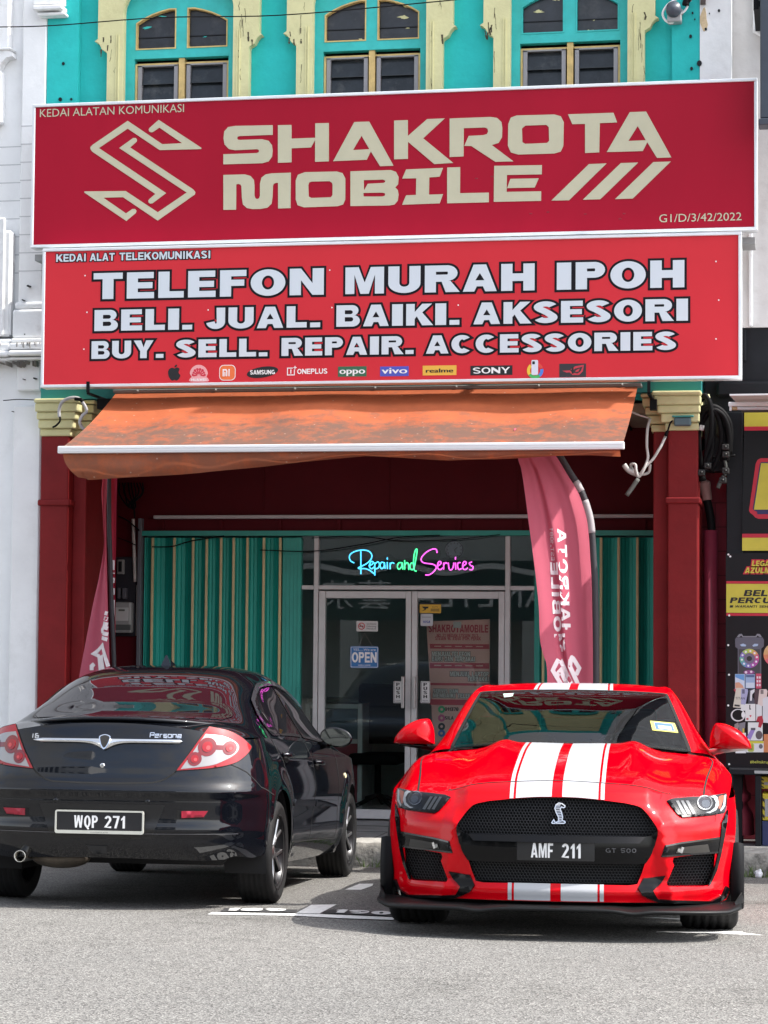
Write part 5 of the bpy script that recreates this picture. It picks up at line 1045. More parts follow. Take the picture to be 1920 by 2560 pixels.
# ------------------------------------------------------------------ pipes, cables and conduits
def pts(lst, Y, zf=None):
    o = []
    for q in lst:
        x, y = (zf(q[0], q[1]) if zf else q[:2]); p = XZ(x, y, Y+(q[2] if len(q) > 2 else 0)); o.append((p[0], Y+(q[2] if len(q) > 2 else 0), p[1]))
    return spl(o, 6)
Zc = lambda x, y: (1560+x/4.608, 960+y/4.608)
pp_ = thing('drain_pipe', 'dark red painted pipe sleeve with black cable standing beside the right pillar', 'pipe', (-.68, 17.85, .2))
p = XZ(1776.5, 1500, 17.85); b = MB(); b.tube([(p[0], 17.85, .2), (p[0], 17.85, XZ(1776, 1326, 17.85)[1])], .054, 16); b.build('sleeve', mat('pipe_red', (.22, .022, .048), .5, var=.1, vscale=6), pp_)
b = MB(); b.tube(pts([(955, 1330, 0), (990, 1500, 0), (1010, 1690, 0), (1010, 1800, 0)], 17.85, Zc), .032, 12); b.build('cable', M_BLKPL, pp_)
b = MB(); b.tube(pts([(905, 1105, 0), (925, 1180, 0), (945, 1260, 0), (958, 1340, 0)], 17.85, Zc), [.030, .036, .046, .054, .056, .055, .053, .050, .047, .045, .044, .043, .042, .041, .04, .04, .04, .04, .038][:19], 12); b.build('cable_gland', mat('gland_pink', (.30, .17, .16), .6), pp_)
cb = thing('cable_bundle', 'hanging loops of thick black power cables with connectors beside the right pillar', 'cable', (-.6, 17.5, 3))
for i, (path, r) in enumerate((([(800, 640, 0), (790, 480, -.02), (800, 340, -.05), (860, 190, -.06), (930, 130, -.08), (985, 200, -.08), (1015, 330, -.08), (1020, 520, -.06), (1015, 760, -.04), (960, 900, -.05), (880, 1010, 0)], .014),
     ([(840, 1010, .05), (800, 850, .02), (790, 640, .0), (815, 420, -.02), (880, 300, -.05), (990, 255, -.07), (1110, 300, -.05), (1200, 420, -.04), (1225, 560, -.03), (1215, 800, -.02)], .017),
     ([(880, 1060, .05), (830, 850, .03), (830, 640, .02), (880, 480, -.0), (960, 350, -.03), (1040, 300, -.05), (1090, 400, -.04), (1140, 560, -.03), (1160, 700, -.02), (1150, 880, -.02)], .016),
     ([(990, 640, 0), (975, 740, 0), (1020, 840, -.01), (1140, 850, -.02), (1280, 820, -.01)], .006), ([(940, 950, -.02), (1040, 880, -.02), (1180, 840, -.02)], .006), ([(1030, 830, .02), (1030, 1030, .02)], .006),
     ([(900, 1120, .06), (860, 900, .05), (820, 700, .03), (810, 560, .02)], .024),
     ([(1000, 1000, .0), (1060, 900, -.02), (1110, 760, -.03), (1120, 560, -.05), (1080, 380, -.06), (1010, 300, -.08), (930, 310, -.06), (880, 420, -.03), (860, 600, 0), (870, 800, .02), (900, 1000, .04)], .015),
     ([(800, 520, .0), (830, 300, -.04), (900, 170, -.07), (960, 160, -.09), (1000, 280, -.09), (1005, 480, -.08), (985, 660, -.06), (950, 800, -.04), (930, 940, -.03)], .014),
     ([(1180, 900, -.02), (1210, 700, -.04), (1200, 520, -.05), (1150, 380, -.06), (1070, 310, -.07), (1000, 300, -.08)], .016))):
    b = MB(); b.tube(pts(path, 17.52, Zc), r*1.35, 10); b.build('cable', M_BLKPL, cb)
for x, y, m in ((818, 478, M_BYEL), (884, 500, PW)):
    p = XZ(*Zc(x, y), 17.47); b = MB(); b.tube([(p[0]-.002, 17.50, p[1]-.02), (p[0]+.004, 17.50, p[1]+.02)], .022, 12); b.build('tape_band', m, cb)
b = MB(); b.tube(pts([(970, 120, -.085), (990, 190, -.093), (1012, 290, -.093), (1018, 350, -.09)], 17.52, Zc), .008, 8); b.build('bare_sheath', mat('pale_yellow', (.65, .63, .35), .5), cb)
for x, y in ((965, 940), (893, 1020), (1168, 725), (1172, 812), (1170, 1000), (1138, 1108)):
    p = XZ(*Zc(x, y), 17.46); b = MB(); b.bbox(p[0]-.028, p[0]+.028, 17.45, 17.52, p[1]-.024, p[1]+.024, .01, 2); b.tube([(p[0], 17.445, p[1]), (p[0], 17.46, p[1])], .011, 10); b.build('connector', mat('connector_black', (.03, .03, .03), .5, metal=.3), cb)
b = MB(); b.tube(pts([(1150, 1060, -.03), (1110, 1130, -.03), (1080, 1200, -.03)], 17.5, Zc), .016, 8); b.tube(pts([(1160, 880, -.03), (1175, 960, -.03), (1160, 1060, -.03)], 17.5, Zc), .012, 8); b.build('cable_end', mat('rubber_grey', (.05, .055, .05), .6), cb)
cw = thing('conduit', 'white flexible conduits looping between the awning end and right pillar', 'conduit', (-1.2, 17.2, 2.8))
for path, r in (([(300, 400, .1), (270, 520, .05), (262, 700, 0), (275, 850, -.02), (230, 980, -.05), (170, 1070, -.05), (140, 1000, -.06), (130, 930, -.05), (80, 930, -.03), (100, 990, 0), (180, 1040, .02), (280, 1020, .03), (300, 930, .0)], .011),
                ([(480, 600, .02), (440, 690, -.02), (400, 760, -.03), (330, 870, -.03), (240, 960, -.04), (190, 1050, -.05)], .011), ([(80, 320, .1), (180, 360, .1), (280, 390, .1)], .007), ([(0, 930, -.05), (60, 1000, -.03), (170, 1050, -.02)], .020)):
    b = MB(); b.tube(pts(path, 17.38, Zc), r, 9); b.build('hose', M_GREYPVC, cw)
b = MB(); b.tube(pts([(600, 400, .02), (540, 440, 0), (510, 520, 0), (485, 600, 0)], 17.40, Zc), .007, 8); b.tube(pts([(300, 390, .1), (290, 440, .1)], 17.38, Zc), .010, 8)
for a_, c_ in (((500, 545), (478, 600)), ((440, 690), (415, 740)), ((325, 870), (305, 905))): b.tube(pts([a_+(0,), c_+(0,)], 17.37, Zc), .0135, 9)
b.build('black_tape', M_BLKPL, cw)
b = MB(); b.tube(pts([(165, 1090, -.03), (30, 1285, -.03)], 17.36, Zc), .017, 8); o = b.build('loose_pipe', mat('pipe_greygreen', (.13, .14, .13), .6), cw)
lb = thing('junction_box', 'small grey green lamp box under the right cream capital', 'box', (-.95, 17.4, 3.3))
p = XZ(*Zc(675, 430), 17.40); b = MB(); b.bbox(p[0]-.065, p[0]+.065, 17.38, 17.448, p[1]-.035, p[1]+.03, .012, 2); b.build('body', mat('box_teal_grey', (.08, .13, .15), .5), lb)
b = MB(); b.bbox(p[0]-.08, p[0]+.085, 17.37, 17.449, p[1]+.031, p[1]+.043, .004); b.build('lid', mat('lid_teal', (.05, .3, .28), .5), lb)
cg = thing('conduit', 'grey flexible hose arched over the left cream capital', 'conduit', (-5.9, 17.3, 3.5))
for path in ([(548, 2075, 0), (545, 2010, 0), (570, 1940, -.02), (640, 1900, -.03), (720, 1900, -.02), (770, 1950, -.02), (800, 2020, -.02), (760, 2060, -.02), (735, 2120, -.02), (755, 2165, 0), (790, 2200, .02)],):
    b = MB(); b.tube(pts(path, 17.30, Z6), .013, 9); b.build('hose', mat('hose_grey', (.42, .42, .44), .5), cg)
b = MB(); b.tube(pts([(550, 2060, 0), (553, 2110, 0), (520, 2150, 0), (485, 2170, 0)], 17.30, Z6), .008, 8); b.tube(pts([(690, 1905, -.02), (745, 1915, -.02), (760, 1935, -.02)], 17.295, Z6), .015, 8); b.build('cable', M_BLKPL, cg)
cl_ = thing('cable', 'thin black cable running from the white wall onto the left capital', 'cable', (-6.3, 17.4, 3.6))
b = MB(); b.tube(pts([(30, 1922, 0), (180, 1912, 0), (380, 1918, 0), (560, 1910, 0), (700, 1912, 0)], 17.40, Z6), .004, 6); b.build('wire', M_BLKPL, cl_)
pw = thing('power_line', 'thin black overhead wire crossing in front of the arched windows', 'wire', (-3, 16.5, 6.5))
b = MB(); b.tube(pts([(-40, 68), (130, 64), (400, 44), (700, 38), (1060, 7), (1300, -18), (1700, -60)], 16.6), .0045, 6); b.build('wire', M_BLKPL, pw)
ins = thing('lamp_fitting', 'small round grey fitting with looped white cable high on turquoise wall', 'fitting', (-.95, 17.5, 6.9))
Zi = lambda x, y: (1600+x/5.184, y/5.184)
p = XZ(*Zi(440, 150), 17.5); b = MB(); b.lathe([(0, .05), (.055, .045), (.06, .0), (.055, -.03), (0, -.03)], 18, Matrix.Translation((p[0], 17.46, p[1])) @ Matrix.Rotation(R(75), 4, 'X')); b.build('disc', mat('fit_dark', (.05, .06, .08), .4), ins)
b = MB(); b.bbox(p[0]-.05, p[0]+.06, 17.46, 17.558, p[1]-.09, p[1]-.02, .01, 2); b.bbox(p[0]+.04, p[0]+.07, 17.5, 17.559, p[1]-.02, p[1]+.02, .008); b.build('bracket', mat('fit_grey', (.35, .35, .35), .5, metal=.4), ins)
b = MB(); b.tube(pts([(470, -10, 0), (360, 60, 0), (295, 170, 0), (330, 265, 0), (410, 298, 0), (450, 250, 0), (455, 200, 0)], 17.49, Zi), .009, 8); b.tube(pts([(510, 180, 0), (570, 150, 0), (610, 90, 0), (630, 30, 0), (660, 0, 0)], 17.49, Zi), .009, 8); b.build('white_cable', PW, ins)
b = MB(); b.tube(pts([(590, 70, 0), (600, 20, 0), (640, -30, 0)], 17.48, Zi), .028, 8); b.build('clamp', M_BLKPL, ins)
b = MB()
for x, y, r in ((655, 470, 15), (1023, 138, 13), (853, 378, 13), (668, 888, 15), (770, 820, 26), (710, 250, 7), (680, 168, 10), (900, 175, 6)):
    q = XZ(*Zi(x, y), 17.55); k = r*.0006*1.25; b.prism([(q[0]+k*math.cos(a), q[1]+k*1.2*math.sin(a)) for a in np.linspace(0, 6.283, 9)[:-1]], 17.545, 17.56)
for x, y, r in ((702, 705, 14), (668, 1100, 18), (790, 1098, 11)):
    q = XZ(*Z5(x, y), 17.55); k = r*.0007*1.25; b.prism([(q[0]+k*math.cos(a), q[1]+k*1.1*math.sin(a)) for a in np.linspace(0, 6.283, 9)[:-1]], 17.542, 17.56)
b.build('bolt_hole', M_BLACK, shop)
b = MB(); q = XZ(*Zi(830, 250), 17.55); b.prism([(q[0]-.03+random.uniform(-.008, .008)+.055*(.5+.5*math.cos(a)), q[1]+.095*math.sin(a)) for a in np.linspace(0, 6.283, 14)[:-1]], 17.5515, 17.556); b.build('bare_plaster', mat('bare_plaster', (.62, .48, .30), .9, var=.2, vscale=30), nr)
b = MB(); q = XZ(*Zi(810, 60), 17.55); b.box(q[0]-.015, q[0]+.025, 17.51, 17.554, q[1], q[1]+.4); b.build('rusty_strap', mat('rust', (.08, .06, .055), .8), nr)
# electricity meter board inside the walkway
mb = thing('meter_board', 'dark board with electricity meter and fuses on the inner red wall', 'meter board', (-5.9, 19.0, 1.2))
Zm = lambda x, y: (240+x/4.425, 1200+y/4.425)
def mrect(x0, y0, x1, y1, Y): a = XZ(*Zm(x0, y1), Y); c = XZ(*Zm(x1, y0), Y); return a[0], c[0], a[1], c[1]
def mbox(nm, x0, y0, x1, y1, ya, yb, m, bev=.004):
    a, c, z0, z1 = mrect(x0, y0, x1, y1, ya); b = MB(); b.bbox(a, c, ya, yb, z0, z1, bev); return b.build(nm, m, mb)
mbox('board', 205, 850, 445, 1728, 19.05, 19.078, mat('board_dark', (.012, .012, .02), .6)); mbox('fuse_cover', 232, 880, 303, 1040, 19.0, 19.049, mat('cover_grey', (.25, .25, .25), .5)); mbox('fuse_face', 245, 900, 285, 1015, 18.993, 18.999, M_BLACK)
mbox('meter', 200, 1350, 385, 1690, 18.95, 19.049, mat('meter_grey', (.30, .31, .31), .5), .012); mbox('meter_face', 205, 1410, 358, 1560, 18.942, 18.9495, mat('meter_face', (.52, .53, .53), .4)); mbox('meter_display', 248, 1430, 318, 1450, 18.938, 18.9415, mat('display', (.10, .11, .09), .3))
mbox('meter_cover', 212, 1600, 385, 1660, 18.943, 18.9495, mat('cover_dark', (.09, .10, .10), .4)); mbox('breaker', 288, 1195, 330, 1315, 18.99, 19.049, mat('breaker', (.10, .10, .12), .5)); mbox('breaker', 235, 1190, 268, 1310, 18.99, 19.049, mat('breaker', (.10, .10, .12), .5)); mbox('trunking', 438, 1160, 465, 1725, 19.03, 19.0495, M_GREYPVC)
b = MB(); 
b.tube(pts([(412, 430, 0), (415, 620, 0), (425, 850, 0), (432, 1125, 0)], 19.03, Zm), .016, 8); b.build('conduit', M_GREYPVC, mb)
b = MB()
for k in range(9): x = 260+k*32; b.tube(pts([(x, 30, 0), (x+random.uniform(-30, 40), 150, -.02), (380+random.uniform(-40, 60), 280, -.05), (420, 330, 0), (430, 420, 0)], 18.95, Zm), .007, 6)
b.tube(pts([(240, 640, 0), (330, 670, 0), (440, 720, 0)], 19.0, Zm), .005, 6); b.tube(pts([(250, 400, -.02), (350, 450, -.03), (480, 560, 0)], 18.98, Zm), .007, 6)
b.build('wiring', M_BLKPL, mb)
tb = thing('tube_light', 'long white batten light fixed across the dark red inner fascia', 'light', (-3.4, 19.0, 2.8))
a = D(331, 1117, 19.0); c = D(1412, 1113, 19.0); b = MB(); b.bbox(a[0], c[0], 19.0, 19.05, a[1]-.014, a[1]+.016, .005); b.build('batten', mat('batten', (.50, .49, .50), .5), tb)
b = MB(); b.tube(pts([(650, 1375, 0), (780, 1378, -.02), (900, 1362, -.02), (1000, 1343, -.02), (1100, 1338, 0)], 19.0), .005, 6); b.tube(pts([(380, 1367, 0), (430, 1366, 0), (480, 1352, 0), (560, 1340, 0)], 19.0), .006, 6); b.tube(pts([(780, 1345, 0), (900, 1340, -.02), (1000, 1352, -.02), (1140, 1348, -.02), (1250, 1336, 0)], 19.0), .004, 6)
o = b.build('wire', M_BLKPL); tagp(o, label='thin black wires sagging above the glass doors and shutter', category='wire')
# ------------------------------------------------------------------ things on and behind the shop glass
SY = BY-.001
Zg = lambda x, y: (780+x/3.318, 1320+y/3.318); Zh = lambda x, y: (780+x/3.318, 1680+y/3.318)
def srect(zf, x0, y0, x1, y1, Y): a = XZ(*zf(x0, y1), Y); c = XZ(*zf(x1, y0), Y); return a, c
def sticker(name, label, cat, zf, x0, y0, x1, y1, m, Y=BY+.0095, group=None, rim=None):
    a, c = srect(zf, x0, y0, x1, y1, Y); t = thing(name, label, cat, ((a[0]+c[0])/2, Y, a[1]), group=group)
    r_ = min(c[0]-a[0], c[1]-a[1])*.08; plate('face', [rr(a[0], a[1], c[0], c[1], r_, n=3)], Y, .0015, m, t)
    return t, a, c, Y
DIM = lambda k, c: tuple(k*x for x in c)
for lab, x0, x1 in (('PUSH plate on the left glass door beside its handle', 675, 752), ('PUSH plate on the right glass door beside its handle', 900, 980)):
    t, a, c, Y = sticker('push_sign', 'white '+lab, 'sign', Zh, x0, 77, x1, 257, flat('push_white', (.62, .63, .63)))
    w, h = c[0]-a[0], c[1]-a[1]; G = []
    for k, ch in enumerate('PUSH'): G += block_text(ch, a[0]+w*.3, a[0]+w*.7, a[1]+h*(.78-.185*k), h*.145, s=.3, b=.16)
    put_text('lettering', G, Y-.0002, .0008, PK, t); font_text('small_lettering', 'TOLAK', a[0]+w*.2, a[1]+h*.08, h*.06, Y-.0002, PK, t, width=w*.6, th=.0006)
    plate('border', [rr(a[0]+w*.06, a[1]+h*.025, c[0]-w*.06, c[1]-h*.025, w*.1, n=3), rr(a[0]+w*.1, a[1]+h*.04, c[0]-w*.1, c[1]-h*.04, w*.08, n=3)], Y-.0007, .0004, PK, t)
t, a, c, Y = sticker('open_sign', 'blue and white OPEN sign hanging inside the left glass door', 'sign', Zg, 316, 982, 552, 1160, flat('open_blue', (.03, .16, .42)))
w, h = c[0]-a[0], c[1]-a[1]
put_text('lettering', block_text('OPEN', a[0]+w*.06, c[0]-w*.06, a[1]+h*.25, h*.48, s=.27, b=.2), Y-.0002, .0008, PW, t)
font_text('small_lettering', 'YES.....We are', a[0]+w*.1, a[1]+h*.79, h*.11, Y-.0002, PW, t, width=w*.8, th=.0006); font_text('small_lettering', 'WELCOME', a[0]+w*.28, a[1]+h*.09, h*.07, Y-.0002, PW, t, width=w*.44, th=.0006)
plate('border', [rr(a[0]+w*.02, a[1]+h*.03, c[0]-w*.02, c[1]-h*.03, w*.03, n=3), rr(a[0]+w*.035, a[1]+h*.05, c[0]-w*.035, c[1]-h*.05, w*.02, n=3)], Y-.0006, .0004, PW, t)
b = MB(); q = XZ(*Zg(435, 868), Y); b.tube([(a[0]+w*.3, Y, c[1]), (q[0], Y, q[1]), (a[0]+w*.78, Y, c[1])], .0015, 5); b.build('hanging_cord', flat('cord', (.5, .5, .5)), t)
t, a, c, Y = sticker('no_smoking_sign', 'small silver no smoking sign on the left glass door', 'sign', Zg, 368, 772, 547, 857, flat('silver', (.55, .55, .54)))
w, h = c[0]-a[0], c[1]-a[1]; cx, cz = a[0]+w*.24, a[1]+h*.5
plate('prohibition_ring', [ell(cx, cz, h*.34, h*.34), ell(cx, cz, h*.26, h*.26)], Y-.0012, .001, flat('sign_red', (.5, .03, .03)), t); plate('prohibition_bar', [stroke([(cx-h*.22, cz+h*.22), (cx+h*.22, cz-h*.22)], h*.07)], Y-.0016, .001, flat('sign_red', (.5, .03, .03)), t); plate('cigarette', [[(cx-h*.22, cz-.004), (cx+h*.2, cz-.004), (cx+h*.2, cz+.004), (cx-h*.22, cz+.004)]], Y-.0008, .0006, PK, t)
for k, s_ in enumerate(('NO SMOKING', 'Dilarang', 'Merokok')): font_text('lettering', s_, a[0]+w*.48, a[1]+h*(.64-.22*k), h*.14, Y-.0002, PK, t, width=w*.44, th=.0006)
t, a, c, Y = sticker('camera_notice', 'yellow and black surveillance camera sticker on the right glass door', 'sticker', Zg, 893, 620, 1070, 705, flat('cctv_yellow', (.60, .36, .03)))
w, h = c[0]-a[0], c[1]-a[1]
plate('header', [[(a[0], c[1]-h*.17), (c[0], c[1]-h*.17), (c[0], c[1]), (a[0], c[1])]], Y-.0012, .001, PK, t)
plate('camera_symbol', [[(a[0]+w*.12, a[1]+h*.62), (a[0]+w*.42, a[1]+h*.62), (a[0]+w*.40, a[1]+h*.46), (a[0]+w*.3, a[1]+h*.42), (a[0]+w*.28, a[1]+h*.3), (a[0]+w*.1, a[1]+h*.18), (a[0]+w*.24, a[1]+h*.38), (a[0]+w*.15, a[1]+h*.5)]], Y-.0012, .001, PK, t); font_text('lettering', 'CCTV', a[0]+w*.58, a[1]+h*.52, h*.14, Y-.0002, PK, t, width=w*.28, th=.0006); font_text('lettering', '24 JAM', a[0]+w*.54, a[1]+h*.22, h*.12, Y-.0002, PK, t, width=w*.36, th=.0006) if False else None
for k in (.34, .18): plate('text_line', [[(a[0]+w*.52, a[1]+h*k), (a[0]+w*.92, a[1]+h*k), (a[0]+w*.92, a[1]+h*(k+.07)), (a[0]+w*.52, a[1]+h*(k+.07))]], Y-.001, .0008, PK, t)
t, a, c, Y = sticker('card_notice', 'pale card payment sticker just below the yellow camera sticker', 'sticker', Zg, 900, 712, 1003, 812, flat('visa_pale', (.45, .47, .50)))
w, h = c[0]-a[0], c[1]-a[1]; put_text('lettering', block_text('VISA', a[0]+w*.2, a[0]+w*.78, a[1]+h*.24, h*.2, s=.24, b=.18, slant=.15), Y-.0002, .0008, flat('visa_blue', (.03, .05, .3)), t)
plate('text_line', [[(a[0]+w*.14, a[1]+h*.7), (a[0]+w*.86, a[1]+h*.7), (a[0]+w*.86, a[1]+h*.75), (a[0]+w*.14, a[1]+h*.75)]], Y-.001, .0008, flat('midgrey', (.2, .2, .22)), t)
# roll-up poster behind the right door
PY = BY+.16
po = thing('poster', 'tall red and pink shop services poster behind the right glass door', 'poster', (-2.4, PY, .3))
a0, c0 = XZ(*Zg(948, 775), PY), XZ(*Zg(1475, 757), PY); zbot = XZ(1140, 2010, PY)[1]
M_PPINK = mat('poster_pink', (.62, .33, .30), .6, var=.06, vscale=4); M_PRED = mat('poster_red', (.42, .03, .06), .6)
xl_, xr_p = a0[0], c0[0]; x_l2 = XZ(*Zg(985, 1261), PY)[0]
plate('sheet', [[(x_l2+.06, zbot), (xr_p, zbot), (xr_p, c0[1]), (xl_, a0[1])]], PY, .004, M_PPINK, po)
def pz(zf, y): return XZ(*zf(1200, y), PY)[1]
def pband(y0, y1, zf=Zg, m=M_PRED): plate('band', [[(xl_+.035, pz(zf, y1)), (xr_p-.004, pz(zf, y1)), (xr_p-.004, pz(zf, y0)), (xl_+.03, pz(zf, y0))]], PY-.0012, .0009, m, po)
pband(962, 1002); pband(1118, 1165); pband(92, 112, Zh); pband(228, 275, Zh)
for y0_, y1_, zf in ((962, 1002, Zg), (1118, 1165, Zg)):
    for k in range(5): x = xl_+.07+.09*k; z = (pz(zf, y0_)+pz(zf, y1_))/2; plate('text_line', [[(x, z-.004), (x+.06, z-.004), (x+.06, z+.004), (x, z+.004)]], PY-.002, .0006, M_PPINK, po)
def ptext(s_, x0, x1, y0, y1, m, zf=Zg, edge=False, s=.3, b_=.2):
    p = XZ(*zf(x0, y1), PY); q = XZ(*zf(x1, y1), PY); h = XZ(*zf(x0, y0), PY)[1]-p[1]; G = block_text(s_, p[0], q[0], p[1], h, s=s, b=b_)
    put_text('lettering', G, PY-.0018, .0008, m, po)
    if edge: put_text('letter_edge', outline(G, .0035), PY-.0008, .0008, flat('grey_edge', (.05, .03, .035)), po)
PGR = flat('poster_grey', (.55, .50, .49))
ptext('SHAKROTAMOBILE', 965, 1462, 800, 865, M_PRED); ptext('NO 21 MEDAN STESEN 19/3,', 1035, 1385, 876, 904, M_PRED, s=.24); ptext('STESEN 18, 31650 IPOH, PERAK', 1022, 1400, 900, 930, M_PRED, s=.24)
ptext('MENJUALTELEFON', 995, 1312, 1024, 1064, PGR, edge=True); ptext('BARU DAN TERPAKAI', 995, 1352, 1066, 1104, PGR, edge=True); ptext('MENJUAL LAPTOP', 1145, 1468, 1190, 1230, PGR, edge=True); ptext('TERPAKAI', 1290, 1468, 1234, 1270, PGR, edge=True)
ptext('SERVIS DAN', 1005, 1210, 140, 172, PGR, Zh, True); ptext('MEMBAIKI TELEFON', 1005, 1370, 176, 212, PGR, Zh, True)
ptext('011378', 1102, 1215, 292, 322, PK, Zh, s=.28); ptext('SILA', 1102, 1175, 366, 394, PK, Zh, s=.28)
for y, col in ((310, (.05, .35, .15)), (382, (.5, .08, .2)), (452, (.03, .03, .03)), (508, (.06, .12, .4))):
    q = XZ(*Zh(1075, y), PY); plate('contact_icon', [ell(q[0], q[1], .031, .031, 20), ell(q[0], q[1], .012, .012, 12)], PY-.0016, .0009, flat('icon%d' % y, col), po)
b = MB(); q = XZ(*Zg(1205, 800), PY); b.bbox(q[0]-.035, q[0]+.035, PY-.01, PY-.0005, q[1]-.03, q[1]+.025, .004); b.build('clip', flat('clip', (.45, .42, .42)), po)
# neon script
NY = BY+.07
ne = thing('neon_sign', 'handwritten neon sign Repair and Services in blue, green and pink', 'neon sign', (-3.2, NY, 2.3))
def neon(name, strokes, col, es):
    b = MB()
    for s_ in strokes: b.tube(spl([(XZ(*Zg(x, y), NY)[0], NY, XZ(*Zg(x, y), NY)[1]) for x, y in s_], 5), .0052, 7)
    b.build(name, mat(name+'_glow', col, .4, emit=col, estr=es), ne)
neon('blue_tube', [[(350,290),(320,272),(310,240),(325,212),(370,190),(430,183),(475,195),(497,228),(485,265),(450,297),(405,320),(385,330),(395,338),(440,337),(480,352),(515,380)], [(405,192),(405,383)], [(470,315),(500,300),(508,283),(492,277),(478,300),(478,325),(495,338),(515,322)], [(520,285),(521,395)], [(521,300),(545,280),(560,300),(550,330),(525,340)], [(598,288),(575,285),(565,315),(578,338),(598,320),(600,285),(606,338)], [(624,282),(625,340)], [(624,245),(625,262)], [(648,287),(648,342)], [(648,302),(665,287),(682,295)]], (.08, .55, 1.0), 1.0)
neon('green_tube', [[(745,287),(720,290),(708,318),(720,342),(743,322),(748,287),(754,345)], [(768,267),(769,345)], [(769,307),(786,287),(800,300),(803,348)], [(850,300),(825,290),(812,318),(825,345),(848,325),(872,190),(860,180),(846,230),(842,300),(850,350),(868,358)]], (.08, 1.0, .35), .8)
neon('pink_tube', [[(1038,207),(1030,178),(1000,175),(950,200),(912,240),(907,270),(932,290),(1000,300),(1030,320),(1020,350),(980,385),(940,390)], [(1038,318),(1065,300),(1070,283),(1055,278),(1042,300),(1045,335),(1065,345),(1084,330)], [(1092,287),(1092,345)], [(1092,307),(1108,287),(1122,295)], [(1130,287),(1138,340),(1158,345),(1172,320),(1176,287)], [(1190,287),(1192,345)], [(1190,240),(1190,262)], [(1232,287),(1212,290),(1208,320),(1220,345),(1242,335)], [(1250,318),(1275,300),(1278,283),(1262,278),(1250,300),(1252,335),(1272,345),(1292,330)], [(1328,282),(1305,290),(1315,310),(1335,320),(1330,345),(1305,345)]], (1.0, .10, .75), .95)
bk = spl([(295,240),(310,190),(380,165),(480,170),(520,215),(530,255),(640,215),(700,255),(820,240),(830,175),(880,160),(900,200),(960,160),(1040,160),(1065,215),(1060,255),(1190,220),(1340,265),(1370,320),(1340,365),(1060,365),(1000,410),(920,410),(880,380),(560,375),(540,415),(380,405),(360,345),(310,300)], 4, True)
plate('acrylic_backing', [[XZ(*Zg(x, y), NY) for x, y in bk][::-1]], NY+.02, .004, glass_mat('acrylic', (.86, .86, .86), .3, .1, 1.25), ne)
# wall clock
CYk = BY+.6; q = XZ(*Zg(1182, 180), CYk); ck = thing('wall_clock', 'round dark wall clock inside above the glass doors', 'clock', (q[0], CYk, q[1]))
M4 = Matrix.Translation((q[0], CYk, q[1])) @ Matrix.Rotation(R(90), 4, 'X'); r_ = .0835
b = MB(); b.lathe([(r_*.86, .0), (r_*.88, .03), (r_*.97, .035), (r_, .015), (r_, -.01)], 32, M4); b.build('rim', mat('clock_rim', (.03, .03, .05), .4), ck)
b = MB(); b.lathe([(0, .008), (r_*.9, .008)], 32, M4); b.build('dial', mat('clock_dial', (.22, .23, .27), .5), ck)
b = MB(); b.add([(q[0]+r_*.7*math.sin(t)-.004, CYk-.011, q[1]+r_*.7*math.cos(t)-.006) for t in (0,)], []) 
for k in range(12): t_ = k*math.pi/6; x, z = q[0]+r_*.72*math.sin(t_), q[1]+r_*.72*math.cos(t_); b.box(x-.003, x+.003, CYk-.0105, CYk-.0095, z-.007, z+.007)
b.build('hour_mark', PK, ck)
b = MB(); b.tube([(q[0], CYk-.013, q[1]), (q[0]+.028, CYk-.013, q[1]+.02)], .003, 5); b.tube([(q[0], CYk-.016, q[1]), (q[0]+.018, CYk-.016, q[1]-.035)], .0025, 5); b.build('clock_hand', PK, ck)
# counter cabinet, chair, inner shelf
cabY = 20.3
cc = thing('counter_cabinet', 'aluminium framed counter cabinet with maroon lower panel inside left door', 'cabinet', (-4.0, cabY, .2))
p0, p1 = XZ(*Zh(115, 1140), cabY), XZ(*Zh(420, 265), cabY); zmid = XZ(*Zh(300, 575), cabY)[1]
b = MB(); x0, x1 = p0[0]-.2, p1[0]; zb_, zt__ = .2, p1[1]
for q in ((x1-.045, x1, zb_, zt__), (x0, x0+.045, zb_, zt__)): b.bbox(q[0], q[1], cabY, cabY+.5, q[2], q[3], .004)
for q in ((zt__-.045, zt__), (zmid-.02, zmid+.02), (.2, .26)): b.bbox(x0+.0455, x1-.0455, cabY+.002, cabY+.498, q[0], q[1], .004)
b.build('cabinet_frame', M_ALU, cc); b = MB(); b.box(x0+.046, x1-.046, cabY+.02, cabY+.03, .261, zmid-.021); b.build('lower_panel', mat('maroon_panel', (.26, .03, .05), .5), cc)
b = MB(); b.box(x0+.046, x1-.046, cabY+.02, cabY+.026, zmid+.021, zt__-.046); b.build('pane', mat('cab_glass', (.09, .12, .14), .15), cc)
oc = thing('office_chair', 'dark office chair standing inside behind the left glass door', 'chair', (-3.35, 20.4, .2))
p = XZ(*Zh(545, 560), 20.4); b = MB(); b.bbox(p[0]-.23, p[0]+.23, 20.62, 20.7, p[1]-.05, p[1]+.5, .05, 3); b.build('backrest', M_BLKPL, oc); b = MB(); b.bbox(p[0]-.24, p[0]+.24, 20.2, 20.65, p[1]-.22, p[1]-.12, .04, 3); b.build('seat', M_BLKPL, oc)
b = MB(); b.tube([(p[0], 20.42, p[1]-.22), (p[0], 20.42, .3)], .03, 10); b.build('gas_post', M_BLKPL, oc)
for k in range(5): b = MB(); a_ = R(72*k+20); b.tube([(p[0], 20.42, .33), (p[0]+.28*math.cos(a_), 20.42+.28*math.sin(a_), .24)], .02, 8); b.build('leg', M_BLKPL, oc)
b = MB(); b.bbox(-4.9, -2.2, 22.3, 22.7, .2, 1.15, .01); o = b.build('shop_counter', mat('counter_pale', (.34, .36, .33), .5)); tagp(o, label='pale service counter at the back of the shop interior', category='counter')
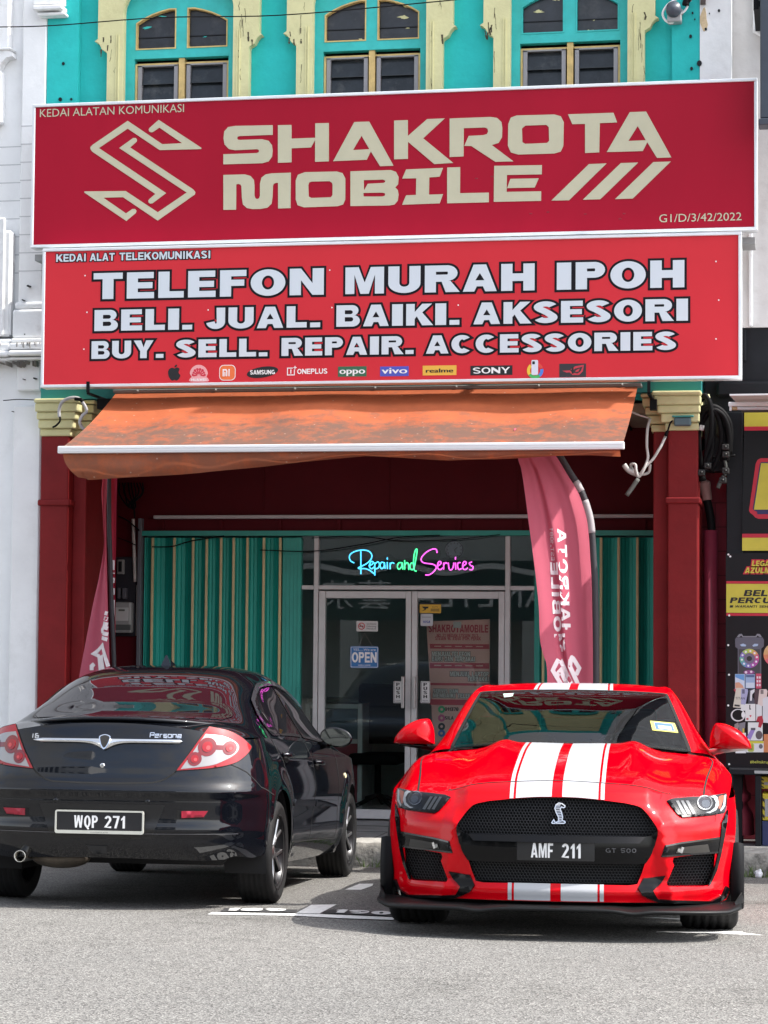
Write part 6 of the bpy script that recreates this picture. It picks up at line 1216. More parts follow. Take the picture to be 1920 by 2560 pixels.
b = MB(); b.bbox(-2.0, -1.2, 22.4, 22.95, .2, 2.2, .01)
for k in range(4): b.box(-1.98, -1.22, 22.38, 22.399, .5+.42*k, .53+.42*k)
o = b.build('display_rack', mat('rack_red', (.28, .05, .06), .5)); tagp(o, label='dark red display rack against the rear interior wall', category='rack')
# ------------------------------------------------------------------ car building helpers (car frame: x right, y away, z up)
class CarFrame:
    def __init__(s, ox, oy, yaw):
        a = R(yaw); b_ = -math.atan(SLOPE)
        Rz = np.array([[math.cos(a), -math.sin(a), 0], [math.sin(a), math.cos(a), 0], [0, 0, 1]]); Rx = np.array([[1, 0, 0], [0, math.cos(b_), -math.sin(b_)], [0, math.sin(b_), math.cos(b_)]])
        s.M = Rz @ Rx; s.o = np.array([ox, oy, gz(oy)]); s.loc = tuple(s.o); s.rot = Matrix([list(r) for r in s.M]).to_euler()
        s.c = s.M.T @ (CAM-s.o)
    def Y(s, px, py, y): d = s.M.T @ ray(px, py); p = s.c+d*(y-s.c[1])/d[1]; return p[0], p[2]
    def X(s, px, py, x): d = s.M.T @ ray(px, py); p = s.c+d*(x-s.c[0])/d[0]; return p[1], p[2]
    def on(s, px, py, fn, y0=-.8, n=25):
        """(x,z) where the sight line meets the surface y = fn(x,z)"""
        y = y0
        for _ in range(n): x, z = s.Y(px, py, y); y = .5*y+.5*fn(x, z)
        return s.Y(px, py, y)
    def side(s, px, py, fn, x0=.85, n=12):
        x = x0
        for _ in range(n): y, z = s.X(px, py, x); x = .5*x+.5*fn(y, z)
        return s.X(px, py, x)
def lerp(tab):
    a = np.array(tab, float); xs, ys_ = a[:, 0], a[:, 1]
    # smooth monotone-ish interpolation: Catmull-Rom tangents on a non-uniform grid
    m = np.gradient(ys_, xs)
    def f(x):
        x = min(max(x, xs[0]), xs[-1]); i = min(max(int(np.searchsorted(xs, x))-1, 0), len(xs)-2); h = xs[i+1]-xs[i]; t = (x-xs[i])/h
        return (2*t**3-3*t*t+1)*ys_[i]+(t**3-2*t*t+t)*h*m[i]+(-2*t**3+3*t*t)*ys_[i+1]+(t**3-t*t)*h*m[i+1]
    return f
def panel(name, outer, holes, fn, step, m, parent, off=0.0, thick=0.0, flip=False, eps=1e-3):
    """curved panel: 2D outline mapped by fn(a,b)->xyz; normals from fn; off moves it along the normal"""
    if area(outer) < 0: outer = outer[::-1]
    L = [dens(outer, step)]+[dens(h, step) for h in holes]
    xs = [p[0] for p in L[0]]; ys_ = [p[1] for p in L[0]]; pts_ = []
    a0, a1, b0, b1 = min(xs), max(xs), min(ys_), max(ys_); na = int((a1-a0)/step)+1; nb = int((b1-b0)/step)+1
    edge = np.array([p for lp in L for p in lp])
    for i in range(na+1):
        for j in range(nb+1):
            p = (a0+(i+.5*(j % 2))*step, b0+j*step)
            if sum(pin(p, lp) for lp in L) % 2 and np.min((edge[:, 0]-p[0])**2+(edge[:, 1]-p[1])**2) > (.45*step)**2: pts_.append(p)
    v, f = fill(L, pts_)
    P = []; N = []
    for a, b_ in v:
        p = np.array(fn(a, b_)); da = np.array(fn(a+eps, b_))-np.array(fn(a-eps, b_)); db = np.array(fn(a, b_+eps))-np.array(fn(a, b_-eps)); n_ = np.cross(da, db); l_ = np.linalg.norm(n_); n_ = n_/l_ if l_ > 1e-12 else np.array([0, -1, 0])
        if flip: n_ = -n_
        P.append(p+n_*off); N.append(n_)
    fs = [t[::-1] if flip else t for t in f]
    nv = len(P)
    if thick > 0:
        cnt = {}
        for t in fs:
            for i in range(3):
                e = (t[i], t[(i+1) % 3]); cnt[e] = cnt.get(e, 0)+1
        bd = [e for e in cnt if (e[1], e[0]) not in cnt]; mp = {}
        for e in bd:
            for i in e:
                if i not in mp: mp[i] = (len(P), len(P)+1); P.append(P[i]); N.append(N[i]); P.append(P[i]-N[i]*thick); N.append(N[i])
        q = [(mp[a][0], mp[a][1], mp[b_][1], mp[b_][0]) for a, b_ in bd]
        me_faces = fs+q
        o = mesh_obj(name, P, me_faces, m, parent, True, True)
        # rim verts get flat look
        return o
    return mesh_obj(name, P, fs, m, parent, True, True, normals=N)
def ribbon(name, path, w, fn, m, parent, off=.001, step=.02, closed=False, flip=False):
    """thin line lying on a surface: panel gap, seam, trim"""
    o = None; pts_ = dens(path, step, closed); n = len(pts_); vs = []; fs = []; eps = 1e-3
    for i, p in enumerate(pts_):
        a = pts_[(i-1) % n] if closed or i > 0 else p; c = pts_[(i+1) % n] if closed or i < n-1 else p
        t = Vector((c[0]-a[0], c[1]-a[1])); t = t.normalized() if t.length > 1e-9 else Vector((1, 0)); nn = Vector((-t.y, t.x))*w/2
        for s in (1, -1):
            q = (p[0]+nn.x*s, p[1]+nn.y*s); P = np.array(fn(*q)); da = np.array(fn(q[0]+eps, q[1]))-np.array(fn(q[0]-eps, q[1])); db = np.array(fn(q[0], q[1]+eps))-np.array(fn(q[0], q[1]-eps)); N = np.cross(da, db); N = N/max(1e-9, np.linalg.norm(N))*(-1 if flip else 1); vs.append(P+N*off)
    for i in range(n if closed else n-1): j = (i+1) % n; fs.append((2*i, 2*j, 2*j+1, 2*i+1))
    return mesh_obj(name, vs, fs, m, parent, False, True)
def loft_fn(stations):
    """stations: (yc, [(s,x,z,dy)...]); returns fn(y,s) with s in [-1,1], mirrored in x"""
    yc = np.array([s[0] for s in stations], float); S = np.array([q[0] for q in stations[0][1]], float)
    A = np.array([[[q[1], q[0+2], (q[3] if len(q) > 3 else 0)+st[0]] for q in st[1]] for st in stations], float)
    mS = [None]*len(stations)
    def hermite(xs, Y, x):
        x = min(max(x, xs[0]), xs[-1]); i = min(max(int(np.searchsorted(xs, x))-1, 0), len(xs)-2); h = xs[i+1]-xs[i]; t = (x-xs[i])/h
        def tan(k):
            if k == 0: return (Y[1]-Y[0])/(xs[1]-xs[0])
            if k == len(xs)-1: return (Y[-1]-Y[-2])/(xs[-1]-xs[-2])
            return (Y[k+1]-Y[k-1])/(xs[k+1]-xs[k-1])
        return (2*t**3-3*t*t+1)*Y[i]+(t**3-2*t*t+t)*h*tan(i)+(-2*t**3+3*t*t)*Y[i+1]+(t**3-t*t)*h*tan(i+1)
    # zero slope at the centre line: reflect the first section interval
    S2 = np.concatenate([[-S[1]], S]); 
    def fn(y, s):
        a = abs(s); sec = []
        i = min(max(int(np.searchsorted(yc, y))-1, 0), len(yc)-2)
        lo, hi = max(0, i-1), min(len(yc)-1, i+2)
        for k in range(lo, hi+1):
            Y = np.vstack([A[k][1]*np.array([-1, 1, 1]), A[k]]); sec.append(hermite(S2, Y, a))
        p = hermite(yc[lo:hi+1], np.array(sec), y)
        return (p[0]*(1 if s >= 0 else -1), p[2], p[1])
    return fn
def loft_panel(name, fn, y0, y1, s0, s1, ny, ns, m, parent, off=0.0, keep=None, flip=False):
    P = []; N = []; eps = 1e-3
    for i in range(ny+1):
        for j in range(ns+1):
            y = y0+(y1-y0)*i/ny; s = s0+(s1-s0)*j/ns; p = np.array(fn(y, s)); da = np.array(fn(y, s+eps))-np.array(fn(y, s-eps)); db = np.array(fn(y+eps, s))-np.array(fn(y-eps, s)); n_ = np.cross(da, db); n_ = n_/max(1e-9, np.linalg.norm(n_)); P.append(p+n_*off); N.append(n_)
    F = [(i*(ns+1)+j, i*(ns+1)+j+1, (i+1)*(ns+1)+j+1, (i+1)*(ns+1)+j) for i in range(ny) for j in range(ns)]
    return mesh_obj(name, P, F, m, parent, True, True, normals=N)
def paint(name, col, rough=.25, metal=.0, flake=0.0):
    m = mat(name, col, rough, metal, spec=.5, coat=1.0); return m
M_TYRE = mat('tyre_rubber', (.011, .011, .0115), .75, spec=.3, var=.25, vscale=12, bump=.2, bscale=60)
M_CHROME = mat('chrome', (.75, .76, .78), .08, metal=1.0); M_RIMD = mat('rim_dark', (.02, .02, .022), .3, metal=.5); M_RIMP = mat('rim_polished', (.70, .70, .71), .32, metal=1.0)
M_GAP = mat('panel_gap', (.004, .004, .004), .9); M_LINER = mat('wheel_liner', (.008, .008, .009), .9); M_TRIM = mat('gloss_black_trim', (.003, .003, .0035), .08, spec=.22)
def wheel(parent, cx, cy, cz, r, w, rim_r, out, spokes=5, name='wheel', label=None):
    """axis along x; out=+1 when the outer face looks to +x"""
    Mx = Matrix.Translation((cx, cy, cz)) @ Matrix.Rotation(R(90)*out, 4, 'Y')
    h = w/2
    prof = [(rim_r-.012, -h*.86), (rim_r+.01, -h*.97), (rim_r+.035, -h*1.02), ((r+rim_r)/2, -h*1.05), (r-.018, -h*.98), (r-.006, -h*.88), (r, -h*.74)]
    for k in range(-2, 3):
        z = h*.30*k; prof += [(r, z-.012), (r-.007, z-.0045), (r-.007, z+.0045), (r, z+.012)] if abs(k) < 3 else []
    prof += [(r, h*.74), (r-.006, h*.88), (r-.018, h*.98), ((r+rim_r)/2, h*1.05), (rim_r+.035, h*1.02), (rim_r+.01, h*.97), (rim_r-.012, h*.86)]
    b = MB(); b.lathe(prof, 56, Mx); wb = b.build(name, M_TYRE, parent, local=True)
    b = MB()
    for k in range(56):                       # shoulder sipes
        for sd in (1, -1):
            a = 2*math.pi*k/56; c_, s_ = math.cos(a), math.sin(a)
            q = [Mx @ Vector((rr_*math.cos(a+da), rr_*math.sin(a+da), sd*hh)) for rr_, da, hh in ((r+.0006, -.006, h*.62), (r+.0006, .006, h*.62), (r-.0155, .006, h*.97), (r-.0155, -.006, h*.97))]; b.add(q, [(0, 1, 2, 3)])
    b.build('tread_sipe', M_LINER, wb, local=True)
    b = MB(); b.lathe([(rim_r-.012, -h*.86), (rim_r-.02, -h*.5), (rim_r-.03, h*.3), (rim_r-.018, h*.8), (rim_r-.004, h*.9), (rim_r-.002, h*.96), (rim_r+.004, h*.97)], 56, Mx); b.lathe([(rim_r-.025, -h*.2), (.02, -h*.2)], 40, Mx); rm = b.build('rim', M_RIMD, wb, local=True)
    b = MB(); b2 = MB()
    for k in range(spokes):
        for d in (-1, 1):
            a = 2*math.pi*k/spokes; pth = [(.045, a+d*.10), (rim_r*.5, a+d*.13), (rim_r-.02, a+d*.30)]
            for mb_, ww, hz, dz in ((b, .018, h*.62, .03), (b2, .0095, h*.66+.004, .007)):
                vs = []
                for i, (rr_, aa) in enumerate(pth):
                    c_ = Vector((rr_*math.cos(aa), rr_*math.sin(aa), 0)); t = Vector((-math.sin(aa), math.cos(aa), 0)); z = hz+(.012 if i == 2 else -.006 if i == 0 else 0)
                    for e, zz in ((-1, z-dz), (-.8, z), (.8, z), (1, z-dz)): vs.append(Mx @ (c_+t*ww*e+Vector((0, 0, zz))))
                fs = [(4*i+j, 4*i+j+1, 4*i+j+5, 4*i+j+4) for i in range(2) for j in range(3)]; mb_.add(vs, fs)
    b.build('spoke', M_RIMD, wb, local=True); b2.build('spoke_face', M_RIMP, wb, local=True)
    b = MB(); b.lathe([(0, h*.7), (.028, h*.7), (.034, h*.66), (.05, h*.55), (.05, h*.2)], 24, Mx)
    for k in range(5): a = 2*math.pi*(k+.5)/5; b.lathe([(0, h*.6), (.008, h*.6), (.009, h*.4)], 8, Mx @ Matrix.Translation((.045*math.cos(a), .045*math.sin(a), 0)))
    b.build('hub_cap', M_RIMP, wb, local=True)
    b = MB(); b.lathe([(.03, h*.1), (rim_r*.78, h*.1), (rim_r*.78, h*.02)], 32, Mx); b.build('brake_disc', mat('brake_steel', (.2, .2, .2), .4, metal=.8), wb, local=True)
    if label: wb['label'] = label
    return wb
def liner(par, centres, r, xo, xi):
    for cy, cz in centres:
        for sg in (1, -1):
            b = MB(); vs = []; A_ = np.linspace(R(-18), R(198), 30)
            for a in A_: vs += [(sg*xo, cy+r*math.cos(a), cz+r*math.sin(a)), (sg*xi, cy+r*math.cos(a), cz+r*math.sin(a))]
            b.add(vs, [(2*i, 2*i+1, 2*i+3, 2*i+2) for i in range(29)], True); b.add([vs[2*i+1] for i in range(30)], [tuple(range(30))]); b.build('wheel_liner', M_LINER, par, local=True)
def body_text(name, glyphs, fn, th, m, parent):
    vs = []; fs = []
    for g in glyphs:
        g2 = [dens(lp, .03) for lp in g]; v_, f_ = fill(g2); o = len(vs)
        for a, c in v_: vs.append(fn(a, c, th))
        fs += [tuple(i+o for i in t) for t in f_]
        for lp in g2:
            o = len(vs); L = len(lp); vs += [fn(a, c, th) for a, c in lp]+[fn(a, c, 0) for a, c in lp]; fs += [(o+i, o+i+L, o+(i+1) % L+L, o+(i+1) % L) for i in range(L)]
    return mesh_obj(name, vs, fs, m, parent, local=True)
PLATE_W = {'1': .42, 'W': 1.05, 'M': 1.0, 'Q': .78, 'P': .72, 'A': .86, 'F': .66, '2': .74, '7': .72}
# ------------------------------------------------------------------ dark saloon on the left, seen from behind
CP = CarFrame(-3.905, 13.195, 2.7)
sed = thing('parked_car', 'dark blue black saloon parked nose in with rear spoiler and plate WQP 271', 'car', CP.loc, CP.rot, 'cars parked along the kerb')
M_DK = mat('dark_paint', (.0035, .0042, .0065), .5, spec=.0, coat=1.0); M_DKG = mat('tinted_glass', (.006, .005, .007), .015, spec=.6, ior=1.6)
NX = 2.6; DR = .55; DF = .85
y0r = lerp([(.15, -.80), (.25, -.87), (.30, -.905), (.36, -.94), (.415, -.955), (.425, -.962), (.50, -.958), (.60, -.968), (.632, -.972), (.645, -.988), (.665, -.985), (.70, -.962), (.80, -.935), (.93, -.905), (.99, -.885), (1.02, -.872), (1.04, -.858), (1.1, -.80)])
Wz = lerp([(.15, .78), (.22, .815), (.30, .84), (.45, .856), (.60, .8625), (.70, .856), (.80, .842), (.90, .818), (.95, .803), (1.0, .785), (1.06, .76)])
Y1 = 3.52
def Sx(y, z):                                  # half width at y,z
    w = Wz(z); a = y0r(z)
    if y < a+DR: t = max(0.0, 1-(y-a)/DR); return w*max(0.0, 1-min(1, t)**NX)**(1/NX)
    if y > Y1-DF: t = min(1.0, (y-(Y1-DF))/DF); return w*max(0.0, 1-t**NX)**(1/NX)
    w += .012*math.exp(-((math.hypot(y+.10, (z-.3))-.39)/.07)**2)+.012*math.exp(-((math.hypot(y-2.70, (z-.3))-.39)/.07)**2)
    return w-.010*math.exp(-((z-.50)/.10)**2)*(1 if .3 < y < 2.3 else 0)+.006*math.exp(-((z-.83)/.02)**2)
def Ry(x, z):
    w = Wz(z); t = min(.9995, abs(x)/w); return y0r(z)+DR*(1-(1-t**NX)**(1/NX))
fR = lambda x, z: (x, Ry(x, z), z)
fS = lambda y, z: (Sx(y, z), y, z); fSL = lambda y, z: (-Sx(y, z), y, z)
RP = lambda px, py: CP.on(px, py, Ry); SP = lambda px, py: CP.side(px, py, Sx)
qA = lambda x, y: RP(x/4.1475, 1780+y/4.1475); qB = lambda x, y: RP(380+x/3.19, 1780+y/3.19); sB = lambda x, y: SP(380+x/3.19, 1780+y/3.19); s7 = lambda x, y: SP(x/1.728, 1640+y/1.728)
XC = .80
zb0 = lambda x: .285-.02*(abs(x)/.7)**2+.03*max(0, abs(x)-.55)/.25
top_r = [(x, 1.035-.075*(abs(x)/.70)**2.2) for x in np.linspace(-.70, .70, 29)]
# rear skin
zs_ = np.linspace(.30, .945, 24)
R_edge = [(Wz(z)*XC*1.06, z) for z in zs_]
out = [(x, zb0(x)) for x in np.linspace(-.66, .66, 27)]+R_edge+top_r[::-1]+[(-x, z) for x, z in R_edge[::-1]]
body = panel('body', out, [], fR, .022, M_DK, sed)
# sides with wheel openings
def side_outline():
    o = [(Ry(Wz(z)*XC*1.06, z), z) for z in zs_[::-1]]                 # down the rear corner
    o += [(-.60, .285), (-.475, .30)]
    o += [(-.10+.362*math.cos(R(a)), .30+.362*math.sin(R(a))) for a in np.linspace(180, 0, 25)]
    o += [(.30, .215), (1.2, .20), (2.31, .185)]
    o += [(2.70+.362*math.cos(R(a)), .29+.362*math.sin(R(a))) for a in np.linspace(175, 0, 25)]
    o += [(3.2, .20), (3.50, .22), (3.51, .62)]
    o += [(3.3, .74), (2.8, .832), (2.5, .862), (2.1, .888), (1.75, .908), (1.4, .923), (1.0, .938), (.65, .948), (.35, .953), (.10, .958), (-.15, .963), (-.42, .963), (-.55, .955)]
    return o
so_ = side_outline()
panel('body_side', so_, [], fS, .03, M_DK, sed, flip=False); panel('body_side', so_, [], fSL, .05, M_DK, sed, flip=True)
SK = (0, .25, .42, .52, .62, .80, 1.0)
sw = lambda x: .55*(1-(1-min(.999, x/.80)**2.6)**(1/2.6))
def st(y, k, pts_): return (y, [(s_, x, z, k*sw(x)) for s_, (x, z) in zip(SK, pts_)])
LF = loft_fn([
 st(-.858, 1, [(0, 1.036), (.25, 1.030), (.42, 1.012), (.50, .999), (.57, .987), (.64, .973), (.70, .958)]),
 st(-.62, .55, [(0, 1.052), (.25, 1.051), (.43, 1.045), (.53, 1.04), (.62, 1.025), (.70, .998), (.768, .963)]),
 st(-.42, .2, [(0, 1.062), (.28, 1.060), (.47, 1.056), (.57, 1.048), (.66, 1.035), (.73, 1.003), (.79, .963)]),
 st(-.15, 0, [(0, 1.182), (.27, 1.179), (.46, 1.168), (.56, 1.146), (.637, 1.108), (.722, 1.03), (.801, .963)]),
 st(.10, 0, [(0, 1.288), (.27, 1.285), (.445, 1.270), (.54, 1.236), (.608, 1.18), (.705, 1.06), (.803, .958)]),
 st(.35, 0, [(0, 1.368), (.27, 1.363), (.43, 1.345), (.52, 1.308), (.592, 1.25), (.70, 1.09), (.805, .953)]),
 st(.65, 0, [(0, 1.409), (.26, 1.404), (.42, 1.385), (.505, 1.345), (.582, 1.285), (.70, 1.105), (.807, .948)]),
 st(1.0, 0, [(0, 1.419), (.26, 1.414), (.42, 1.396), (.51, 1.366), (.587, 1.298), (.703, 1.105), (.809, .938)]),
 st(1.4, 0, [(0, 1.410), (.26, 1.403), (.42, 1.380), (.52, 1.342), (.60, 1.265), (.708, 1.085), (.812, .923)]),
 st(1.75, 0, [(0, 1.352), (.27, 1.342), (.45, 1.305), (.55, 1.258), (.63, 1.185), (.72, 1.04), (.815, .908)]),
 st(2.1, 0, [(0, 1.215), (.30, 1.20), (.50, 1.155), (.60, 1.105), (.675, 1.045), (.745, .965), (.818, .888)]),
 st(2.5, 0, [(0, 1.03), (.33, 1.015), (.55, .98), (.66, .95), (.72, .925), (.77, .895), (.82, .862)]),
 st(2.8, -.0, [(0, .93), (.34, .92), (.57, .90), (.67, .88), (.72, .865), (.77, .85), (.80, .832)]),
 st(3.2, 0, [(0, .85), (.30, .84), (.46, .82), (.54, .80), (.60, .785), (.65, .765), (.70, .75)]),
 st(3.50, 0, [(0, .66), (.20, .655), (.3, .65), (.36, .645), (.40, .64), (.44, .63), (.48, .62)])])
loft_panel('roof', LF, -.858, 3.5, -1, 1, 110, 64, M_DK, sed)
# glass
def gl(name, poly, off=.003, m=M_DKG, step=.03, par=None): return panel(name, poly, [], LF, step, m, par or sed, off, flip=True)
rw = [(-.37, s_) for s_ in np.linspace(-.50, .50, 15)]+spl([(-.30, .545), (-.05, .545), (.2, .53), (.33, .50)], 4)+[(.365-.0*s_, s_) for s_ in np.linspace(.47, -.47, 15)]+spl([(.33, -.50), (.2, -.53), (-.05, -.545), (-.30, -.545)], 4)
rwin = gl('rear_window', [(y-.035*(1-(s_/.55)**2) if y < -.3 else y, s_) for y, s_ in rw])
# pale heater lines and frit
b = MB()
ribbon('window_seal', [(y-.035*(1-(s_/.55)**2) if y < -.3 else y, s_) for y, s_ in rw], .016, LF, M_GAP, rwin, .0035, .03, True)
def sidewins(sg):
    f = (lambda y, s_: LF(y, s_*sg))
    qw = spl([(-.02, .955), (.05, .70), (.13, .645), (.23, .635), (.235, .955)], 3)
    def P(nm, poly, par): return panel(nm, poly, [], f, .03, M_DKG, par, .004, flip=sg > 0)
    w1 = P('side_window', [(-.01, .955), (.06, .76), (.14, .665), (.22, .64), (.225, .955)], sed)
    w2 = P('side_window', [(.26, .955), (.255, .632), (.45, .622), (.70, .62), (.90, .62), (.955, .955)], sed)
    w3 = P('side_window', [(1.02, .955), (.965, .62), (1.20, .622), (1.45, .635), (1.70, .68), (1.88, .78), (1.98, .90), (2.0, .955)], sed)
    for w_, pl_ in ((w1, [(-.01, .955), (.06, .76), (.14, .665), (.22, .64), (.225, .955)]), (w2, [(.26, .955), (.255, .632), (.45, .622), (.70, .62), (.90, .62), (.955, .955)]), (w3, [(1.02, .955), (.965, .62), (1.20, .622), (1.45, .635), (1.70, .68), (1.88, .78), (1.98, .90), (2.0, .955)])):
        ribbon('window_seal', pl_, .022, f, mat('seal_satin', (.05, .05, .055), .2, metal=.8), w_, .005, .03, True, flip=sg > 0)
    panel('rain_visor', [(-.02, .86), (.03, .72), (.14, .63), (.5, .60), (1.0, .60), (1.4, .61), (1.7, .655), (1.68, .69), (1.4, .645), (1.0, .632), (.5, .632), (.18, .66), (.07, .76), (.02, .87)], [], f, .03, mat('visor_smoke', (.03, .03, .035), .06, spec=.8), sed, .016, flip=sg > 0)
sidewins(1); sidewins(-1)
panel('windscreen', [(1.78, -.5), (1.78, .5), (2.45, .60), (2.52, .3), (2.54, 0), (2.52, -.3), (2.45, -.60)], [], LF, .04, M_DKG, sed, .003, flip=True)
# seams
bl = [qB(455, 120), qB(400, 190), qB(300, 330), qB(195, 468)]
lid = bl+spl([qB(195, 468), qB(160, 500), qB(80, 545), qB(0, 565)], 4)[1:]+[(0.15, qB(0, 565)[1]-.004), (0, qB(0, 565)[1]-.006)]
ribbon('boot_lid_seam', lid+[(-x, z) for x, z in lid[::-1]][1:], .009, fR, M_GAP, body, .0012)
ribbon('skirt_seam', [(x, .423+.004*(abs(x)/.8)) for x in np.linspace(-.74, .74, 40)], .004, fR, mat('edge_light', (.10, .10, .11), .2), body, .0022)
for sg, f in ((1, fS), (-1, fSL)):
    fl_ = sg < 0
    ribbon('bumper_seam', [sB(722, 385), sB(790, 480), sB(870, 600), sB(975, 662)] if sg > 0 else [(-.72, .80), (-.62, .69), (-.30, .635)], .006, f, M_GAP, body, .0012, flip=fl_)
    ribbon('door_seam', [(-.13, .955), (-.06, .90), (.06, .82), (.17, .72), (.26, .58), (.30, .46), (.305, .335)], .009, f, M_GAP, body, .0015, flip=fl_)
    ribbon('door_seam', [(.99, .935), (1.08, .86), (1.12, .78), (1.13, .6), (1.05, .40), (1.0, .325)], .009, f, M_GAP, body, .0015, flip=fl_)
    ribbon('door_seam', [(2.05, .885), (2.10, .8), (2.13, .6), (2.12, .40), (2.08, .30)], .009, f, M_GAP, body, .0015, flip=fl_)
    ribbon('sill_seam', [(.29, .338), (1.0, .322), (1.6, .305), (2.1, .290)], .008, f, M_GAP, body, .0015, flip=fl_)
    panel('door_moulding', rr(.32, .555, 1.105, .598, .018), [], lambda y, z, f=f: f(y, z-.028*(y-.3)), .04, M_DK, sed, .012, .014, flip=fl_); panel('door_moulding', rr(1.145, .555, 2.05, .598, .018), [], lambda y, z, f=f: f(y, z-.028*(y-.3)), .04, M_DK, sed, .012, .014, flip=fl_)
    panel('fuel_door' if sg > 0 else 'quarter_badge', rr(-.44, .745, -.29, .885, .03), [], f, .03, M_DK, sed, .0025, .003, flip=fl_) if sg > 0 else None
    for hy, hz in ((.16, .86), (1.26, .808)):
        b = MB(); X = Sx(hy, hz)*sg
        b.tube(spl([(X+.004*sg, hy-.085, hz+.004), (X+.034*sg, hy-.06, hz+.004), (X+.040*sg, hy, hz), (X+.034*sg, hy+.07, hz-.002), (X+.004*sg, hy+.095, hz-.004)], 4), [.013]*4+[.016]*9+[.012]*4, 10); b.build('door_handle', M_DK, sed, local=True)
        panel('handle_recess', ell(hy, hz-.012, .085, .035, 24), [], f, .03, M_GAP, sed, .0015, flip=fl_)
    panel('indicator_lamp', ell(2.40, .712, .035, .018, 16), [], f, .02, mat('amber_lens', (.85, .75, .45), .2, emit=(1, .8, .4), estr=.0), sed, .005, .006, flip=fl_)
# tail lights
M_LRED = mat('lamp_red', (.27, .002, .006), .1, coat=.6, spec=.3); M_LSILV = mat('lamp_silver', (.27, .26, .26), .3, metal=.3, coat=.6); M_LRED2 = mat('lamp_red_deep', (.15, .0, .003), .1, coat=.6)
def mir(lp): return [(-x, z) for x, z in lp][::-1]
TL = spl([qB(455, 120), qB(600, 150), qB(700, 200), qB(768, 258), qB(783, 290), qB(740, 350), qB(650, 410), qB(480, 447), qB(195, 468)], 5)+[qB(300, 330), qB(400, 190)]
TLs = spl([qB(425, 178), qB(560, 195), qB(660, 240), qB(688, 290), qB(650, 345), qB(560, 395), qB(460, 430), qB(228, 458)], 5)+[qB(320, 330)]
def disc(x, y, r): 
    c = qB(x, y); e = qB(x+r, y); rx = abs(e[0]-c[0]); rz = abs(qB(x, y+r)[1]-c[1]); return c, rx, rz
for sg in (1, -1):
    g = (lambda lp: lp) if sg > 0 else mir
    tl_ = panel('tail_light', g(TL), [], fR, .018, M_LRED, sed, .007, .012)
    panel('silver_reflector', g(TLs), [], fR, .016, M_LSILV, tl_, .0085)
    for k, (x, y, r) in enumerate(((437, 283, 74), (338, 378, 56), (612, 292, 56))):
        c, rx, rz = disc(x, y, r)
        panel('lamp_ring', g(ell(c[0], c[1], rx, rz, 32)), [], fR, .014, M_LRED2, tl_, .0102); panel('lamp_bulb', g(ell(c[0], c[1], rx*.56, rz*.56, 24)), [], fR, .012, M_LRED, tl_, .0135, .004); panel('lamp_glint', g(ell(c[0]+rx*.1, c[1]-rz*.1, rx*.24, rz*.24, 16)), [], fR, .01, mat('lamp_pink', (.5, .06, .06), .1), tl_, .0152)
    for (xa, ya, xb, yb) in ((437, 283, 338, 378), (437, 283, 612, 290)):
        ribbon('lamp_bridge', [qB(xa, ya), qB(xb, yb)] if sg > 0 else [(-qB(xa, ya)[0], qB(xa, ya)[1]), (-qB(xb, yb)[0], qB(xb, yb)[1])], .026, fR, M_LRED2, tl_, .0097)
    panel('fog_reflector', g([qB(235, 790), qB(445, 790), qB(410, 838), qB(235, 846)]), [], fR, .02, mat('reflector_red', (.30, .01, .03), .3), sed, .004, .005)
    panel('reflector_recess', g([qB(200, 785), qB(455, 783), qB(418, 848), qB(150, 858), qB(200, 845)]), [], fR, .02, M_GAP, sed, .0012)
    ribbon('lamp_seal', g(TL), .006, fR, M_GAP, tl_, .0065, .02, True)
# spoiler
b = MB(); xs_ = np.linspace(-.585, .585, 41); rows = []
for x in xs_:
    k = (abs(x)/.585); yb = -.80+.30*k**2.6; zt_ = 1.068-.030*k**2.2; e = 1 if k < .93 else (1-k)/.07*.9+.1
    rows.append([(x, yb+.17, zt_-.012-.02*(1-e)), (x, yb+.06, zt_+.008*e), (x, yb, zt_+.002*e), (x, yb-.012, zt_-.008*e), (x, yb+.004, zt_-.022), (x, yb+.05, zt_-.028), (x, yb+.10, zt_-.03)])
n_ = 7; vs = [p for r_ in rows for p in r_]; fs = [(i*n_+j, (i+1)*n_+j, (i+1)*n_+j+1, i*n_+j+1) for i in range(40) for j in range(6)]+[tuple(range(7)), tuple(40*n_+j for j in range(6, -1, -1))]
mesh_obj('spoiler', vs, fs, M_DK, sed, True, True)
# chrome bar with shield, badges, lock
zc = .934
def chrome():
    P = []; xs_ = np.linspace(-.428, .433, 61)
    b = MB(); vs = []
    for x in xs_:
        e = min(1, (x+.428)/.06+.15, (.433-x)/.015+.3); v_ = math.exp(-(abs(x)/.055)**1.4); zu, zl = zc+.013*e, zc-.010*e-.040*v_
        for z, o_ in ((zu, .002), (zu-.002, .016), (zl+.004, .018), (zl, .002)): y = Ry(x, z); vs.append((x, y-o_, z))
    b.add(vs, [(4*i+j, 4*i+j+1, 4*i+j+5, 4*i+j+4) for i in range(60) for j in range(3)], True); b.build('chrome_bar', M_CHROME, sed, local=True)
chrome()
sh_ = [(x, zc+z) for x, z in spl([(0, .030), (.020, .026), (.033, .017), (.030, -.002), (.020, -.030), (0, -.052), (-.020, -.030), (-.030, -.002), (-.033, .017), (-.020, .026)], 3, True)]
bd = panel('shield_badge', sh_, [], fR, .012, M_CHROME, sed, .022, .02)
panel('shield_field', [(x*.80, zc+(z-zc)*.84-.000) for x, z in sh_], [], fR, .012, mat('badge_dark', (.02, .018, .015), .4), bd, .0235)
fT = lambda x, z, t: (x, Ry(x, z)-t-.001, z)
G = []
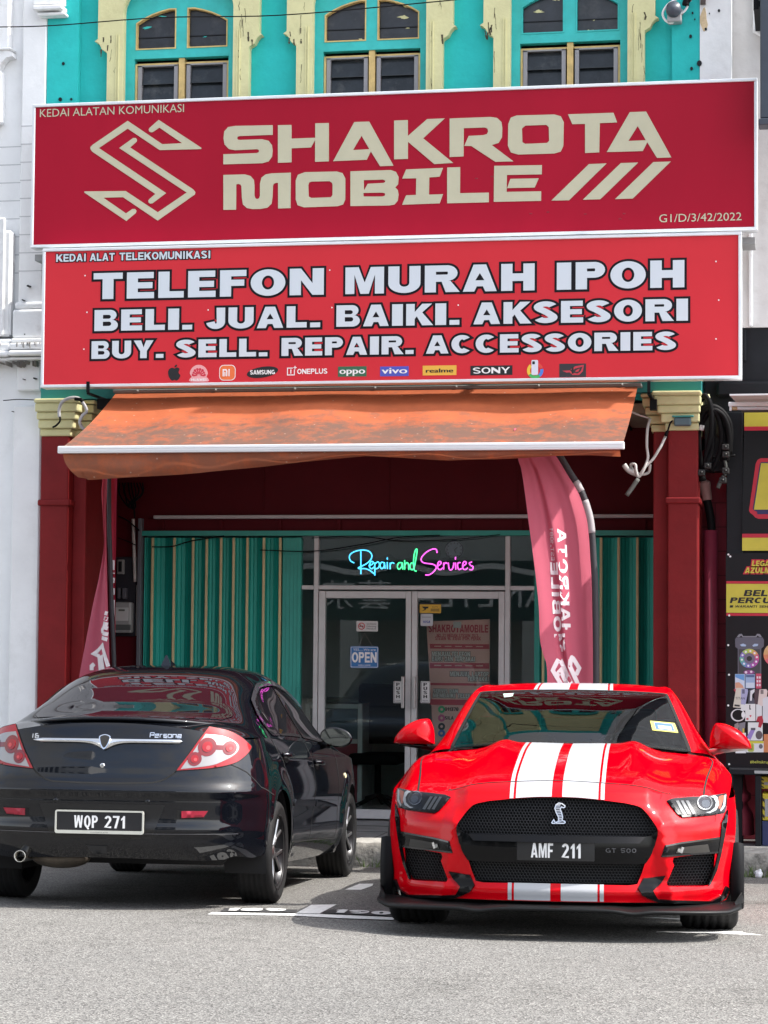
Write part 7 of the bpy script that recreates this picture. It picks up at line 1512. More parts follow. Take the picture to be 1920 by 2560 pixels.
def mono(paths, x0, z0, sc, w): return [[[(x0+a*sc, z0+c*sc) for a, c in stroke(p, w)]] for p in paths]
nmx, nmz, sc_ = .252, .957, .0235
letters = [[(0,0),(0,1.1)],[(0,1.1),(.9,1.1),(.9,.55),(0,.55)], [(1.2,.38),(2.0,.38),(2.0,.75),(1.2,.75),(1.2,0),(2.0,0)], [(2.35,0),(2.35,.75),(2.85,.75)], [(3.9,.75),(3.15,.75),(3.15,.38),(3.9,.38),(3.9,0),(3.15,0)], [(4.2,0),(4.2,.75),(5.0,.75),(5.0,0),(4.15,0)], [(5.3,0),(5.3,.75),(6.1,.75),(6.1,0)], [(6.4,.75),(7.2,.75),(7.2,0),(6.4,0),(6.4,.38),(7.2,.38)]]
body_text('name_badge', mono(letters, nmx, nmz, sc_, .2), fT, .004, M_CHROME, sed)
body_text('engine_badge', mono([[(0,0),(0,1)], [(1.3,1),(.7,1),(.7,0),(1.5,0),(1.5,.5),(.7,.5)]], -.435, .945, .024, .2), fT, .004, M_CHROME, sed)
x, z = RP(1062/4.1475, 1780+555/4.1475)
b = MB(); Mk = Matrix.Translation((x, Ry(x, z), z)) @ Matrix.Rotation(R(90), 4, 'X'); b.lathe([(0, .006), (.009, .008), (.013, .006), (.015, 0)], 20, Mk); b.build('boot_lock', M_CHROME, sed, local=True)
for sx in (-.263, .263): b = MB(); Mk = Matrix.Translation((sx, Ry(sx, .601), .601)) @ Matrix.Rotation(R(90), 4, 'X'); b.lathe([(0, .003), (.012, .003), (.014, .0), (.015, -.002)], 18, Mk); b.build('parking_sensor', M_DK, sed, local=True)
# number plate
pl0, pl1, pb, pt_ = -.255, .251, .420, .549
fP = lambda x, z: (x, -.985, z)
panel('plate_recess', [(-.36, .585), (-.285, .395), (.285, .395), (.36, .585)], [], fR, .02, mat('recess_black', (.006, .006, .007), .4), sed, .0015)
npl = panel('number_plate', rr(pl0+.008, pb+.008, pl1-.008, pt_-.008, .006), [], fP, .05, mat('plate_black', (.012, .012, .014), .4), sed)
panel('plate_frame', rr(pl0, pb, pl1, pt_, .012), [rr(pl0+.009, pb+.018, pl1-.009, pt_-.009, .006)], lambda x, z: (x, -.990, z), .03, mat('plate_frame', (.62, .62, .56), .35, metal=.3), npl, 0, .012)
fN = lambda x, z, t: (x, -.9855-t, z)
G = block_text('WQP', -.146, -.010, .452, .068, s=.24, b=.155, gap=.16, wmap=PLATE_W)+block_text('271', .028, .144, .452, .068, s=.24, b=.155, gap=.18, wmap=PLATE_W)
c = (-.098+.024, .452)
body_text('plate_lettering', G, fN, .002, PW, npl)
body_text('plate_lettering', [[[(-.082, .462), (-.074, .468), (-.058, .446), (-.066, .442)]]], fN, .0024, PW, npl)
font_text('plate_small_lettering', 'CUSTOM PLATES', -.05, .4245, .005, -.9915, PK, npl, width=.10, th=.0003, local=True)
# roof fin aerial
fx_, fy_ = -.03, .72; zt_ = LF(fy_, 0)[2]
b = MB(); b.add([(fx_-.035, fy_-.07, zt_-.012), (fx_+.035, fy_-.07, zt_-.012), (fx_+.03, fy_+.12, zt_), (fx_-.03, fy_+.12, zt_), (fx_-.004, fy_-.055, zt_+.062), (fx_+.004, fy_-.055, zt_+.062), (fx_+.006, fy_+.03, zt_+.035), (fx_-.006, fy_+.03, zt_+.035)], [(0, 1, 5, 4), (1, 2, 6, 5), (2, 3, 7, 6), (3, 0, 4, 7), (4, 5, 6, 7)], False); b.build('shark_fin_aerial', M_DK, sed, local=True)
# mirrors
for sg in (1, -1):
    b = MB(); bm = bmesh.new(); bmesh.ops.create_uvsphere(bm, u_segments=24, v_segments=14, radius=1)
    for q in bm.verts:
        f_ = .75 if q.co.y < 0 else 1; q.co = Vector((.922*sg+q.co.x*.108*(1-.0*q.co.z), 1.56+q.co.y*(.07 if q.co.y > 0 else .02), .975+q.co.z*.066-.012*q.co.x*sg))
    b.bm(bm, smooth=True); bm.free(); mr = b.build('door_mirror', M_DK, sed, local=True)
    panel('mirror_glass', [(.922*sg+.098*math.cos(t)*(1), .975+.057*math.sin(t)-.011*math.cos(t)*sg) for t in np.linspace(0, 6.283, 29)[:-1]], [], lambda x, z: (x, 1.536, z), .03, mat('mirror_glass', (.30, .31, .28), .04, metal=1.0), mr)
    b = MB(); b.tube([(.80*sg, 1.60, .915), (.84*sg, 1.58, .925), (.88*sg, 1.57, .93)], [.03, .026, .03], 10); b.build('mirror_foot', M_TRIM, mr, local=True)
# wheels and underside
wheel(sed, .752, -.10, .297, .297, .21, .216, 1); wheel(sed, -.752, -.10, .297, .297, .21, .216, -1); wheel(sed, .752, 2.70, .297, .297, .21, .216, 1); wheel(sed, -.752, 2.70, .297, .297, .21, .216, -1)
b = MB(); b.bbox(-.62, .62, -.55, 3.3, .235, .32, .03); b.bbox(-.78, .78, .32, 2.28, .20, .9, .02); b.bbox(-.60, .60, -.72, .3, .31, .9, .02); b.bbox(-.6, .6, 2.2, 3.3, .25, .7, .02)
b.build('underbody', M_LINER, sed, local=True)
liner(sed, ((-.10, .30), (2.70, .30)), .364, .845, .60)
tp = CP.Y(205/4.1475, 1780+1495/4.1475, -.9); b = MB(); b.lathe([(.034, -.2), (.034, 0), (.0315, .002), (.029, 0), (.028, -.2)], 24, Matrix.Translation((tp[0], -.90, tp[1])) @ Matrix.Rotation(R(90), 4, 'X')); ex = b.build('exhaust_tip', mat('exhaust_steel', (.62, .60, .55), .2, metal=1.0), sed, local=True)
b = MB(); b.lathe([(0, -.10), (.028, -.10)], 20, Matrix.Translation((tp[0], -.90, tp[1])) @ Matrix.Rotation(R(90), 4, 'X')); b.build('exhaust_bore', M_GAP, ex, local=True)
b = MB(); bm = bmesh.new(); bmesh.ops.create_uvsphere(bm, u_segments=20, v_segments=10, radius=1)
for q in bm.verts: q.co = Vector((tp[0]+.19+q.co.x*.17, -.72+q.co.y*.12, tp[1]-.012+q.co.z*.06))
b.bm(bm, smooth=True); bm.free(); b.build('silencer', mat('silencer', (.09, .075, .06), .5, metal=.6, var=.4, vscale=9), sed, local=True)
panel('tow_cover', [(-.085, .355), (.03, .352), (.028, .308), (-.04, .306), (-.062, .318)], [], fR, .03, mat('tow_cover', (.012, .013, .016), .35), sed, .003, .003)
# ------------------------------------------------------------------ red striped sports coupe on the right, seen from the front
CM = CarFrame(-1.27, 12.17, 3.5)
cou = thing('parked_car', 'bright red sports coupe with white twin stripes and plate AMF 211 facing the road', 'car', CM.loc, CM.rot, 'cars parked along the kerb')
M_RP = mat('red_car_paint', (.50, .0, .005), .45, spec=.0, coat=.5); M_STR = mat('white_stripe', (.38, .39, .41), .4, spec=.0, coat=.5)
FN = 2.4; FD = .75
f0 = lerp([(.10, -.88), (.16, -.90), (.20, -.905), (.235, -.915), (.28, -.895), (.37, -.90), (.43, -.905), (.50, -.903), (.56, -.897), (.60, -.880), (.66, -.848), (.70, -.812), (.72, -.795), (.75, -.755), (.78, -.70), (.84, -.60)])
WF = lerp([(.10, .86), (.20, .875), (.30, .89), (.42, .902), (.55, .905), (.66, .902), (.72, .898), (.80, .89), (.90, .87)])
def Fy(x, z):
    w = WF(z); t = min(.9995, abs(x)/w); y = f0(z)+FD*(1-(1-t**FN)**(1/FN))
    a = abs(x); e = max(0, min(1, (a-.44)/.10)); y += e*e*(3-2*e)*.40*max(0, z-.570)*max(0, 1-max(0, a-.62)/.26)   # crisp edge under the lamps
    y -= .024*max(0, 1-abs(a-.525-.16*(.5-z))/.06)*max(0, min(1, (.66-z)/.10))                                       # folded edge beside the mouth
    return y
def Sm(y, z):
    w = WF(z)
    if y < f0(z)+FD: t = max(0.0, 1-(y-f0(z))/FD); return w*max(0.0, 1-min(1, t)**FN)**(1/FN)
    if y > 3.0: w -= .10*((y-3.0)/.8)**2
    return w+.02*math.exp(-((math.hypot(y-2.55, z-.3)-.40)/.09)**2)-.012*math.exp(-((z-.45)/.1)**2)*(1 if .5 < y < 2 else 0)
gF = lambda x, z: (x, Fy(x, z), z); gS = lambda y, z: (Sm(y, z), y, z); gSL = lambda y, z: (-Sm(y, z), y, z)
FP_ = lambda px, py: CM.on(px, py, Fy, -.7)
q4 = lambda x, y: FP_(1380+x/3.072, 1880+y/3.072)
MK = (0, .3, .5, .64, .77, .9, 1.0)
sm = lambda x: FD*(1-(1-min(.999, x/.9)**FN)**(1/FN))
def sb(y, k, pts_): return (y, [(s_, x, z, k*sm(x)) for s_, (x, z) in zip(MK, pts_)])
HF0 = loft_fn([
 sb(-.725, 1, [(0, .765), (.27, .760), (.43, .744), (.55, .712), (.66, .704), (.79, .706), (.862, .69)]),
 sb(-.60, .95, [(0, .803), (.27, .799), (.43, .786), (.56, .752), (.67, .745), (.795, .740), (.872, .71)]),
 sb(-.35, .78, [(0, .853), (.27, .850), (.44, .838), (.575, .802), (.69, .797), (.81, .785), (.883, .738)]),
 sb(.05, .45, [(0, .915), (.27, .915), (.45, .900), (.61, .858), (.73, .857), (.83, .837), (.896, .775)]),
 sb(.40, .2, [(0, .948), (.27, .950), (.45, .935), (.64, .890), (.75, .885), (.835, .862), (.897, .80)]),
 sb(.62, .06, [(0, .962), (.27, .962), (.45, .945), (.66, .905), (.76, .895), (.837, .872), (.893, .81)]),
 sb(.95, 0, [(0, .965), (.27, .962), (.45, .945), (.68, .915), (.77, .90), (.835, .878), (.887, .82)])])
def HF(y, s_):
    x, yy, z = HF0(y, s_); a = abs(x)
    t = max(0, min(1, (y+.45)/.85)); t = t*t*(3-2*t)
    z += .022*t*math.exp(-((a-.365)/.06)**2)-.010*t*math.exp(-((a-.50)/.07)**2)+.003*max(0, min(1, (y-.2)/.3))*math.exp(-((a-.66)/.06)**2)
    return (x, yy, z)
s_of_x = lambda x: x/.9
hood = loft_panel('hood', HF, -.725, .66, -1, 1, 64, 120, M_RP, cou)
def stripes(fn, y0, y1, par, off, n=40, sc=.9):
    for a, c in ((-.236, -.217), (-.205, -.026), (.026, .205), (.217, .236)): loft_panel('stripe', fn, y0, y1, a/sc, c/sc, n, 8, M_STR, par, off)
stripes(HF, -.7245, .658, hood, .0016, 64)
# fascia ------------------------------------------------------------------
ME = [q4(x, y) for x, y in ((45, 346), (200, 352), (400, 371), (560, 392), (650, 412))]+spl([q4(690, 430), q4(735, 478), q4(790, 555), q4(812, 597)], 3)
ME = [(max(0, x), z) for x, z in ME]; ME[0] = (0, ME[0][1])
zb0_, zb1_ = .500, .372                                       # black bar
up_r = ME+[q4(800, 615), q4(770, 640), (.46, zb0_+.008), (.42, zb0_), (0, zb0_)]
upper = up_r+[(-x, z) for x, z in up_r[1:-1]][::-1]
bar_r = [(0, zb0_+.004), (.42, zb0_+.004), (.465, zb0_+.012), q4(770, 634), q4(812, 603), q4(808, 640), q4(790, 720), q4(750, 800), q4(715, 852), (.40, zb1_), (0, zb1_)]
bar = bar_r+[(-x, z) for x, z in bar_r[1:-1]][::-1]
mouth_r = ME+[q4(812, 640), q4(790, 720), q4(715, 852), q4(690, 930), q4(655, 1015), (.36, .268), (.2, .270), (0, .272)]
mouth = mouth_r+[(-x, z) for x, z in mouth_r[1:-1]][::-1]
intake = [q4(x, y) for x, y in ((935, 812), (1100, 790), (1262, 775), (1258, 880), (1222, 980), (1195, 1025), (1160, 1032), (890, 1034), (880, 1010), (938, 872), (925, 840))]
XL = .87
zz_ = np.linspace(.17, .688, 26)
edge_r = [(WF(z)*XL*(1+.0*z), z) for z in zz_]
hoode = [(lambda p: (p[0], p[2]))(HF(-.725, s_)) for s_ in np.linspace(0, 1, 60)]
HLo = [q4(x, y) for x, y in ((880, 378), (925, 362), (1040, 352), (1160, 345), (1250, 332), (1330, 318), (1338, 345), (1335, 410), (1318, 470), (1212, 490), (1100, 499), (1000, 506), (962, 482), (915, 425))]
fo = [(x, .185) for x in np.linspace(-.70, .70, 31)]+edge_r
lim = edge_r[-1][0]
topc = [p for p in hoode if p[0] < lim-.006]
fo += topc[::-1]+[(-x, z) for x, z in topc[1:]]+[(-x, z) for x, z in edge_r[::-1]]
fascia = panel('front_bumper', fo, [mouth, intake, mir(intake)], gF, .02, M_RP, cou)
for a, c in ((-.236, -.217), (-.205, -.026), (.026, .205), (.217, .236)):
    zt = lambda x: np.interp(abs(x), [p[0] for p in hoode], [p[1] for p in hoode])
    zm = lambda x: np.interp(abs(x), [p[0] for p in ME], [p[1] for p in ME])
    xs_ = np.linspace(a, c, 9)
    panel('stripe', [(x, zm(x)+.001) for x in xs_]+[(x, zt(x)-.0005) for x in xs_[::-1]], [], gF, .02, M_STR, fascia, .0016)
    panel('stripe', [(x, .188) for x in xs_]+[(x, .271) for x in xs_[::-1]], [], gF, .02, M_STR, fascia, .0016)
def wall(name, loop, depth, m, par):
    """side walls running back from an opening"""
    L = dens(loop, .02); n = len(L); vs = [gF(*p) for p in L]; vs += [(x, y+depth, z) for x, y, z in vs]
    return mesh_obj(name, vs, [(i, (i+1) % n, (i+1) % n+n, i+n) for i in range(n)], m, par, True, True)
M_HEX = mat('grille_black', (.022, .023, .027), .45); M_DEEP = mat('grille_depth', (.004, .004, .005), .8)
def mesh_grille(name, loop, depth, par, r=.0092):
    """honeycomb wires clipped to the opening, lying depth behind the skin"""
    xs = [p[0] for p in loop]; zs = [p[1] for p in loop]; vs = []; fs = []; dx = r*1.732; dz = r*1.5; j = 0; z = min(zs)
    while z < max(zs)+r:
        x = min(xs)+(dx/2 if j % 2 else 0)
        while x < max(xs)+r:
            if pin((x, z), loop):
                o = len(vs); y = Fy(x, z)+depth
                for k in range(6):
                    a = R(60*k+30)
                    for rr_, dy in ((r*.985, 0), (r*.80, 0), (r*.80, .012)): vs.append((x+rr_*math.cos(a), y+dy, z+rr_*math.sin(a)))
                for k in range(6): i, n_ = o+3*k, o+3*((k+1) % 6); fs += [(i, n_, n_+1, i+1), (i+1, n_+1, n_+2, i+2)]
            x += dx
        z += dz; j += 1
    g = mesh_obj(name, vs, fs, M_HEX, par, False, True)
    panel('grille_back', loop, [], lambda x, z: (x, Fy(x, z)+depth+.05, z), .04, M_DEEP, g)
    return g
low_r = [(0, zb1_-.001), (.40, zb1_-.001), q4(712, 858), q4(690, 930), q4(655, 1015), (.36, .270), (0, .273)]
lower = low_r+[(-x, z) for x, z in low_r[1:-1]][::-1]
wall('mouth_wall', mouth, .11, M_TRIM, cou)
mesh_grille('upper_grille', upper, .055, cou); mesh_grille('lower_grille', lower, .05, cou)
for g in ((lambda l_: l_), mir):
    wall('intake_wall', g(intake), .10, M_RP, cou); mesh_grille('side_grille', g(intake), .06, cou)
bm_ = panel('grille_bar', bar, [], gF, .025, M_TRIM, cou, .012, .05)
panel('bar_ledge', [(x, z) for x, z in [(-.44, zb0_+.006), (-.41, zb0_-.026), (.41, zb0_-.026), (.44, zb0_+.006)]], [], lambda x, z: (x, Fy(x, z)-.012-.02*(zb0_+.006-z)/.032, z), .03, M_TRIM, bm_, .001)
# plate lettering, model letters and badge on the bar
bt_ = lambda x, z, t: (x, Fy(x, z)-.0135-t, z)
G = block_text('AMF', -.122, -.013, .398, .071, s=.25, b=.16, gap=.14, wmap=PLATE_W)+block_text('211', .030, .123, .398, .071, s=.25, b=.16, gap=.2, wmap=PLATE_W)
body_text('plate_lettering', G, bt_, .003, PW, bm_)
panel('number_plate', rr(-.19, .385, .19, .484, .006), [], gF, .03, mat('plate_black2', (.014, .014, .015), .35), bm_, .0128)
gl_ = mat('dark_letter', (.05, .05, .055), .3)
body_text('model_lettering', block_text('GT 500', .245, .395, .428, .022, s=.22, b=.18, gap=.2), bt_, .003, gl_, bm_)
def q3(x, y): return FP_(960+x/3.072, 1880+y/3.072)
sn = [q3(x, y) for x, y in ((1385, 430), (1368, 440), (1362, 425), (1378, 405), (1362, 392), (1338, 394), (1318, 412), (1308, 440), (1325, 480), (1336, 510), (1330, 530), (1312, 540), (1300, 518), (1286, 545), (1300, 553), (1385, 553), (1392, 540), (1375, 530), (1385, 500), (1372, 465), (1352, 435))]
sn = [q3(x, y) for x, y in ((1392, 412), (1368, 394), (1340, 388), (1316, 404), (1306, 434), (1318, 470), (1334, 502), (1336, 528), (1316, 540), (1302, 514), (1281, 545), (1290, 553), (1380, 553), (1394, 546), (1390, 530), (1370, 525), (1374, 500), (1366, 466), (1356, 440), (1362, 428), (1378, 434), (1391, 426))]
bs_ = lambda x, z, t: (x, Fy(x, z)+.040-t, z)
em = body_text('snake_emblem', [[sn, offset_loop(sn, -.0052)]], bs_, .014, M_CHROME, cou)
panel('emblem_field', sn, [], lambda x, z: (x, Fy(x, z)+.034, z), .02, M_DEEP, em)
rib = [q3(x, y) for x, y in ((1340, 405), (1334, 425), (1338, 450), (1345, 475), (1353, 500), (1354, 525), (1335, 546))]
body_text('emblem_rib', [[stroke([(x-.012, z), (x+.010, z+.001)], .0032)] for x, z in spl(rib, 2)], bs_, .016, M_CHROME, em)
# black lower corner trim, fog lamp housings, blades
ctrim = [q4(x, y) for x, y in ((700, 968), (735, 966), (870, 948), (836, 1012), (770, 1068), (812, 1128), (1000, 1138), (1215, 1142), (1300, 1100), (1328, 1030), (1346, 1050), (1325, 1118), (1250, 1162), (1000, 1160), (800, 1150), (690, 1096), (658, 1052))]
fogh = [q4(x, y) for x, y in ((838, 806), (868, 716), (1000, 690), (1140, 672), (1284, 652), (1286, 775), (1160, 788), (1060, 792), (940, 802))]
fogl = [q4(x, y) for x, y in ((945, 775), (962, 735), (1080, 720), (1190, 708), (1205, 768), (1080, 778))]
blade = [q4(x, y) for x, y in ((1300, 545), (1336, 452), (1348, 440), (1340, 540), (1322, 640), (1292, 790), (1262, 905), (1212, 1020), (1196, 1030), (1240, 905), (1268, 790), (1290, 650))]
for g in ((lambda l_: l_), mir):
    panel('corner_trim', g(ctrim), [], gF, .02, M_TRIM, cou, .012, .03)
    fh = panel('fog_lamp_housing', g(fogh), [], gF, .02, M_TRIM, cou, .004, .01)
    panel('fog_lamp', g(fogl), [], gF, .02, mat('fog_glass', (.035, .033, .03), .3, spec=.2), fh, .007)
    ribbon('fog_bar', g([q4(1000, 730), q4(985, 775)]), .012, gF, M_CHROME, fh, .008)
    c = q4(970, 755); panel('fog_bulb', g(ell(c[0], c[1], .009, .009, 14)), [], gF, .01, mat('bulb_silver', (.25, .25, .24), .35, metal=.5), fh, .0085)
    ribbon('housing_edge', g([q4(870, 722), q4(1000, 697), q4(1140, 679), q4(1280, 660)]), .008, gF, M_CHROME if False else mat('black_chrome', (.09, .09, .095), .12, metal=1.0), fh, .0055); ribbon('housing_edge', g([q4(845, 800), q4(1060, 785), q4(1280, 768)]), .008, gF, mat('black_chrome', (.09, .09, .095), .12, metal=1.0), fh, .0055)
    panel('side_blade', g(blade), [], gF, .02, M_TRIM, cou, .006, .012)
    # head lamp
    hl = panel('headlight', g(HLo), [], gF, .016, mat('lamp_black', (.006, .006, .007), .3, spec=.2), cou, .006, .012)
    M_LENS = mat('lamp_lens', (.10, .11, .13), .05, spec=.6); M_DRL = mat('lamp_white', (.42, .44, .46), .4)
    c = q4(1165, 398); e = q4(1222, 398); e2 = q4(1165, 452); rx, rz = abs(e[0]-c[0]), abs(e2[1]-c[1])
    panel('lamp_ring', g(ell(c[0], c[1], rx, rz, 32)), [g(ell(c[0], c[1], rx*.86, rz*.86, 32))], gF, .014, mat('lamp_chrome', (.4, .41, .42), .25, metal=1.0), hl, .0125, .006)
    panel('projector_lens', g(ell(c[0], c[1], rx*.84, rz*.84, 28)), [], lambda x, z: (x, Fy(x, z), z), .012, mat('lamp_inner', (.05, .05, .06), .08, coat=1.0), hl, .0095)
    panel('projector_lens', g(ell(c[0]+.004, c[1]-.006, rx*.55, rz*.55, 24)), [], gF, .012, M_LENS, hl, .0115)
    drl = [q4(x, y) for x, y in ((1205, 352), (1232, 362), (1248, 395), (1240, 432), (1205, 462), (1170, 470), (1200, 476), (1250, 452), (1272, 410), (1262, 355), (1240, 340))]
    panel('running_light', g(drl), [], gF, .012, M_DRL, hl, .0105)
    panel('side_marker', g([q4(x, y) for x, y in ((1270, 350), (1300, 336), (1312, 345), (1282, 440), (1268, 440))]), [], gF, .012, mat('amber_reflector', (.42, .10, .05), .4), hl, .0105)
    panel('running_light', g([q4(x, y) for x, y in ((1312, 335), (1326, 332), (1318, 420), (1285, 462), (1278, 452), (1302, 410))]), [], gF, .012, M_DRL, hl, .0105)
    for k in range(3):
        x0 = 945+38*k; panel('slat_light', g([q4(x0, 385), q4(x0+22, 383), q4(x0+75, 480), q4(x0+52, 484)]), [], gF, .012, mat('slat_grey', (.13, .135, .14), .4), hl, .0105)
    panel('lamp_cover', g(offset_loop(HLo, -.004)), [], gF, .016, glass_mat('lamp_cover_glass', (.93, .94, .95), .8, .05, 1.3), hl, .017)
# splitter and aero
def spl_y(x, e): w = .93; t = min(.999, abs(x)/w); return -1.0-e+.50*(1-(1-t**2.8)**(1/2.8))
xs_ = np.linspace(-.915, .915, 101); rows = []
for x in xs_:
    k = abs(x)/.915; zf = .142+.006*math.cos(x*3)+(.02 if k > .93 else 0)*(k-.93)/.07-.012*math.exp(-((abs(x)-.38)/.07)**2)
    yi = max(-.80+.62*max(0, k-.2)**2.2, spl_y(x, 0)+.06); rows.append([(x, yi, .174), (x, spl_y(x, -.012), zf+.014), (x, spl_y(x, 0), zf+.009), (x, spl_y(x, 0), zf-.002), (x, spl_y(x, -.02), zf-.008), (x, yi, .140)])
vs = [p for r_ in rows for p in r_]; n_ = 6; fs = [(i*n_+j, (i+1)*n_+j, (i+1)*n_+(j+1) % n_, i*n_+(j+1) % n_) for i in range(100) for j in range(n_)]+[tuple(range(n_)), tuple(100*n_+j for j in range(n_-1, -1, -1))]
spt = mesh_obj('front_splitter', vs, fs, mat('splitter_black', (.006, .0065, .007), .45, spec=.2, var=.2, vscale=6), cou, True, True)
for sg in (1, -1):
    b = MB(); b.add([(sg*.885, -.62, .165), (sg*.925, -.52, .17), (sg*.935, -.35, .175), (sg*.93, -.35, .21), (sg*.918, -.52, .225), (sg*.882, -.6, .18)], [(0, 1, 2, 3, 4, 5)]); b.build('winglet', MATS['splitter_black'], cou, local=True)
bsp = lambda x, z, t: (x, spl_y(x, 0)+.16-(z)*1.0-.0, .1745+.022*((.16-z)/.15)+t)
G = block_text('SHELBY', -.235, .245, 0, .055, s=.18, b=.14, gap=1.1)
bsp = lambda x, z, t: (x, spl_y(x, 0)+.02+z, .152+.12*z+t)
body_text('splitter_lettering', G, bsp, .003, mat('faint_letter', (.03, .03, .033), .2), spt)
# side skins, flares, wheels
lo_y = lambda z: Fy(WF(z)*XL, z)
so2 = [(lo_y(z), z) for z in zz_[::-1]]+[(-.50, .17), (-.40, .18)]
AR = .372
so2 += [(0+AR*math.cos(R(a)), .315+AR*math.sin(R(a))) for a in np.linspace(198, 0, 25)]+[(.42, .20), (2.10, .19)]+[(2.55+AR*math.cos(R(a)), .315+AR*math.sin(R(a))) for a in np.linspace(182, 0, 25)]+[(3.0, .24), (3.55, .30), (3.58, .80)]
hb = [(lambda p: (p[1], p[2]))(HF(y, 1.0)) for y in np.linspace(-.70, .60, 20)]
so2 += [(3.3, .86), (2.6, .84), (1.8, .82), (1.2, .82), (.90, .815)]+hb[::-1]
for g, f_ in ((gS, False), (gSL, True)): panel('body_side', so2, [], g, .035, M_RP, cou, flip=f_)
M_FLARE = mat('flare_black', (.005, .005, .006), .5, spec=.15)
for sg in (1, -1):
    b = MB(); prof_a = np.linspace(R(208), R(158), 40); vs = []; 
    for a in prof_a:
        c_, s_ = math.cos(a), math.sin(a)
        for rr_, xx in ((.352, .875), (.356, .925), (.368, .938), (.392, .934), (.412, .905), (.40, .87)): vs.append((sg*xx, rr_*c_*1.0, .315+rr_*s_))
    fs = [(6*i+j, 6*i+j+1, 6*i+j+7, 6*i+j+6) for i in range(39) for j in range(5)]; b.add(vs, fs, True); b.build('wheel_flare', M_FLARE, cou, local=True)
    wheel(cou, .765*sg, 0, .328, .328, .285, .25, sg); wheel(cou, .765*sg, 2.55, .328, .328, .29, .25, sg)
liner(cou, ((0, .315), (2.55, .315)), .37, .885, .60)
b = MB(); b.bbox(-.60, .60, -.62, 3.3, .16, .30, .03); b.bbox(-.82, .82, .42, 2.1, .17, .8, .02); b.bbox(-.58, .58, -.62, .42, .30, .72, .02); b.bbox(-.58, .58, 2.1, 3.4, .3, .8, .02); b.build('underbody', M_LINER, cou, local=True)
# hood and fender gaps
seam_r = [q4(x, y) for x, y in ((45, 222), (410, 244), (600, 267), (760, 290), (800, 297), (880, 352), (900, 364))]
def hood_pt(px, py):
    """station (y,s) on the hood under a picture point, by search"""
    best = None
    for y in np.linspace(-.72, .60, 67):
        for s_ in np.linspace(0, 1, 51):
            p = HF(y, s_); q = CM.o+CM.M @ np.array(p)-CAM; z = q @ fwd; d = (960+FPX*(q @ crt)/z-px)**2+(1280-FPX*(q @ cup)/z-py)**2
            if best is None or d < best[0]: best = (d, y, s_)
    return best[1:]
h4 = lambda x, y: hood_pt(1380+x/3.072, 1880+y/3.072)
sm_r = [h4(x, y) for x, y in ((60, 223), (410, 244), (600, 267), (790, 294), (878, 350))]
sm_r = [(sm_r[0][0], 0)]+sm_r
ribbon('hood_seam', [(y, s_) for y, s_ in sm_r], .008, HF, M_GAP, hood, .0026, flip=True); ribbon('hood_seam', [(y, -s_) for y, s_ in sm_r], .008, HF, M_GAP, hood, .0026, flip=True)
fg = [h4(x, y) for x, y in ((1160, 340), (1185, 255), (1215, 150), (1238, 75))]+[(.60, .80)]
for sg in (1, -1): ribbon('fender_seam', [(y, s_*sg) for y, s_ in fg], .010, HF, M_GAP, hood, .0026, flip=True)
# greenhouse
GK = (0, .35, .60, .72, .85, 1.0)
wy = lambda y: .56+(y-.5)*.75 if y < 1.42 else 1.25+(y-1.42)*1.078
def sg_(y, pts_): return (wy(y), [(s_, p[0], p[1], p[2]*.9) for s_, p in zip(GK, pts_)])
GF = loft_fn([
 sg_(.50, [(0, .955, 0), (.36, .950, .06), (.675, .922, .24), (.745, .915, .32), (.80, .90, .36), (.85, .86, .38)]),
 sg_(.72, [(0, 1.050, 0), (.35, 1.043, .045), (.642, 1.010, .18), (.713, 1.000, .25), (.78, .94, .29), (.86, .85, .30)]),
 sg_(.95, [(0, 1.142, 0), (.335, 1.135, .03), (.603, 1.108, .12), (.675, 1.096, .18), (.755, .98, .2), (.87, .84, .2)]),
 sg_(1.25, [(0, 1.246, 0), (.315, 1.241, .02), (.555, 1.226, .06), (.622, 1.212, .1), (.73, 1.03, .1), (.875, .835, .1)]),
 sg_(1.42, [(0, 1.283, 0), (.31, 1.279, .012), (.535, 1.268, .04), (.600, 1.252, .06), (.715, 1.05, .05), (.875, .83, .05)]),
 sg_(1.75, [(0, 1.322, 0), (.30, 1.319, 0), (.50, 1.305, 0), (.578, 1.285, 0), (.705, 1.06, 0), (.875, .825, 0)]),
 sg_(2.2, [(0, 1.318, 0), (.30, 1.314, 0), (.49, 1.297, 0), (.57, 1.272, 0), (.70, 1.05, 0), (.88, .825, 0)]),
 sg_(2.75, [(0, 1.20, 0), (.30, 1.195, 0), (.50, 1.17, 0), (.58, 1.14, 0), (.71, 1.00, 0), (.89, .84, 0)]),
 sg_(3.3, [(0, .99, 0), (.30, .985, 0), (.52, .97, 0), (.62, .955, 0), (.72, .92, 0), (.86, .85, 0)]),
 sg_(3.6, [(0, .93, 0), (.30, .925, 0), (.50, .915, 0), (.60, .90, 0), (.68, .87, 0), (.78, .80, 0)])])
roof = loft_panel('roof', GF, 1.186, 3.6, -1, 1, 60, 60, M_RP, cou)
for s0, s1 in ((.60, 1.0), (-1.0, -.60)): loft_panel('windscreen_pillar', GF, .56, 1.186, s0, s1, 26, 14, M_RP, cou)
stripes(GF, 1.188, 2.2, roof, .0016, 20, .9)
ws_l = [(.565, s_) for s_ in np.linspace(-.60, .60, 20)]+[(1.186, s_) for s_ in np.linspace(.60, -.60, 20)]
M_WS = glass_mat('windscreen_glass', (.45, .55, .53), 1.0, 0, 1.5)
wsn = panel('windscreen', ws_l, [], GF, .03, M_WS, cou, .004, flip=True)
ribbon('windscreen_frit', ws_l, .022, GF, M_GAP, wsn, .0055, .03, True, flip=True)
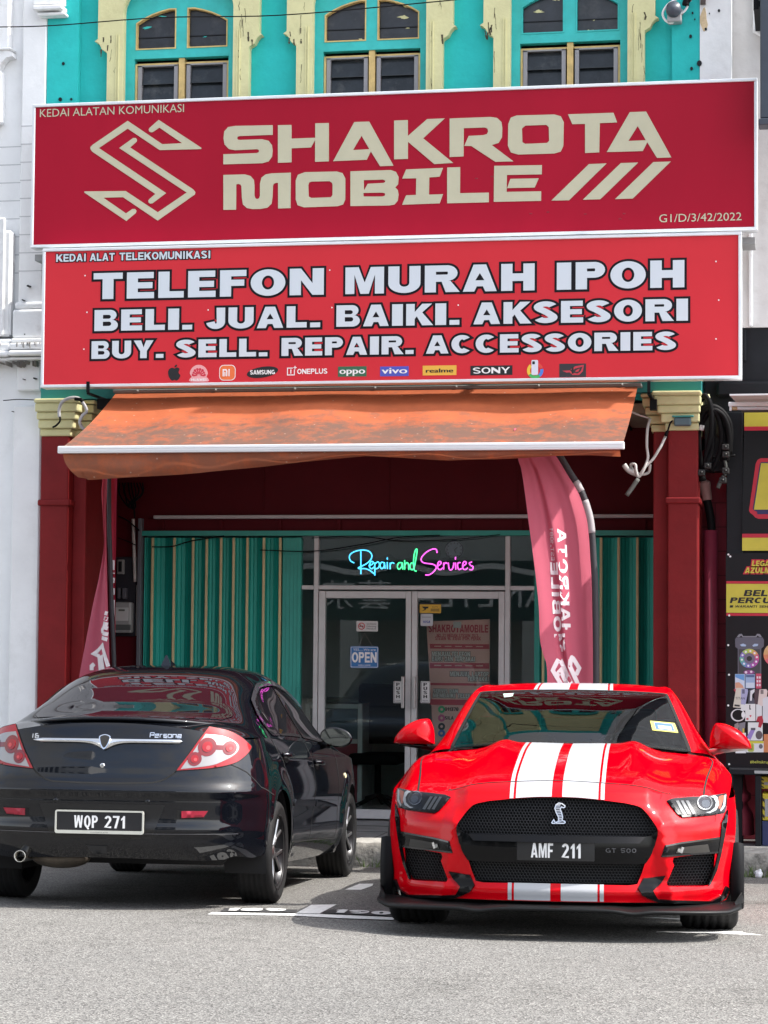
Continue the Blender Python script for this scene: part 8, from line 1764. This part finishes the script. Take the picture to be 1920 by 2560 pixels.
for sg in (1, -1):
    f_ = lambda y, s_, sg=sg: GF(y, s_*sg)
    panel('side_window', [(1.0, .97), (1.05, .90), (1.3, .77), (1.6, .745), (2.1, .745), (2.15, .97)], [], f_, .03, M_DKG, cou, .004, flip=sg > 0)
b = MB(); P = [GF(2.5, s_) for s_ in (-.5, .5)]
panel('rear_window', [(2.3, -.5), (2.3, .5), (3.1, .5), (3.1, -.5)], [], GF, .05, M_DKG, cou, .004, flip=True)
ck_ = panel('cowl', [(x, y) for x, y in [(-.68, .82), (-.5, .70), (0, .55), (.5, .70), (.68, .82), (.66, .60), (0, .42), (-.66, .60)]], [], lambda x, y: (x, y, .925), .05, M_GAP, cou)
for sg in (1, -1): 
    b = MB(); x0 = .06*sg; b.tube([GF(.60, .10*sg+.02), GF(.59, .40*sg), GF(.61, .56*sg)], .006, 6); b.build('wiper', M_BLKPL, cou, local=True)
# cabin seen through the glass
b = MB(); b.bbox(-.70, .70, .80, 1.25, .55, .90, .06, 3); b.build('dashboard', mat('dash_black', (.014, .014, .015), .6), cou, local=True)
M_SEAT = mat('seat_black', (.016, .016, .018), .6)
for sx in (-.36, .36): b = MB(); b.bbox(sx-.24, sx+.24, 1.85, 2.02, .55, 1.02, .07, 3); b.bbox(sx-.13, sx+.13, 1.90, 1.99, 1.0, 1.18, .05, 3); b.build('seat', M_SEAT, cou, local=True)
b = MB(); bm = bmesh.new(); Mk = Matrix.Translation((.36, 1.32, .90)) @ Matrix.Rotation(R(70), 4, 'X'); b.tube([Mk @ Vector((.17*math.cos(t), .17*math.sin(t), 0)) for t in np.linspace(0, 6.283, 30)], .014, 8); bm.free(); b.tube([Mk @ Vector((-.17, 0, 0)), Mk @ Vector((.17, 0, 0))], .012, 6); b.build('steering_wheel', M_SEAT, cou, local=True)
b = MB(); b.bbox(-.10, .10, 1.26, 1.29, 1.16, 1.22, .015, 2); b.build('rear_view_mirror', M_BLKPL, cou, local=True)
b = MB(); b.bbox(-.8, .8, 1.0, 3.4, .42, .52, .02); b.bbox(-.68, .68, 2.25, 2.35, .5, 1.12, .05); b.build('cabin_shell', M_SEAT, cou, local=True)
def gf_find(px, py):
    best = None
    for y in np.linspace(.56, 1.2, 60):
        for s_ in np.linspace(-.62, .62, 80):
            p = GF(y, s_); q = CM.o+CM.M @ np.array(p)-CAM; z = q @ fwd; d = (960+FPX*(q @ crt)/z-px)**2+(1280-FPX*(q @ cup)/z-py)**2
            if best is None or d < best[0]: best = (d, y, s_)
    return best[1:]
z8 = lambda x, y: gf_find(960+x/1.728, 1640+y/1.728)
st_ = [z8(x, y) for x, y in ((1152, 282), (1258, 292), (1268, 336), (1160, 324))]
stk = panel('road_tax_disc', st_, [], GF, .02, flat('tax_yellow', (.55, .52, .10)), wsn, .006, flip=True)
ce = (sum(p[0] for p in st_)/4, sum(p[1] for p in st_)/4); panel('disc_panel', [(ce[0]+(p[0]-ce[0])*.7, ce[1]+(p[1]-ce[1])*.72) for p in st_], [], GF, .02, flat('tax_blue', (.05, .13, .4)), stk, .0072, flip=True); panel('disc_text', [(ce[0]+(p[0]-ce[0])*.3-.01, ce[1]+(p[1]-ce[1])*.5) for p in st_], [], GF, .02, PW, stk, .0084, flip=True)
panel('small_sticker', [z8(x, y) for x, y in ((520, 168), (563, 165), (560, 180), (518, 182))], [], GF, .02, flat('pale_green', (.5, .6, .52)), wsn, .006, flip=True)
# mirrors
for sg, cx, cz_ in ((1, .905, 1.000), (-1, -.905, 1.005)):
    lp = [(-.115, -.045), (-.112, .02), (-.092, .075), (-.07, .088), (-.01, .078), (.06, .04), (.105, -.01), (.118, -.045), (.10, -.058), (-.10, -.058)]
    lp = spl(lp, 3, True); lp = [(x*sg, z) for x, z in lp]; rows = []
    for dy, sc in ((-.085, .0), (-.083, .35), (-.072, .66), (-.05, .86), (-.015, .97), (.03, 1.0), (.06, .97), (.065, .93)):
        rows.append([(cx+x*sc+(.004*sg)*(1-sc), .90+dy, cz_+z*sc+.006*(1-sc)) for x, z in lp])
    n_ = len(lp); vs = [p for r_ in rows for p in r_]; fs = [(i*n_+j, i*n_+(j+1) % n_, (i+1)*n_+(j+1) % n_, (i+1)*n_+j) for i in range(len(rows)-1) for j in range(n_)]+[tuple((len(rows)-1)*n_+j for j in range(n_))]
    mr = mesh_obj('door_mirror', vs, fs, M_RP, cou, True, True)
    b = MB(); b.tube([(sg*.775, 1.08, .915), (sg*.82, 1.0, .925), (sg*.87, .93, .934), (sg*.99, .91, .944)], [.022, .018, .016, .010], 10); b.build('mirror_arm', M_TRIM if sg < 0 else mat('arm_lit_pale', (.5, .5, .5), .3, metal=.5), mr, local=True)  # right arm coloured pale for the light on its underside; left stays black
# ------------------------------------------------------------------ the other side of the street (seen in the reflections)
op = thing('opposite_shophouse', 'row building across the road with dark green tea shop fascia', 'building', (-8, -11, 0))
M_OPW = mat('opposite_plaster', (.55, .55, .53), .8, var=.08, vscale=.6); M_OPG = mat('opposite_glass', (.06, .07, .08), .3)
b = MB(); b.box(-19, 3, -14, -11, 3.4, 9.5); b.box(-19, 3, -14.2, -13, .3, 3.4); b.build('wall', M_OPW, op)
b = MB()
for i in range(11):
    for j in range(2): b.box(-18.4+2*i, -17.3+2*i, -10.99, -10.9, 4.3+2.6*j, 5.9+2.6*j)
b.build('window_row', M_OPG, op)
b = MB(); b.box(-19, 3, -10.9, -10.6, 2.2, 3.5); b.build('fascia', mat('fascia_green', (.012, .05, .05), .4), op)
b = MB(); v, f = cloth(1, 80, lambda u, t: (-19+22*u, -10.55, 3.25+.08*math.sin(u*70)+.12*t)); b.add(v, f); b.build('fascia_wave', PW, op)
font_text('fascia_lettering', 'LE CANETEA  藝茶', -3.9, 2.5, .48, -10.585, PW, op, width=6.5, th=-.02, flip=True)
b = MB()
for x in range(-18, 4, 4): b.box(x, x+.4, -11, -10.6, .3, 2.2)
b.build('pillar', M_OPW, op)
tw = thing('opposite_block', 'tall white apartment block with rows of dark windows across the road', 'building', (-24, -22, 0))
b = MB(); b.box(-34, -14, -34, -24, .3, 19); b.build('wall', M_WHITE, tw)
b = MB()
for i in range(8):
    for j in range(6): b.box(-33+2.4*i, -31.6+2.4*i, -23.99, -23.9, 2+2.9*j, 3.6+2.9*j)
b.build('window_row', M_OPG, tw)
bpy.context.view_layer.update()
